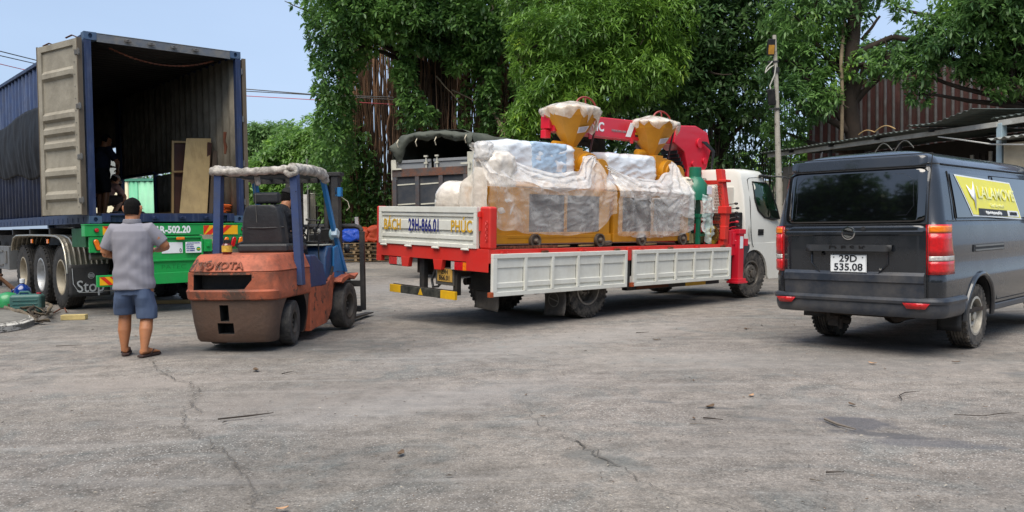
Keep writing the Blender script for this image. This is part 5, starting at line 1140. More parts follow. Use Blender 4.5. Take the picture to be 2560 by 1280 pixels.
# door: seam, window, handle
SEAM = mat('seam_black', '#0b0b0c', .7, var=0)
xs_ = -.092
def sidex(z): return -.10 + (.015 if z < 1.35 else .015 - .045 * min(1, (z - 1.3) / .52) - (.08 * max(0, (z - 1.83) / .3)))
dseam = [(5.99, 1.98), (6.0, 1.25), (6.03, 1.02), (6.12, .96)]
dp = [(6.0, 2.08), (5.99, 1.7), (5.99, 1.2), (6.04, .98), (6.08, .93)]
MB().tube([(sidex(z) + .002, y, z) for y, z in [(6.62, 2.13), (6.3, 2.13), (6.06, 2.11)] + dp], .006, 5).build('door_seam', SEAM, cb)
win = [(6.14, 2.05), (6.58, 2.04), (6.66, 1.98), (6.82, 1.66), (6.92, 1.42), (6.72, 1.40), (6.42, 1.44), (6.22, 1.56), (6.13, 1.75)]
MB().add([(sidex(z) + .012, y, z) for y, z in win], [tuple(range(len(win)))]).build('door_window', mat('cab_glass', '#0f2a18', .05, var=.5, vs_=5, spec=.8, coat=.7), cb, solid=-.006)
MB().tube([(sidex(z) + .013, y, z) for y, z in win], .014, 6, closed=True).build('window_seal', SEAM, cb)
dh = bx('door_handle_recess', SEAM, cb, -.092, -.080, 6.22, 6.40, 1.13, 1.235, .012); MB().box(-.080, -.070, 6.24, 6.38, 1.19, 1.215).build('door_handle', BLACKP, dh, .004)
MB().prism([(5.92, 1.30), (5.99, 1.12), (5.96, 1.05), (5.90, 1.2)], 'yz', -.09, -.083).build('pressed_line', mat('cab_shadow_line', '#b5b3aa', .4), cb)
m = MB(); m.tube([(-.12, 6.55, 2.16), (.10, 6.70, 2.15), (.20, 6.85, 2.1), (.22, 6.9, 1.95)], .014, 8); m.build('mirror_arm', BLACKP, cb)
MB().cbox((.20, 6.9, 1.72), (.18, .07, .34)).build('wing_mirror', BLACKP, cb, .02); MB().cbox((.05, 6.95, 1.36), (.12, .08, .26)).build('lower_mirror', BLACKP, cb, .02)
for y in (6.42, 6.56): MB().ball((-.17, y, 2.165), .05, 10, 6, (.9, 1.5, .5)).build('roof_marker', BLACKP, cb)
MB().lathe([(.02, 0), (.025, .01), (.01, .02)], (-.35, 6.05, 2.26), 'z', 10).build('roof_bolt', BLACKM, cb)
bx('cab_rear_trim', mat('cab_rear', '#c9c8bf', .5), cb, -1.98, -.32, 5.775, 5.80, 1.1, 1.95, .01)

# ---------------------------------------------------------------- plastic wrapping
def plastic(name, a0=.30, a1=.85, col='#e9e3da', scale=2.5, rough=.2):
    m = mat(name, col, rough, var=.04, bump=(.3, 15)); n = m.node_tree.nodes; l = m.node_tree.links.new; b = n['Principled BSDF']
    t = n.new('ShaderNodeTexCoord').outputs['Object']; x = n.new('ShaderNodeTexNoise'); x.inputs['Scale'].default_value = scale
    x.inputs['Detail'].default_value = 7; x.inputs['Roughness'].default_value = .65; x.inputs['Distortion'].default_value = 1.5; l(t, x.inputs['Vector'])
    lw = n.new('ShaderNodeLayerWeight'); lw.inputs['Blend'].default_value = .35
    r = n.new('ShaderNodeMapRange'); l(x.outputs[0], r.inputs[0]); r.inputs[1].default_value = .35; r.inputs[2].default_value = .68; r.inputs[3].default_value = a0; r.inputs[4].default_value = a1
    ad = n.new('ShaderNodeMath'); ad.operation = 'ADD'; ad.use_clamp = True; ml = n.new('ShaderNodeMath'); ml.operation = 'MULTIPLY'; ml.inputs[1].default_value = .3
    l(lw.outputs['Facing'], ml.inputs[0]); l(r.outputs[0], ad.inputs[0]); l(ml.outputs[0], ad.inputs[1]); l(ad.outputs[0], b.inputs['Alpha'])
    b.inputs['Coat Weight'].default_value = .8; b.inputs['Coat Roughness'].default_value = .2
    return m
PLH = plastic('hopper_plastic', .38, .85, '#e8dfd0', 3)
PLA = plastic('thin_plastic_sheet', .12, .42); PLB = plastic('cloudy_plastic_sheet', .32, .80, '#dcd8d2', 3); PLC = plastic('white_wrap', .88, 1.0, '#dfe3e6', 3)
PLD = plastic('tan_wrap', .62, .98, '#e2d8ca', 5)
PLG = plastic('green_tint_sheet', .35, .75, '#cfe0d8', 4)
# ---------------------------------------------------------------- the two wrapped yellow machines
GRILLE = mat('dark_mesh', '#4b4a4d', .7, var=.3, vs_=60, bump=(.5, 90))
IRON = mat('cast_iron_wheel', '#6e6458', .65, .4, var=.25, dirt=('#4a382a', .6, 8))
def machine(y0, lab, k):
    t = thing('wrapped_machine', lab, 'machine', TLOC, rot=TROT, group='yellow machines on the truck bed')
    L_m = 2.33 if k == 0 else 1.88
    y1 = y0 + L_m; xa = -.32; xb = -1.35
    m = MB(); m.box(xb, xa + .03, y0, y1, 1.05, 1.17); m.box(xb, xa + .034, y0 + .3, y1 - .3, 1.12, 1.16); m.build('base_frame', YW, t, .006)
    m = MB(); m.box(xb + .02, xa - .012, y0 + .02, y1 - .02, 1.17, 1.78)
    ga, gb = y0 + L_m*.30, y1 - L_m*.10
    if k: ga, gb = y0 + L_m*.12, y1 - L_m*.12
    m.box(xa - .012, xa + .012, y0 + .02, ga, 1.17, 1.78).box(xa - .012, xa + .012, gb, y1 - .02, 1.17, 1.78).box(xa - .012, xa + .012, ga, gb, 1.70, 1.78).box(xa - .012, xa + .012, ga, gb, 1.17, 1.20)
    m.box(xa - .012, xa + .012, (ga+gb)/2 - .025, (ga+gb)/2 + .025, 1.20, 1.70); m.build('cabinet', YW, t, .005)
    for a, b in ((ga, (ga+gb)/2 - .025), ((ga+gb)/2 + .025, gb)): bx('grille', GRILLE, t, xa - .011, xa - .004, a, b, 1.20, 1.70)
    for y in (y0 + L_m*.33, y1 - L_m*.12):
        w_ = MB(); w_.lathe([(.095, -.03), (.095, .02), (.078, .02), (.07, -.0), (.035, .0), (.035, .03), (.02, .05), (.001, .05)], (xa + .06, y, 1.082), 'x', 24); w_.build('caster_wheel', IRON, t)
    # pressing unit above: gearbox, ribbed chamber, hopper, handwheel and rod
    yc = y0 + L_m*.30 if k == 0 else y0 + L_m*.28
    hx, hy = -1.0, (2.44 if k == 0 else 4.38)
    g = MB(); g.box(-1.35, -.75, hy - .10, hy + .55, 1.78, 2.10).cyl((-1.3, hy + .12, 2.15), (-.70, hy + .12, 2.15), .20, n=24).cyl((-.70, hy + .12, 2.15), (-.66, hy + .12, 2.15), .14, n=20)
    g.cyl((-1.3, hy + .42, 2.12), (-.74, hy + .42, 2.12), .16, n=24).box(-1.25, -.80, hy - .14, hy + .06, 2.1, 2.42); g.build('press_body', YW, t, .01)
    for i in range(4): MB().lathe([(.225, -.012), (.235, 0), (.225, .012), (.18, .012), (.18, -.012)], (-1.2 + .13*i, hy + .12, 2.15), 'x', 24, closed=True).build('chamber_ring', YW, t)
    MB().cyl((-1.05, hy - .32, 2.46), (-1.05, hy - .08, 2.46), .06, n=16).build('feed_tube', YW, t)
    n = 8; hz = 2.44 + (.0 if k == 0 else -.03); R0 = .41 if k == 0 else .40
    MB().loft([[(hx + r*math.cos(a), hy + r*math.sin(a), z) for a in [2*math.pi*(j + .5)/n for j in range(n)]] for z, r in ((hz - .06, .07), (hz + .02, .10), (hz + .44, R0), (hz + .56, R0 + .02))]).build('hopper', YW, t, .004, smooth=20)
    def lab_pt(u, v, off=.008):
        a = -.42 + .62*u; z = hz + .20 + .085*v + .03*(u - .5); r = .10 + (R0 - .10)*(z - hz - .02)/.42 + off; return (hx + r*math.cos(a), hy + r*math.sin(a), z)
    s = MB().grid(lab_pt, 8, 3).build('paper_label', mat('paper', '#dfe0e6', .6, var=.03), t)
    for q in range(4): MB().grid(lambda u, v: lab_pt(.12 + .76*u, .15 + .2*q + .07*v, .012), 6, 1).build('print_line', mat('faint_print', '#8a8fb0', .6), s)
    hw = holder('handwheel', t, (hx - .25, hy + .60, 3.09 - .04*k), (0, R(78), R(-18)))
    HR = mat('handwheel_red', '#8d3a32', .5, var=.2)
    m = MB(); m.lathe([(.185, -.016), (.20, 0), (.185, .016), (.168, 0)], (0, 0, 0), 'z', 32, closed=True); m.build('rim', HR, hw)
    for j in range(4): MB().bar((0, 0, 0), (.178*math.cos(j*1.571), .178*math.sin(j*1.571), 0), .02, .012).build('spoke', HR, hw)
    MB().cyl((0, 0, -.02), (0, 0, .03), .03).build('hub', HR, hw)
    MB().cyl((hx + .08, hy + .52, hz + .55), (hx + .02, hy + .36, hz - .20), .016, n=8).build('control_rod', mat('brown_rod', '#4a2522', .5), t)
    return t
machine(.24, 'larger yellow machine in plastic sheeting at the tail of the truck bed', 0)
machine(2.62, 'second yellow machine in plastic sheeting nearer the truck cab', 1)
def on_truck(o, label, cat, group=None):
    o.location = TLOC; o.rotation_euler = TROT; return tag(o, label, cat, group)
# hopper caps
def cap(hx, hy, hz, R0, seed, lab, ragged):
    n, mq = 72, 18; rng_ = random.Random(seed)
    def f(u, v):
        a = 2*math.pi*u; s = 1.20*v
        rr_ = R0 * (1 + .05*nz3(math.cos(a)*1.5, math.sin(a)*1.5, seed + 4)*s) * (min(s, .92) / .92) if s < .92 else R0 * (1 + .05*math.sin((s - .92)*9))
        skirt = 0 if s < .92 else (s - .92) * (.42 + .65 * ragged * max(0, math.sin(a*1.0 + seed))**2 + .9*nz3(math.cos(a)*2, math.sin(a)*2, seed))
        z = hz + .13 * (1 - min(1, s/.92)**1.4) - skirt + .022*min(1, s)*abs(math.sin(a*3.5 + seed*2 + s*2)) - .012*min(1, s)*abs(math.sin(a*8 + seed))
        if s > .92: rr_ -= skirt * (.50 + .22*math.sin(a*7 + seed)); rr_ += .018*math.sin(a*19 + seed)
        return crumple((hx + rr_*math.cos(a), hy + rr_*math.sin(a), z), .014, 7, seed)
    return on_truck(MB().grid(f, n, mq).build('hopper_cover', PLH, smooth=180), lab, 'plastic cover')
cap(-1.0, 2.42, 2.99, .45, 1, 'crumpled white cover tied over the larger left hopper', .6)
cap(-1.0, 4.38, 2.95, .45, 5, 'crumpled white cover hanging ragged from the right hopper', 1.2)
# white and pale blue wrapped boxes on top
on_truck(wrap_box('wrapped_box', PLC, -1.38, -.72, .86, 2.28, 1.80, 2.45, .11, .022, 4, 1, 28), 'big box in white and pale blue wrap on the tail-end machine', 'wrapped box', 'wrapped boxes on the machines')
on_truck(wrap_box('wrapped_box', PLC, -1.50, -.74, 2.98, 4.24, 1.80, 2.40, .11, .022, 4, 4, 28), 'box in white and pale blue wrap on the machine near the cab', 'wrapped box', 'wrapped boxes on the machines')
BLUEP = plastic('pale_blue_film', .7, .95, '#b9d3ea', 3)
on_truck(wrap_box('blue_film', BLUEP, -.80, -.705, 1.35, 2.05, 1.92, 2.44, .03, .015, 6, 2, 24), 'pale blue film over the side of the tail-end wrapped box', 'film')
on_truck(wrap_box('wrapped_bundle', PLD, -1.42, -.78, .12, .75, 1.35, 1.86, .22, .016, 4.2, 3, 32), 'lumpy white and tan wrapped bundle jutting over the tailgate', 'wrapped bundle')
on_truck(wrap_box('wrapped_bundle', PLD, -.80, -.32, .26, .80, 1.28, 2.25, .18, .018, 5, 6, 32), 'tan crumpled wrapping bunched on the left end of the larger machine', 'wrapped bundle')
# sheets hung over the front faces
def sheet(name, m, ytop, ybot, up, lo, lab, seed=0, x0=-.262, k=1.0, nu=110, nv=60, cat='plastic sheet'):
    def interp(T, u):
        for (a, va), (b, vb) in zip(T, T[1:]):
            if u <= b: q = (u - a) / (b - a); q = q*q*(3-2*q); return va + (vb - va) * q
        return T[-1][1]
    def f(u, v):
        ya = ytop[0] + (ytop[1]-ytop[0])*u; yb = ybot[0] + (ybot[1]-ybot[0])*u; y = yb + (ya - yb)*v
        zt, zb = interp(up, u), interp(lo, u); z = zb + (zt - zb)*v
        z -= 0
        lean = max(0, z - 1.80); x = x0 - .85*lean
        # hammock folds running from both upper corners
        sag = (z - zb) / max(.01, zt - zb); r1 = math.hypot((y - ya*0 - ytop[0]), z - interp(up, 0)); a1 = math.atan2(interp(up, 0) - z, y - ytop[0] + .02)
        a2 = math.atan2(interp(up, 1) - z, ytop[1] - y + .02)
        w1 = max(0, 1 - u*1.6); w2 = max(0, u*1.6 - .6)
        fold = w1*abs(math.sin(a1*11 + seed))*.05 + w2*abs(math.sin(a2*9 + seed*2))*.04 + .03*abs(math.sin(sag*9 + 2*math.sin(u*3.14) + seed))*k * math.exp(-((sag-.75)/.35)**2)
        hem = .02*math.sin(u*37 + seed)*(1 - v)
        return crumple((x + fold + hem*.6 + .01, y, z + hem*.3), .012, 4, seed)
    return on_truck(MB().grid(f, nu, nv).build(name, m, smooth=180), lab, cat)
sheet('plastic_sheet', PLA, (.18, 2.58), (.12, 2.62), [(0, 2.32), (.12, 2.22), (.35, 2.04), (.55, 1.97), (.75, 2.02), (.92, 2.26), (1, 2.30)], [(0, 1.30), (.15, 1.22), (.35, 1.18), (.6, 1.15), (.8, 1.20), (1, 1.46)], 'sagging clear plastic sheet draped over the larger machine', 1)
sheet('plastic_sheet', PLB, (.20, 2.50), (.24, 2.52), [(0, 2.34), (.12, 2.24), (.35, 2.06), (.55, 1.99), (.75, 2.04), (.92, 2.28), (1, 2.32)], [(0, 1.95), (.2, 1.86), (.5, 1.74), (.75, 1.80), (1, 2.2)], 'bunched white plastic roll slung across the larger machine', 4, x0=-.235)
sheet('plastic_sheet', PLA, (2.66, 4.50), (2.64, 4.50), [(0, 2.14), (.3, 1.98), (.55, 1.96), (.8, 2.10), (1, 2.30)], [(0, 1.14), (.4, 1.10), (.8, 1.13), (1, 1.22)], 'clear plastic sheet over the machine nearest the cab', 2)
sheet('plastic_sheet', PLB, (2.64, 4.46), (2.66, 4.44), [(0, 2.16), (.3, 2.0), (.55, 1.98), (.8, 2.12), (1, 2.32)], [(0, 1.72), (.3, 1.66), (.5, 1.74), (.72, 1.50), (1, 1.40)], 'doubled white plastic fold over the machine nearest the cab', 3, x0=-.235)
sheet('plastic_sheet', PLA, (3.30, 4.10), (3.32, 4.20), [(0, 1.70), (.5, 1.72), (1, 1.75)], [(0, 1.16), (.5, 1.14), (1, 1.24)], 'loose plastic flap hanging low on the machine nearest the cab', 7, x0=-.23, nu=40, nv=30)
on_truck(MB().grid(lambda u, v: crumple((-.27 - .75*u, .16 + .03*math.sin(u*17), 1.20 + .12*math.sin(u*5) + (.75 - .2*u)*v), .016, 5, 11), 60, 30).build('plastic_sheet', PLD, smooth=180), 'tan crumpled wrapping over the tail-end face of the larger machine', 'plastic sheet')
wrap_k = on_truck(wrap_box('knotted_plastic', PLB, -.62, -.40, .18, .42, 2.08, 2.36, .09, .025, 8, 9), 'knotted bunch of plastic at the upper left of the larger machine', 'plastic knot')
# green machine beside the cab
GM = mat('machine_green', '#0a6a4e', .4, var=.12, dirt=('#0c4534', .4, 4), coat=.2)
g = thing('green_machine', 'dark green machine under clear plastic between the wrapped loads and the cab', 'machine', TLOC, rot=TROT)
MB().lathe([(.10, 2.24), (.10, 2.08), (.12, 2.06), (.20, 1.96), (.22, 1.84), (.22, 1.70)], (-.42, 4.80, 0), 'z', 24).build('neck_housing', GM, g, .004)
MB().lathe([(.001, 0), (.30, 0), (.30, .10), (.001, .10)], (-.50, 4.66, 1.58), 'x', 28).build('belt_guard', GM, g, .004)
m = MB(); m.box(-.60, -.20, 4.62, 4.98, 1.42, 1.48); m.build('table', GM, g, .004)
for x, y in ((-.24, 4.66), (-.24, 4.94), (-.56, 4.66), (-.56, 4.94)): MB().box(x - .03, x + .03, y - .03, y + .03, .99, 1.42).build('leg', GM, g, .004)
MB().box(-.24, -.20, 4.66, 4.94, 1.12, 1.16).build('cross_rail', GM, g)
s = bx('paper_label', mat('paper', '#dfe0e6', .6), g, -.205, -.200, 4.80, 4.93, 1.80, 1.93); s.location = (.02, 0, 0)
on_truck(MB().grid(lambda u, v: crumple((-.16 + .03*math.sin(u*14)*(1-v) + .02*math.sin(u*5), 4.62 + .34*u + .02*v, 1.80 - (1 - v)*(.55 + .22*math.sin(u*3)) - .06*u), .03, 6, 3), 36, 30).build('plastic_sheet', PLG, smooth=180), 'greenish clear plastic hanging from the green machine', 'plastic sheet')
on_truck(wrap_box('cloth_bundle', mat('cream_cloth', '#cfc7b2', .8, var=.12, bump=(.5, 14)), -.72, -.36, 4.48, 4.74, 1.84, 2.06, .09, .05, 8, 5), 'crumpled cream cloth lying on top beside the green machine', 'cloth')
m = MB(); random.seed(9)
for i in range(10):
    y = 4.48 + .05*i; m.tube([(-.3 - .1*random.random(), y, 1.0), (-.35, y + .05, 1.08 + .1*random.random()), (-.5, y + .12, 1.12), (-.6, y + .1, 1.0)], .035, 7)
on_truck(m.build('rope_heap', mat('canvas_strap', '#6f6544', .85, var=.35, vs_=10)), 'heap of brown canvas and rope under the green machine', 'rope heap')
on_truck(MB().lathe([(.13, -.05), (.15, -.02), (.15, .05), (.10, .06), (.10, -.05)], (-.22, 5.0, 1.14), 'x', 20, closed=True).build('yellow_strap_roll', mat('yellow_strap', '#b59b2a', .8, var=.2)), 'rolled yellow strap standing by the red bulkhead post', 'strap roll')
# bits on the bed
m = MB()
for i in range(34): m.cbox((-.17 + .02*math.sin(i*1.3), .30 + .030*i, 1.008 + .006*(i % 2)), (.10, .02, .03), (0, 0, .5))
on_truck(m.build('tread_chain', RUSTY), 'rusty ribbed chain lying along the bed edge', 'chain')
on_truck(wrap_box('wood_chock', mat('old_grey_wood', '#5d5044'), -.42, -.26, 2.38, 2.56, .99, 1.07, .02, .01, 8, 2), 'brown wooden chock under the corner of the larger machine', 'wood chock')
on_truck(MB().prism([(.12, .99), (.20, .99), (.22, 1.36), (.16, 1.40), (.10, 1.3)], 'yz', -.30, -.285).build('rust_plate', mat('brown_plate', '#6b4a2a', .8, var=.3)), 'narrow rusty plate upright behind the right tail post', 'steel plate')
for i, (y, z) in enumerate(((1.35, .998), (1.9, .998), (3.3, .998))):
    on_truck(MB().bar((-.28, y, z + .012), (-.34, y + .38, z + .014), .05, .02).build('wood_strip', PW), ['pale strip of wood on the bed under the larger machine', 'second pale strip under the larger machine near its wheel', 'pale strip of wood on the bed under the cab-side machine'][i], 'wood strip')
# ---------------------------------------------------------------- dark van
VLOC = (3.887, 7.513, 0); vn = thing('delivery_van', 'dark grey-blue van seen from behind with a yellow sticker on its side windows', 'van', VLOC, R(-46))
VB = mat('van_paint', '#22262c', .24, .3, var=.08, dirt=('#3f3f40', .18, 1.2), coat=.8, bump=(.03, 4))
VBL = mat('van_paint_dusty', '#262d38', .38, .1, var=.12, dirt=('#6a645c', .5, 2), coat=.2, bump=(.1, 15))
VG = mat('van_glass', '#07080a', .04, var=.3, vs_=1.5, spec=.9, coat=.8)
VBK = mat('van_black_trim', '#15171a', .5, var=.1, dirt=('#3c3a38', .4, 5))
def vside(z): return -.105 * (max(0, z - 1.22) / .56) ** 1.25 if z > 1.22 else (-.02 * max(0, .62 - z) / .25)
def vrear(z): return .11 * (max(0, z - 1.24) / .6) ** 1.3 + .02 * max(0, 1.0 - z)
def vfront(z): return 4.48 - (.95 * max(0, z - 1.05) / .85 if z > 1.05 else 0) - .06 * max(0, .5 - z)
def vring(z, inset=0, rr_=.13, rf=.22):
    sx, ry, fy = vside(z) - inset, vrear(z) + inset * .8, vfront(z) - inset * 1.2; c = -.83; P = []
    for t in (0, .25, .5, .75): P.append((sx, ry + rr_ + (fy - rf - ry - rr_) * t, z))
    for k in range(8):
        a = math.pi/2*k/8; P.append((sx - rf + rf*math.cos(a), fy - rf + rf*math.sin(a), z))
    for t in (0, .5): P.append((sx - rf + (c - sx + rf)*t, fy + .05*math.sin(t*1.5), z))
    Q = [(2*c - p[0], p[1], p[2]) for p in P[::-1]]; P = P + [(c, fy + .05, z)] + Q
    for k in range(1, 9):
        a = math.pi/2*k/8; P.append((2*c - (sx - rr_ + rr_*math.cos(a)), ry + rr_ - rr_*math.sin(a), z))
    for t in (.33, .66, 1, 1.33, 1.66):
        x = 2*c - (sx - rr_); x = x + (c - x)*t; P.append((x, ry - .02*(1 - abs(t-1)**2), z))
    for k in range(8, 0, -1):
        a = math.pi/2*k/8; P.append((sx - rr_ + rr_*math.cos(a), ry + rr_ - rr_*math.sin(a), z))
    return P
m = MB(); m.loft([vring(z, i) for z, i in ((.40, .02), (.42, 0), (.60, 0), (.70, 0), (.745, .0), (.76, .006), (.95, .004), (1.22, 0), (1.24, .004), (1.26, .010), (1.45, .008), (1.62, .004), (1.755, 0), (1.765, .008), (1.80, .006), (1.81, 0), (1.85, .014), (1.89, .05), (1.92, .115), (1.945, .21), (1.965, .36), (1.978, .55))])
shell = m.build('body', [VB, VBK], vn, smooth=50)
WY0, WY1, WR = 1.08, 3.75, .395
cut = MB()
for y in (WY0, WY1):
    for s in (0, 1):
        x0, x1 = (-.36, .1) if s == 0 else (-1.76, -1.30)
        cut.k = 0; cut.cyl((x0, y, .33), (x1, y, .33), WR, n=40)
ct_ = cut.build('cutter', VBK)
ct_.location = VLOC; ct_.rotation_euler = (0, 0, R(-46))
bpy.context.view_layer.update()
bm_ = shell.modifiers.new('arch', 'BOOLEAN'); bm_.object = ct_; bm_.operation = 'DIFFERENCE'; bm_.solver = 'EXACT'; bm_.material_mode = 'TRANSFER'
me = bpy.data.meshes.new_from_object(shell.evaluated_get(bpy.context.evaluated_depsgraph_get()))
shell.modifiers.clear(); shell.data = me; me.polygons.foreach_set('use_smooth', [True]*len(me.polygons)); me.set_sharp_from_angle(angle=R(40)); bpy.data.objects.remove(ct_)
def vs_pt(s, z, off=0, rr_=.13):
    """plan outline from the right side (s=0, y=.62) round the rear corner (s~.5) to the far rear corner"""
    sx, ry = vside(z), vrear(z); c = -.83
    L1, L2, L3 = .62 - rr_ , rr_*math.pi/2, (c - (sx - rr_)) * -2
    d = s * (L1 + L2 + L3)
    if d < L1: return (sx + off, .62 + ry*0 - d + (ry if d > .3 else ry*d/.3)*1.0, z)
    d -= L1
    if d < L2: a = d / rr_; return (sx - rr_ + (rr_+off)*math.cos(a), ry + rr_ - (rr_+off)*math.sin(a), z)
    d -= L2; x = sx - rr_ - d; return (x, ry - off - .02*(1 - ((x - c)/(c - sx + rr_))**2), z)
def rear(x, z, off): return (x, vrear(z) - off - .02*(1 - min(1, abs((x + .83)/.70))**2), z)
def patch(x0, x1, z0, z1, off, nu=16, nv=10, r=0):
    def f(u, v):
        z = z0 + (z1 - z0)*v; e = 0
        if r: d = min(v, 1-v)*(z1-z0); e = r - math.sqrt(max(0, r*r - (r-min(r, d))**2)) if d < r else 0
        return rear(x0 + e + (x1 - x0 - 2*e)*u, z, off)
    return MB().grid(f, nu, nv)
# tailgate
tgv = holder('tailgate', vn)
patch(-1.525, -.135, .50, 1.235, .012, r=.04, nv=24).build('gate_panel', VB, tgv, solid=.012)
patch(-1.505, -.150, 1.262, 1.765, .008, r=.05, nv=24).build('rear_window', VG, tgv, solid=.006)
patch(-1.49, -.16, 1.785, 1.885, .012, r=.03, nv=12).build('spoiler_panel', VB, tgv, solid=.01)
def seam(pts, name='seam', rad=.0045, parent=tgv, m=SEAM): return MB().tube(pts, rad, 5).build(name, m, parent)
seam([rear(-1.535 + 1.41*i/20, 1.90 - .02*abs(i-10)/10*0, .004) for i in range(21)])
seam([rear(-1.535, .47 + 1.43*i/24, .006) for i in range(25)]); seam([rear(-.125, .47 + 1.43*i/24, .006) for i in range(25)])
seam([rear(-1.535 + 1.41*i/20, .475, .01) for i in range(21)]); seam([rear(-1.53 + 1.40*i/20, 1.775, .010) for i in range(21)])
seam([rear(-1.53 + 1.40*i/20, 1.248, .012) for i in range(21)])
# inner outline of the heated glass
hg = [(-1.40, 1.33), (-1.40, 1.66), (-1.34, 1.72), (-.36, 1.72), (-.27, 1.66), (-.25, 1.42), (-.31, 1.33)]
seam([rear(x, z, .0105) for x, z in hg + hg[:1]], 'glass_border', .0015, tgv, mat('glass_line', '#2c2f35', .3))
def strip(x0, x1, zo, name, m, parent):       # a horizontal pressed ledge: list of (z, off)
    return MB().grid(lambda u, v: rear(x0 + (x1-x0)*u, zo[int(v*(len(zo)-1)+.5)][0], zo[int(v*(len(zo)-1)+.5)][1]), 20, len(zo)-1).build(name, m, parent, smooth=15)
strip(-1.515, -.145, [(.795, .013), (.765, .040), (.70, .044), (.69, .030), (.53, .024), (.52, .013)], 'lower_ledge', VBL, tgv)
strip(-1.50, -.16, [(1.185, .013), (1.175, .022), (1.15, .022), (1.14, .013)], 'waist_ledge', VB, tgv)
m = MB(); m.grid(lambda u, v: rear(-1.26 + .84*u, [1.052, 1.05, .99, .985][int(v*3+.5)], [.013, .05, .065, .013][int(v*3+.5)]), 14, 3); m.build('garnish_bar', VBK, tgv, solid=.004, smooth=15)
m = MB(); y_ = -.030
m.add([(-1.22, -.022, .985), (-.47, -.022, .985), (-.47, -.022, .87), (-.56, -.022, .775), (-1.13, -.022, .775), (-1.22, -.022, .87)], [(0, 1, 2, 3, 4, 5)]); m.build('plate_recess', VBK, tgv, solid=-.003)
MB().tube([(-1.22, -.034, .985), (-1.22, -.034, .87), (-1.13, -.034, .775), (-.56, -.034, .775), (-.47, -.034, .87), (-.47, -.034, .985)], .008, 6).build('recess_edge', VB, tgv)
lettering('D F S K', .062, mat('garnish_letters', '#0c0d10', .25), tgv, rearM(-.84, -.078, 1.02, 8), wide=1.9, bold=.0005)
pl = bx('number_plate', WH, tgv, -1.022, -.662, -.046, -.040, .782, .957, .006)
MB().tube([(-1.018, -.047, .786), (-.666, -.047, .786), (-.666, -.047, .953), (-1.018, -.047, .953)], .003, 4, closed=True).build('plate_border', DKP, pl)
lettering('29D', .092, DKP, pl, rearM(-.842, -.048, .915), wide=1.12, bold=.0015); lettering('535.08', .096, DKP, pl, rearM(-.842, -.048, .832), wide=1.10, bold=.0015)
bolts([(-.985, -.046, .93), (-.70, -.046, .93)], 'y', .007, -.005, STEELG, pl)
MB().lathe([(.015, 0), (.015, -.008), (.001, -.01)], (-.535, -.028, .825), 'y', 14).build('gate_button', CHROME, tgv)
MB().cyl((-1.10, -.03, .975), (-1.10, -.055, .955), .014, n=10).build('rear_camera', BLACKP, tgv)
MB().lathe([(.022, 0), (.022, -.012), (.001, -.014)], (-.70, -.026, 1.205), 'y', 16).build('gate_lock', VBK, tgv)
e = MB(); ex, ez = -.842, 1.165
e.lathe([(.066, -.0), (.066, -.010), (.056, -.012), (.056, 0)], (ex, -.034, ez), 'y', 36, closed=True)
for s in (0, math.pi):        # two turning comma shapes inside the ring
    out = []; n_ = 12
    for i in range(n_ + 1):
        t = i/n_; a = s + .2 + 2.6*t; r_ = .050
        out.append((r_*math.cos(a), r_*math.sin(a)))
    for i in range(n_, -1, -1):
        t = i/n_; a = s + .35 + 2.25*t; r_ = .050 - .030*math.sin(math.pi*(t**.8))
        out.append((r_*math.cos(a) , r_*math.sin(a)))
    e.prism([(ex + p[0]*.98, ez + p[1]*.98) for p in out], 'xz', -.046, -.036)
e.build('round_emblem', CHROME, tgv, smooth=60)
# lamps
def lamp(side):
    h = holder('tail_lamp', vn)
    def g(s0, s1, z0, z1, off, kick=0):
        def f(u, v):
            z = z0 + (z1-z0)*v; kk = kick * (1 if z < .95 else max(0, 1 - (z-.95)/.10)); 
            p = vs_pt((s0 - kk) + (s1 - s0 + kk)*u, z, off); return p if side > 0 else (-1.66 - p[0], p[1], p[2])
        return MB().grid(f, 16, 4)
    a0, a1 = .185, .335
    g(a0, a1, .778, 1.238, .008, .035).build('lamp_housing', REDL, h, solid=.004)
    for z0, z1, mm in ((1.165, 1.225, ORAL), (.955, 1.155, REDL), (.905, .948, CLRL), (.79, .898, REDL)):
        g(a0 + .012, a1 - .012, z0, z1, .016, .03).build('lamp_lens', mm, h, solid=.006)
    return h
lamp(1); lamp(-1)
# bumper sweeping round the rear
prof = [(.565, .004), (.555, .035), (.53, .045), (.505, .040), (.50, .024), (.44, .030), (.40, .022), (.375, .004), (.37, -.03)]
def bf(u, v):
    z, o = prof[int(v*(len(prof)-1)+.5)]; q = abs(u*2 - 1); s = .12 + (1 - q) * (.5 + .0) 
    L1, L2, L3 = .49, .13*math.pi/2, 1.40; T_ = L1+L2+L3; smid = (L1+L2+L3/2)/T_
    s = .02 + (smid - .02)*(1 - q); zz = z + (.02 if z < .45 else 0)*(u*0)
    p = vs_pt(s, zz, o); return p if u < .5 else (-1.66 - p[0], p[1], p[2])
MB().grid(bf, 64, len(prof)-1).build('rear_bumper', VBL, vn, smooth=25)
def refl(x0, x1):
    o = MB().add([(x, vrear(z) - .058 - .012*(1-abs((x+.83)/.7)**2), z) for x, z in ((x0, .515), (x1, .515), (x1 - .04*(1 if x1 > -.83 else 1), .462), (x0 + .04, .462))], [(0,1,2,3)]); return o.build('bumper_reflector', REDL, vn, solid=.01)
refl(-1.60, -1.39); refl(-.33, -.09)
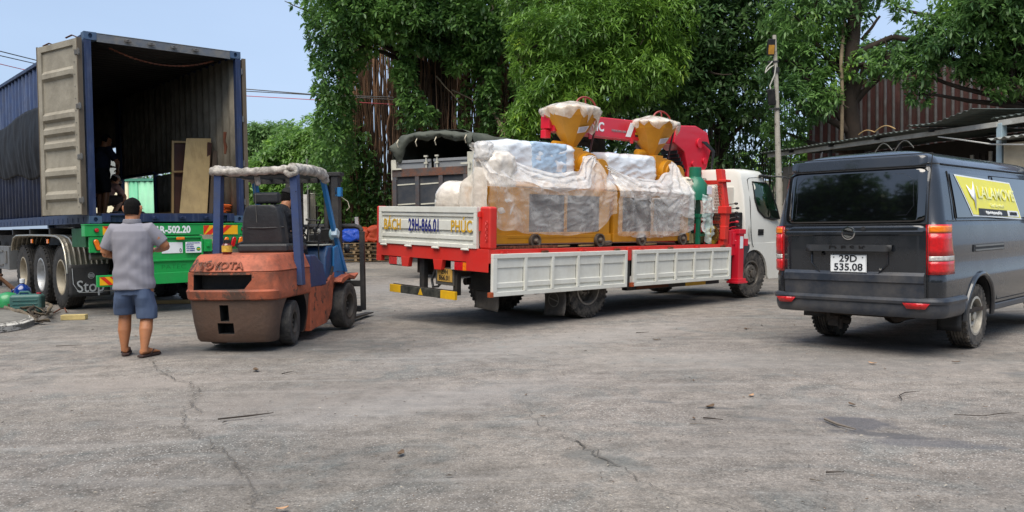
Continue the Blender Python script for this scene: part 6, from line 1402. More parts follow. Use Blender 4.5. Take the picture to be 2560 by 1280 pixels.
# right side: windows, sticker, rail, seams, sill, arch lips
def sd(y, z, off=.004): return (vside(z) + off + .004*0, y + vrear(z)*0, z)
def spoly(pts, m, name, off, parent=vn, th=.004):
    n_ = len(pts); V = [sd(y, z, off) for y, z in pts]; return MB().add(V, [tuple(range(n_))]).build(name, m, parent, solid=-th)
def sgrid(c, m, name, off, parent=vn):       # c: four corners (y,z) clockwise from top-left
    def f(u, v):
        a = (c[0][0] + (c[1][0]-c[0][0])*u, c[0][1] + (c[1][1]-c[0][1])*u); b = (c[3][0] + (c[2][0]-c[3][0])*u, c[3][1] + (c[2][1]-c[3][1])*u)
        return sd(a[0] + (b[0]-a[0])*v, a[1] + (b[1]-a[1])*v, off)
    return MB().grid(f, 12, 12).build(name, m, parent)
for k, (a, b) in enumerate(((.40, 1.56), (1.66, 2.85), (2.98, 3.62))):
    for s in (1, -1):
        o = sgrid([(a + .04, 1.725), (b, 1.725), (b, 1.30), (a, 1.30)], VG, 'side_window', .006)
        if s == -1: o.scale = (-1, 1, 1); o.location.x = -1.66
for pts in ([(1.61, 1.73), (1.61, .45)], [(1.61, 1.73), (2.95, 1.73), (2.92, .45), (1.61, .45)]): seam([sd(y, z, .002) for y, z in pts], 'door_seam', .005, vn)
seam([sd(.36 + .02*i/9, 1.27 + .47*i/9, .003) for i in range(10)], 'window_edge', .006, vn)
seam([sd(.15 + 3.3*i/20, 1.275, .003) for i in range(21)], 'waist_line', .004, vn, VB)
seam([(vside(1.80) + .004, .30 + 3.2*i/20, 1.80) for i in range(21)], 'roof_gutter', .007, vn)
r_ = bx('slide_rail', VBK, vn, -.002, .006, .84, 1.80, .965, 1.035, .003); MB().box(.006, .012, .88, 1.77, 1.012, 1.030).box(.006, .012, .88, 1.77, .972, .988).build('rail_trim', mat('brushed_strip', '#8e8f8c', .35, .8), r_)
SY = mat('sticker_yellow', '#efe40c', .35, var=.04, coat=.3); SWT = mat('sticker_white', '#e9ecec', .4, var=.03)
st = sgrid([(.53, 1.715), (2.24, 1.675), (2.42, 1.275), (.83, 1.315)], SWT, 'window_sticker', .010)
sgrid([(.56, 1.700), (2.22, 1.662), (2.385, 1.292), (.85, 1.330)], SY, 'sticker_field', .0125, st)
sgrid([(1.02, 1.392), (1.92, 1.372), (1.93, 1.308), (1.01, 1.322)], DKP, 'sticker_band', .015, st)
sgrid([(1.93, 1.372), (2.30, 1.364), (2.33, 1.302), (1.94, 1.308)], SWT, 'sticker_band', .015, st)
def sideM(y, z, off, lean=10.5, slope=-1.2): return Matrix.Translation(sd(y, z, off)) @ Matrix.Rotation(R(90), 4, 'Z') @ Matrix.Rotation(R(90 - lean), 4, 'X') @ Matrix.Rotation(R(slope), 4, 'Z')
lettering('LALAMOVE', .165, mat('sticker_pale', '#eceb9c', .4), st, sideM(1.66, 1.535, .020), wide=1.45, bold=.003)
lettering('Giao h\u00e0ng nhanh', .05, mat('sticker_pale', '#eceb9c'), st, sideM(1.62, 1.42, .017), wide=1.3, bold=.001)
lettering('M\u1ecdi giao cho b\u1ea1n giao t\u1ea1ng \u0111\u1ebfn t\u1eadn', .038, SWT, st, sideM(1.47, 1.345, .019), wide=.9, bold=.001)
lettering('LADRU0272', .048, DKP, st, sideM(2.12, 1.335, .019), wide=1.0, bold=.001)
bird = [(.78, 1.62), (.90, 1.56), (.95, 1.60), (1.0, 1.66), (1.0, 1.52), (.985, 1.46), (.93, 1.36), (.93, 1.47), (.86, 1.50)]
spoly(bird, SWT, 'bird_mark', .019, st, .001)
lip = [(WY0 - (WR+.02)*math.cos(a), .33 + (WR+.02)*math.sin(a)) for a in [math.pi*(-.02 + 1.04*k/24) for k in range(25)]]
MB().tube([sd(y, z, .0) for y, z in lip], .026, 8).build('arch_lip', VB, vn)
MB().tube([sd(y + WY1 - WY0, z, .0) for y, z in lip], .026, 8).build('arch_lip', VB, vn)
MB().box(-.06, .004, WY0 + WR + .03, WY1 - WR - .03, .345, .41).build('sill', VBL, vn, .012)
MB().box(-1.62, -.04, .3, 4.3, .36, .40).build('floor_pan', UNDER, vn)
m = MB(); m.cyl((-1.5, WY0, .32), (-.1, WY0, .32), .045, n=10).ball((-.83, WY0, .32), .14, 14, 8); m.build('rear_axle', UNDER, vn)
m = MB(); m.bar((-.45, .2, .38), (-.35, 1.6, .30), .07, .04).bar((-1.25, .2, .38), (-1.30, 1.6, .30), .07, .04).cyl((-.5, .25, .34), (-.5, 1.5, .34), .05, n=10).cyl((-1.12, .12, .33), (-.98, .3, .27), .035, n=8).cbox((-1.08, .16, .28), (.10, .05, .10)).cbox((-1.02, .18, .25), (.03, .03, .10))
m.cbox((-.83, .2, .37), (.9, .12, .05)); m.build('suspension', UNDER, vn)
VRIM = mat('van_rim', '#b5b0a4', .45, .3, var=.1, dirt=('#776d5f', .55, 9), bump=(.2, 30))
ww = wheel(vn, (-.135, WY0, .318), .318, .20, .185, 1, rimm=VRIM, style='disc', holes=12)
dup(ww, vn, (-.135, WY1, .318)); dup(ww, vn, (-1.525, WY0, .318), (0, 0, R(180))); dup(ww, vn, (-1.525, WY1, .318), (0, 0, R(180)))
MB().grid(lambda u, v: (-.26 + .22*u, .64 + .02*v, .20 + .24*v), 4, 4).build('mudflap', VBK, vn, solid=.008)
MB().grid(lambda u, v: (-1.62 + .22*u, .60 + .02*v, .26 + .14*v), 4, 4).build('mudflap', VBK, vn, solid=.008)
for s in (0, 1):
    o = MB().tube([(.02, 3.55, 1.2), (.12, 3.6, 1.22)], .02, 8).cbox((.17, 3.62, 1.3), (.14, .08, .24)).build('wing_mirror', VBK, vn, .01)
    if s: o.scale = (-1, 1, 1); o.location.x = -1.66
MB().grid(lambda u, v: ((-1.50 + 1.34*u), vfront(1.12 + .58*v) + .035, 1.12 + .58*v), 10, 8).build('windscreen', VG, vn)
MB().cyl((-1.38, .5, 1.95), (-1.40, .58, 2.02), .006, n=6).build('roof_aerial', VBK, vn)
# ---------------------------------------------------------------- forklift
FLOC = (-2.88, 9.2, 0); FROT = R(-8)
fk = thing('forklift', 'worn orange and brown forklift with blue posts and rag-wrapped overhead guard', 'forklift', FLOC, FROT)
FO = mat('forklift_orange', '#b05a3c', .62, var=.15, dirt=('#4f392e', .9, 3.2), chips=('#3b2a22', .555, 4), streak=('#6e4634', .35), bump=(.3, 18))
FOD = mat('forklift_orange_worn', '#9e5236', .7, var=.2, dirt=('#43352c', .95, 2.6), chips=('#4a362b', .52, 2.2), bump=(.35, 18))
FBR = mat('forklift_brown', '#5a4437', .72, var=.25, dirt=('#3a322c', .7, 3), chips=('#8a5238', .68, 4), bump=(.4, 18))
FBL = mat('forklift_blue', '#273a63', .55, var=.15, dirt=('#3a3f4a', .5, 4), chips=('#a9aeb8', .735, 14), bump=(.2, 14))
FB2 = mat('forklift_bright_blue', '#1f6fa8', .5, var=.15, dirt=('#2b4a5c', .5, 4), chips=('#cfd4d8', .72, 12))
MASTM = mat('mast_steel', '#2d2d2f', .55, .2, var=.2, dirt=('#4d4842', .6, 4), bump=(.3, 20))
VIN = mat('seat_vinyl', '#222428', .48, var=.12, dirt=('#3c3b3a', .3, 3), bump=(.25, 26))
def plan(hw, yr, yf, r, z, n=7, bulge=.05):
    """counterweight outline at height z: rounded rear corners, slight bulge of the rear face"""
    P = [(hw, yf, z), (hw, (yf + yr + r)/2, z)]
    for k in range(n + 1):
        a = math.pi/2*k/n; P.append((hw - r + r*math.cos(a), yr + r - r*math.sin(a), z))
    for t in (.25, .5, .75): P.append(((hw - r)*(1 - 2*t), yr - bulge*math.sin(math.pi*t), z))
    for k in range(n, -1, -1):
        a = math.pi/2*k/n; P.append((-(hw - r + r*math.cos(a)), yr + r - r*math.sin(a), z))
    P += [(-hw, (yf + yr + r)/2, z), (-hw, yf, z)]
    return P
def fboolean(o, cutters, mt):
    c_ = MB()
    for fn in cutters: fn(c_)
    cu = c_.build('cutter', mt); cu.location = FLOC; cu.rotation_euler = (0, 0, FROT); bpy.context.view_layer.update()
    b_ = o.modifiers.new('c', 'BOOLEAN'); b_.object = cu; b_.operation = 'DIFFERENCE'; b_.solver = 'EXACT'; b_.material_mode = 'TRANSFER'
    me = bpy.data.meshes.new_from_object(o.evaluated_get(bpy.context.evaluated_depsgraph_get())); o.modifiers.clear(); o.data = me
    me.polygons.foreach_set('use_smooth', [True]*len(me.polygons)); me.set_sharp_from_angle(angle=R(35)); bpy.data.objects.remove(cu)
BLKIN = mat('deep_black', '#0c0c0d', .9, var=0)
o = MB().loft([plan(hw, yr, .42, r, z) for z, hw, yr, r in ((.10, .415, -.475, .10), (.13, .435, -.50, .12), (.30, .462, -.53, .13), (.50, .482, -.555, .14), (.545, .485, -.56, .14))]).build('counterweight_base', FBR, fk, smooth=40)
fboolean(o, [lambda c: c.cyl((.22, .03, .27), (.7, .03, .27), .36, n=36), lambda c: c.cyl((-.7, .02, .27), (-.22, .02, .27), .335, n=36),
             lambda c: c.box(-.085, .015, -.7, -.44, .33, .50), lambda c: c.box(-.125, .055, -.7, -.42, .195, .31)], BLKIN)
o = MB().loft([plan(hw, yr, .42, r, z) for z, hw, yr, r in ((.545, .49, -.565, .15), (.56, .505, -.59, .16), (.64, .515, -.60, .16), (.66, .505, -.585, .16), (.835, .50, -.575, .16), (.84, .49, -.57, .16))]).build('counterweight_upper', FOD, fk, smooth=40)
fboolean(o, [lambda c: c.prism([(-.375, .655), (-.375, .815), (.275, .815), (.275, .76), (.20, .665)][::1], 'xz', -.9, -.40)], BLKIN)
bx('radiator_grille', BLACKM, fk, -.37, .27, -.41, -.39, .66, .81)
MB().loft([plan(hw, yr, .42, r, z) for z, hw, yr, r in ((.842, .50, -.575, .19), (.85, .505, -.58, .19), (.95, .46, -.52, .17), (1.0, .44, -.48, .16), (1.02, .42, -.45, .15))]).build('engine_hood', FO, fk, smooth=40)
lettering('TOYOTA', .115, mat('cast_letter_shadow', '#7d4a36', .7), fk, Matrix.Translation((-.06, -.598, .905)) @ Matrix.Rotation(R(90 - 28), 4, 'X'), wide=1.05, bold=.004, depth=.006)
lettering('TOYOTA', .115, FO, fk, Matrix.Translation((-.06, -.602, .908)) @ Matrix.Rotation(R(90 - 28), 4, 'X'), wide=1.05, bold=-.003, depth=.007)
# side body with step, floor
poly = [(.42, .78), (.42, .10), (.55, .12), (.95, .14), (1.12, .30), (1.20, .60), (1.42, .70), (1.66, .68), (1.62, .74), (1.25, .76), (.95, .62), (.80, .60), (.62, .62), (.55, .78)]
MB().prism(poly, 'yz', .40, .50).build('body_side', FO, fk, .01); MB().prism(poly, 'yz', -.50, -.40).build('body_side', FO, fk, .01)
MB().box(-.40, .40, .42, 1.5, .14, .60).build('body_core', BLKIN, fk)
MB().box(.16, .49, .44, .60, .78, .84).prism([(.43, .60), (.43, .98), (.60, .98), (.85, .86), (.95, .66), (.94, .60)], 'yz', .30, .505).build('side_cover', FBL, fk, .02)
MB().prism([(.43, .60), (.43, .98), (.60, .98), (.85, .86), (.95, .66), (.94, .60)], 'yz', -.505, -.30).build('side_cover', FBL, fk, .02)
MB().prism([(.98, .64), (1.02, .94), (1.12, 1.07), (1.45, 1.07), (1.60, .82), (1.60, .60), (1.3, .58)], 'yz', -.42, .47).build('dash_cowl', mat('cowl_blue', '#15406a', .5, var=.2, dirt=('#20303c', .6, 4)), fk, .03)
MB().prism([(1.20, .66), (1.24, 1.05), (1.46, 1.09), (1.62, .84), (1.60, .64)], 'yz', .47, .50).build('cowl_side', FB2, fk, .015)
bx('dash_panel', mat('dash_grey', '#9a9a90', .6, var=.15), fk, -.30, .44, 1.02, 1.36, 1.07, 1.09, .01)
bx('gauge_box', BLACKP, fk, .12, .34, 1.14, 1.36, 1.09, 1.13, .01)
# overhead guard: blue posts, wrapped beams
def post(pts, w, m, name='guard_post'): return MB().loft([[(x + a*w[0]/2, y + b*w[1]/2, z) for a, b in ((-1,-1),(1,-1),(1,1),(-1,1))] for x, y, z in pts]).build(name, m, fk, .008)
post([(.525, .08, .66), (.505, .10, 1.0), (.455, .15, 1.90)], (.085, .10), FBL)
post([(-.47, .10, .84), (-.46, .12, 1.0), (-.44, .16, 1.90)], (.085, .09), FBL)
post([(.50, 1.62, .72), (.47, 1.30, 1.30), (.44, 1.06, 1.88)], (.05, .085), FB2)
post([(-.50, 1.62, .72), (-.47, 1.30, 1.30), (-.44, 1.06, 1.88)], (.05, .085), FB2)
MB().box(.488, .500, .085, .165, 1.69, 1.70).build('post_slot', BLKIN, fk)
for k in range(9): bx('post_slot', BLKIN, fk, .478 - .0006*k, .486, .125, .185, 1.62 + .026*k, 1.632 + .026*k)
bolts([(.468, .074 + .006*i, 1.05 + .19*i) for i in range(4)], 'y', .009, -.008, FBL, fk)
m = MB(); m.box(-.40, .40, .14, .20, 1.88, 1.93).box(-.40, .40, .98, 1.06, 1.84, 1.90)
for i in range(5): m.box(-.36 + .16*i, -.33 + .16*i, .2, .98, 1.88, 1.92)
m.build('guard_bars', BLACKM, fk)
RAG = mat('wrapping_rag', '#b5afa6', .85, var=.25, vs_=8, dirt=('#3d3833', .8, 11), chips=('#3a4a78', .70, 7), bump=(.7, 30))
def ragtube(pts, r, seed, name='rag_wrap'):
    Q = []; 
    for a, b in zip(pts, pts[1:]):
        a, b = Vector(a), Vector(b); n_ = max(3, int((b-a).length/.018))
        for i in range(n_): Q.append(a.lerp(b, i/n_))
    Q.append(Vector(pts[-1])); rs = [r*(1 + .10*math.sin(i*1.1 + seed) + .22*nz3(i*.17, seed)) for i in range(len(Q))]
    m = MB().tube(Q, rs, 16)
    m.v = [crumple(p, .008, 17, seed) for p in m.v]
    return m.build(name, RAG, fk, smooth=180)
ragtube([(-.52, .12, 1.94), (-.25, .12, 1.925), (.1, .12, 1.93), (.42, .13, 1.95)], .044, 1)
ragtube([(.44, .12, 1.955), (.47, .5, 1.96), (.47, .85, 1.955), (.46, 1.02, 1.93), (.45, 1.09, 1.86)], .058, 2)
ragtube([(-.46, .12, 1.95), (-.47, .6, 1.96), (-.46, 1.02, 1.93), (-.45, 1.09, 1.86)], .055, 3)
ragtube([(.38, .08, 1.93), (.44, .06, 1.96), (.50, .08, 1.94), (.50, .08, 1.90), (.43, .07, 1.88), (.38, .08, 1.92)], .030, 4, 'rag_knot')
ragtube([(-.02, .2, 1.89), (-.01, .2, 1.85), (.0, .2, 1.78)], .028, 5, 'rag_knot')
MB().tube([(-.01, .14, 1.80), (-.01, .16, 1.5), (.0, .15, 1.36)], .003, 4).build('dangling_wire', STEELG, fk)
# mast, carriage, backrest, forks
m = MB()
for s in (-1, 1): m.box(min(s*.36, s*.27), max(s*.36, s*.27), 1.80, 1.93, .12, 1.99).box(min(s*.26, s*.20), max(s*.26, s*.20), 1.90, 2.02, .12, 1.97)
m.build('mast_rail', MASTM, fk, .006)
bx('mast_crossbar', MASTM, fk, -.40, .40, 1.78, 1.95, 1.97, 2.02, .006); bx('mast_crossbar', MASTM, fk, -.36, .36, 1.95, 2.0, 1.90, 1.969, .006); bx('mast_crossbar', MASTM, fk, -.27, .27, 1.82, 1.9, 1.0, 1.08, .006)
MB().box(.32, .40, 1.80, 1.88, 1.70, 1.82).build('mast_bracket', FB2, fk, .005)
MB().cyl((-.22, 1.86, .3), (-.22, 1.86, 1.85), .04, n=12).cyl((.18, 1.86, .3), (.18, 1.86, 1.85), .035, n=12).cyl((-.28, 1.80, 1.80), (-.14, 1.80, 1.80), .07, n=16).build('lift_cylinder', MASTM, fk)
m = MB()
for s in (-1, 1): m.prism([(2.03, .18), (2.10, .18), (2.10, 1.24), (2.03, 1.24)], 'yz', min(s*.56, s*.62), max(s*.56, s*.62))
m.tube([(-.59, 2.065, 1.24), (-.56, 2.065, 1.29), (-.50, 2.065, 1.31), (.50, 2.065, 1.31), (.56, 2.065, 1.29), (.59, 2.065, 1.24)], .035, 8)
for x in (-.3, .0, .3): m.box(x - .015, x + .015, 2.05, 2.08, .5, 1.30)
m.box(-.56, .56, 2.04, 2.10, .50, .58).box(-.56, .56, 2.04, 2.10, .16, .24); m.build('load_backrest', MASTM, fk, .005)
for x in (-.25, .33): MB().prism([(2.12, .60), (2.16, .60), (2.18, .07), (3.15, .045), (3.15, .03), (2.14, .03)], 'yz', x - .06, x + .06).build('fork', mat('fork_steel', '#3a3532', .5, .4, dirt=('#6b5f52', .5, 6)), fk, .004)
# wheels
FT = mat('solid_tyre', '#302f2e', .8, var=.2, dirt=('#6d675f', .5, 7), bump=(.5, 30)); FR_ = mat('dark_rim', '#3b3733', .7, .2, var=.2, dirt=('#5d5348', .5, 6))
wheel(fk, (.50, 1.52, .30), .30, .19, .165, 1, rubber=FT, rimm=FR_, style='deep', tread=False); wheel(fk, (-.50, 1.52, .30), .30, .19, .165, -1, rubber=FT, rimm=FR_, style='deep', tread=False)
wheel(fk, (.40, .02, .255), .255, .15, .13, 1, steer=R(9), rubber=FT, rimm=FR_, style='deep', tread=False); wheel(fk, (-.40, .02, .255), .255, .15, .13, -1, steer=R(9), rubber=FT, rimm=FR_, style='deep', tread=False)
MB().cyl((-.4, .02, .24), (.4, .02, .24), .05).box(-.4, .4, 1.45, 1.6, .2, .4).build('axle', UNDER, fk)
MB().prism([(1.20, .62), (1.24, .66), (1.5, .70), (1.70, .66), (1.86, .70), (1.84, .67), (1.70, .62), (1.5, .655), (1.26, .60)], 'yz', .40, .60).build('front_mudguard', FO, fk, .004)
MB().box(.45, .49, 1.0, 1.06, .3, .66).bar((.47, .9, .35), (.47, 1.35, .95), .05).build('step_bracket', UNDER, fk)
MB().tube([(.42, 1.34, .50), (.44, 1.42, .66), (.42, 1.30, .78)], .025, 8).build('hydraulic_hose', RUSTY, fk)
# seat, controls
o = MB().loft([[(cx_ + hw*a, y + b, z) for a, b in ((-1, -.05), (-.85, -.085), (.85, -.085), (1, -.05), (1, .04), (.85, .06), (-.85, .06), (-1, .04))] for z, hw, cx_, y in ((1.06, .255, .045, .30), (1.12, .265, .045, .28), (1.30, .255, .045, .26), (1.45, .235, .045, .25), (1.53, .20, .045, .25), (1.56, .15, .045, .255))]).build('seat_back', VIN, fk, .012, smooth=50, sub=1)
MB().tube([(-.205, .198, 1.305), (-.1, .178, 1.298), (.05, .172, 1.295), (.2, .178, 1.298), (.295, .198, 1.305)], .009, 6).build('seat_seam', VIN, fk)
MB().cbox((.08, .26, 1.635), (.31, .11, .13), (0, 0, 0)).build('headrest', VIN, fk, .035, seg=3)
MB().cyl((.0, .28, 1.54), (.0, .28, 1.60), .012).cyl((.16, .28, 1.54), (.16, .28, 1.60), .012).build('headrest_rod', BLACKM, fk)
MB().box(-.24, .36, .14, .72, 1.02, 1.12).build('seat_cushion', VIN, fk, .03, seg=3)
MB().tube([(-.26, .2, 1.10), (-.28, .5, 1.14), (-.28, .7, 1.12)], .03, 8).build('seat_side', BLACKP, fk)
sw = holder('steering_wheel', fk, (.05, 1.02, 1.20), (R(-35), 0, 0)); MB().lathe([(.165, 0), (.178, .012), (.190, 0), (.178, -.012)], (0, 0, 0), 'z', 28, closed=True).build('rim', BLACKP, sw)
m = MB()
for a in (0, 2.1, 4.2): m.bar((0, 0, 0), (.17*math.cos(a), .17*math.sin(a), 0), .02, .012)
m.cyl((0, 0, -.25), (0, 0, .02), .022); m.build('spokes', BLACKP, sw)
for x, y, z, t_ in ((.40, .98, 1.10, 0), (.28, 1.15, 1.12, 1), (.34, 1.18, 1.12, 1), (.16, 1.10, 1.12, 1)):
    l = MB().tube([(x, y, z - .25 if t_ == 0 else z - .05), (x - .005, y, z + .04), (x + .01, y - .01, z + .13)], .009, 6).build('control_lever', BLACKM, fk)
    MB().ball((x + .01, y - .01, z + .15), .026, 10, 8, (.9, .9, 1.3)).build('lever_knob', mat('knob_grey', '#8d8c84', .5) if t_ == 0 else BLACKP, l)
MB().tube([(.20, 1.30, 1.09), (.24, 1.34, 1.28), (.30, 1.30, 1.38), (.1, 1.34, 1.40)], .014, 6).tube([(.12, 1.30, 1.09), (.14, 1.32, 1.36)], .012, 6).build('screen_bracket', BLACKM, fk)
MB().cbox((.33, 1.40, 1.20), (.12, .06, .16)).cbox((.18, 1.42, 1.16), (.14, .06, .1)).build('lamp_cluster', BLACKP, fk, .01)
MB().ball((.44, 1.34, 1.21), .075, 14, 8, (.5, .8, 1)).build('tape_patch', mat('pale_tape', '#93b3bd', .4, var=.2), fk)
MB().cbox((.485, 1.335, 1.22), (.075, .11, .10), (R(-24), 0, 0)).build('tape_wrap', mat('clear_tape', '#9fb6c4', .25, var=.25, vs_=14), fk, .01)
MB().ball((.52, 1.66, 1.02), .06, 12, 8, (.7, .7, 1)).build('headlamp', BLACKP, fk)
MB().tube([(.36, 1.92, 1.70), (.44, 1.95, 1.64), (.46, 1.96, 1.56), (.42, 1.96, 1.52)], .006, 5).build('loose_cable', ROPE, fk)
# jar standing on the hood
j = thing('sauce_jar', 'small red-brown glass jar standing on the forklift hood', 'jar', Vector(FLOC) + Matrix.Rotation(FROT, 3, 'Z') @ Vector((-.105, -.36, 1.021)), FROT); j.scale = (1.25, 1.25, 1.2)
MB().lathe([(.034, 0), (.042, .01), (.042, .075), (.036, .09), (.024, .10), (.001, .10)], n=24).build('glass', mat('jar_red', '#5c1410', .12, var=.3, coat=.6), j)
MB().lathe([(.030, .10), (.030, .128), (.001, .13)], n=20).build('lid', BLACKP, j)
MB().lathe([(.0428, .022), (.0432, .022), (.0432, .078), (.0428, .078)], n=24, closed=True).build('paper_band', mat('jar_label', '#c7a23a', .5, var=.3, vs_=40), j)
# ---------------------------------------------------------------- people
def baked(mb, name, m, parent, voxel=.009, smooth_n=3, disp=None, mats=None):
    """join overlapping limbs into ONE continuous skin, then relax and fold it"""
    o = mb.build(name, m, None); r = o.modifiers.new('r', 'REMESH'); r.mode = 'VOXEL'; r.voxel_size = voxel
    s = o.modifiers.new('s', 'SMOOTH'); s.iterations = smooth_n; s.factor = .5
    bpy.context.view_layer.update()
    me = bpy.data.meshes.new_from_object(o.evaluated_get(bpy.context.evaluated_depsgraph_get())); o.modifiers.clear(); o.data = me; me.name = name
    if disp:
        n_ = len(me.vertices); co = np.empty(n_*3); me.vertices.foreach_get('co', co); co = co.reshape(-1, 3); no = np.empty(n_*3); me.vertices.foreach_get('normal', no); no = no.reshape(-1, 3)
        d = disp(co); co = co + no * d[:, None]; me.vertices.foreach_set('co', co.ravel())
    if not me.materials: me.materials.append(m)
    me.polygons.foreach_set('use_smooth', [True]*len(me.polygons)); me.update(); o.parent = parent; return o
def ell(c, a, b, n=20, rot=0, tilt=0):
    """ellipse ring: half-width a (x), half-depth b (y)"""
    P = []
    for j in range(n):
        t = 2*math.pi*j/n; x, y = a*math.cos(t), b*math.sin(t)
        P.append((c[0] + x*math.cos(rot) - y*math.sin(rot), c[1] + x*math.sin(rot) + y*math.cos(rot), c[2] + y*math.sin(tilt)))
    return P
def hand(mb, wr, d, up, s=1, curl=.6, k=1.0):
    """palm, four unequal curled fingers and a side thumb; d = pointing direction, up = back of the hand, s = thumb side"""
    d = Vector(d).normalized(); up = Vector(up); up = (up - d*up.dot(d)).normalized(); x = d.cross(up).normalized() * s
    w = Vector(wr); p1 = w + d*.085*k
    def ring(c, a, b): return [tuple(c + x*(a*math.cos(2*math.pi*j/10)) + up*(b*math.sin(2*math.pi*j/10))) for j in range(10)]
    mb.loft([ring(w - d*.02, .026*k, .02*k), ring(w + d*.02*k, .032*k, .017*k), ring(w + d*.06*k, .040*k, .016*k), ring(p1, .038*k, .013*k)])
    for i, L_f in enumerate((.068, .076, .070, .056)):
        b = p1 + x*(.030 - .020*i)*k; a = 0; P = [b - d*.02]; q = b
        for seg in (.45, .32, .23):
            a += curl*.75; q = q + (d*math.cos(a) - up*math.sin(a)) * L_f*seg*k; P.append(q.copy())
        mb.tube([P[0], b] + P[1:], [.0085*k, .009*k, .0085*k, .008*k, .0065*k], 8)
    t0 = w + d*.025*k + x*.028*k; mb.tube([w + d*.01, t0, t0 + (x*.6 + d*.7 - up*.2)*.035*k, t0 + (x*.5 + d*1.1 - up*.45)*.055*k], [.012*k, .012*k, .0105*k, .008*k], 8)
def head(mb, c, face, h=.225, tilt=0):
    """skull, jaw, nose, lips and ears; c = centre, face = yaw of the gaze (0 = +y)"""
    M = Matrix.Translation(c) @ Matrix.Rotation(face, 4, 'Z') @ Matrix.Rotation(-tilt, 4, 'X'); old = mb.T; mb.T = M
    k = h/.225
    mb.loft([ell((0, y*k, z*k), a*k, b*k) for z, a, b, y in ((-.112, .022, .030, .052), (-.10, .046, .058, .026), (-.07, .060, .078, .010), (-.03, .070, .090, 0), (.02, .076, .097, -.006), (.06, .072, .092, -.01), (.09, .055, .070, -.012), (.108, .028, .035, -.012))])
    mb.tube([(0, .088*k, .008*k), (0, .100*k, -.012*k), (0, .112*k, -.030*k), (0, .100*k, -.040*k)], [.008*k, .011*k, .016*k, .008*k], 8)
    mb.cbox((0, .088*k, -.066*k), (.042*k, .016*k, .008*k)).cbox((0, .087*k, -.077*k), (.036*k, .014*k, .009*k))
    for s in (-1, 1): mb.tube([(s*.070*k, -.005*k, .030*k), (s*.086*k, -.016*k, .034*k), (s*.088*k, -.018*k, .008*k), (s*.080*k, -.006*k, -.020*k), (s*.070*k, .002*k, -.026*k)], [.006*k, .011*k, .010*k, .010*k, .006*k], 8)
    mb.T = old; return M
def head_extras(parent, M, k, hairm, style='short'):
    for s in (-1, 1):
        MB().ball(tuple(M @ Vector((s*.032*k, .082*k, .010*k))), .012*k, 10, 8).build('eye', mat('eye_white', '#d9d4cc', .3), parent)
        MB().ball(tuple(M @ Vector((s*.032*k, .091*k, .010*k))), .006*k, 8, 6).build('pupil', mat('eye_dark', '#1a120d', .2), parent)
        MB().bar(tuple(M @ Vector((s*.018*k, .092*k, .030*k))), tuple(M @ Vector((s*.050*k, .082*k, .030*k))), .008*k, .006*k).build('eyebrow', hairm, parent)
    n, mq = 40, 16
    def f(u, v):
        a = 2*math.pi*u; front = math.sin(a); low = -.055 if front < .25 else .052
        low = -.058 + .115*max(0, min(1, (front + .12)/.30))
        z = .122 + (low - .122)*v; zz = max(-.112, min(.108, z))
        prof = ((-.112, .030, .040), (-.07, .063, .080), (-.03, .071, .091), (.02, .0775, .100), (.06, .0745, .095), (.09, .060, .075), (.112, .030, .036), (.122, .002, .003))
        for (z0, a0, b0), (z1, a1, b1) in zip(prof, prof[1:]):
            if z <= z1: t = (z - z0)/(z1 - z0); A, B = a0 + (a1-a0)*t, b0 + (b1-b0)*t; break
        g = 1 + .02*nz3(a*3, z*60, 1) - (.03 if v > .97 else 0)
        return tuple(M @ Vector((A*g*math.cos(a)*k, (B*g*math.sin(a) - .012)*k, z*k)))
    return MB().grid(f, n, mq).build('hair', hairm, parent, smooth=180)
def npn(co, f, seed, amp):
    return np.array([noise.fractal(Vector((c[0]*f[0] + seed, c[1]*f[1], c[2]*f[2])), 1, 2, 3) for c in co]) * amp
SKIN = mat('skin', '#a8704c', .5, var=.10, vs_=9, sss=.12, bump=(.1, 40)); SKIN2 = mat('skin_pale', '#b98566', .5, var=.08, sss=.12); SKIN3 = mat('skin_dark', '#7d4f36', .5, var=.1, sss=.1)
HAIR = mat('short_black_hair', '#171514', .85, var=.6, vs_=120, spec=.15, bump=(1.0, 190))
SHIRT = mat('grey_polo', '#83828a', .88, var=.03, vs_=3); SHORTS = mat('blue_shorts', '#46556f', .85, var=.05, vs_=4)
# --- man walking away
mp_ = thing('person', 'man in grey polo shirt, blue shorts and flip-flops seen from behind, walking', 'person', (-3.88, 8.52, 0), R(7))
b = MB()
HM = head(b, (0, .03, 1.500), R(-3), .235, R(8))
b.tube([(0, -.012, 1.30), (0, .0, 1.40), (0, .015, 1.47)], [.082, .066, .068], 14)
b.loft([ell((0, 0, z), a, q) for z, a, q in ((.70, .17, .12), (.95, .17, .125), (1.15, .175, .12), (1.28, .17, .10), (1.35, .10, .07))])
for s, el, wr in ((-1, (-.285, .02, 1.06), (-.15, .22, 1.02)), (1, (.31, .05, 1.12), (.16, .24, 1.08))):
    sh = (s*.185, -.005, 1.29); b.tube([sh, ((sh[0]+el[0])/2, .0, (sh[2]+el[2])/2), el], [.062, .052, .045], 14)
    mid = tuple((p+q)/2 for p, q in zip(el, wr)); b.tube([el, mid, wr], [.044, .042, .027], 14)
    hand(b, wr, (-s*.55, .75, .12), (s*.1, -.2, 1), -s if False else s*-1, .7)
LL, RL = ((-.095, 0, .72), (-.125, .09, .42), (-.130, .07, .26), (-.130, .055, .10), (-.130, .06, .045)), ((.095, 0, .72), (.115, .01, .42), (.118, -.05, .27), (.112, -.095, .10), (.11, -.10, .045))
for P in (LL, RL):
    b.tube(P, [.095, .062, .064, .037, .036], 16)
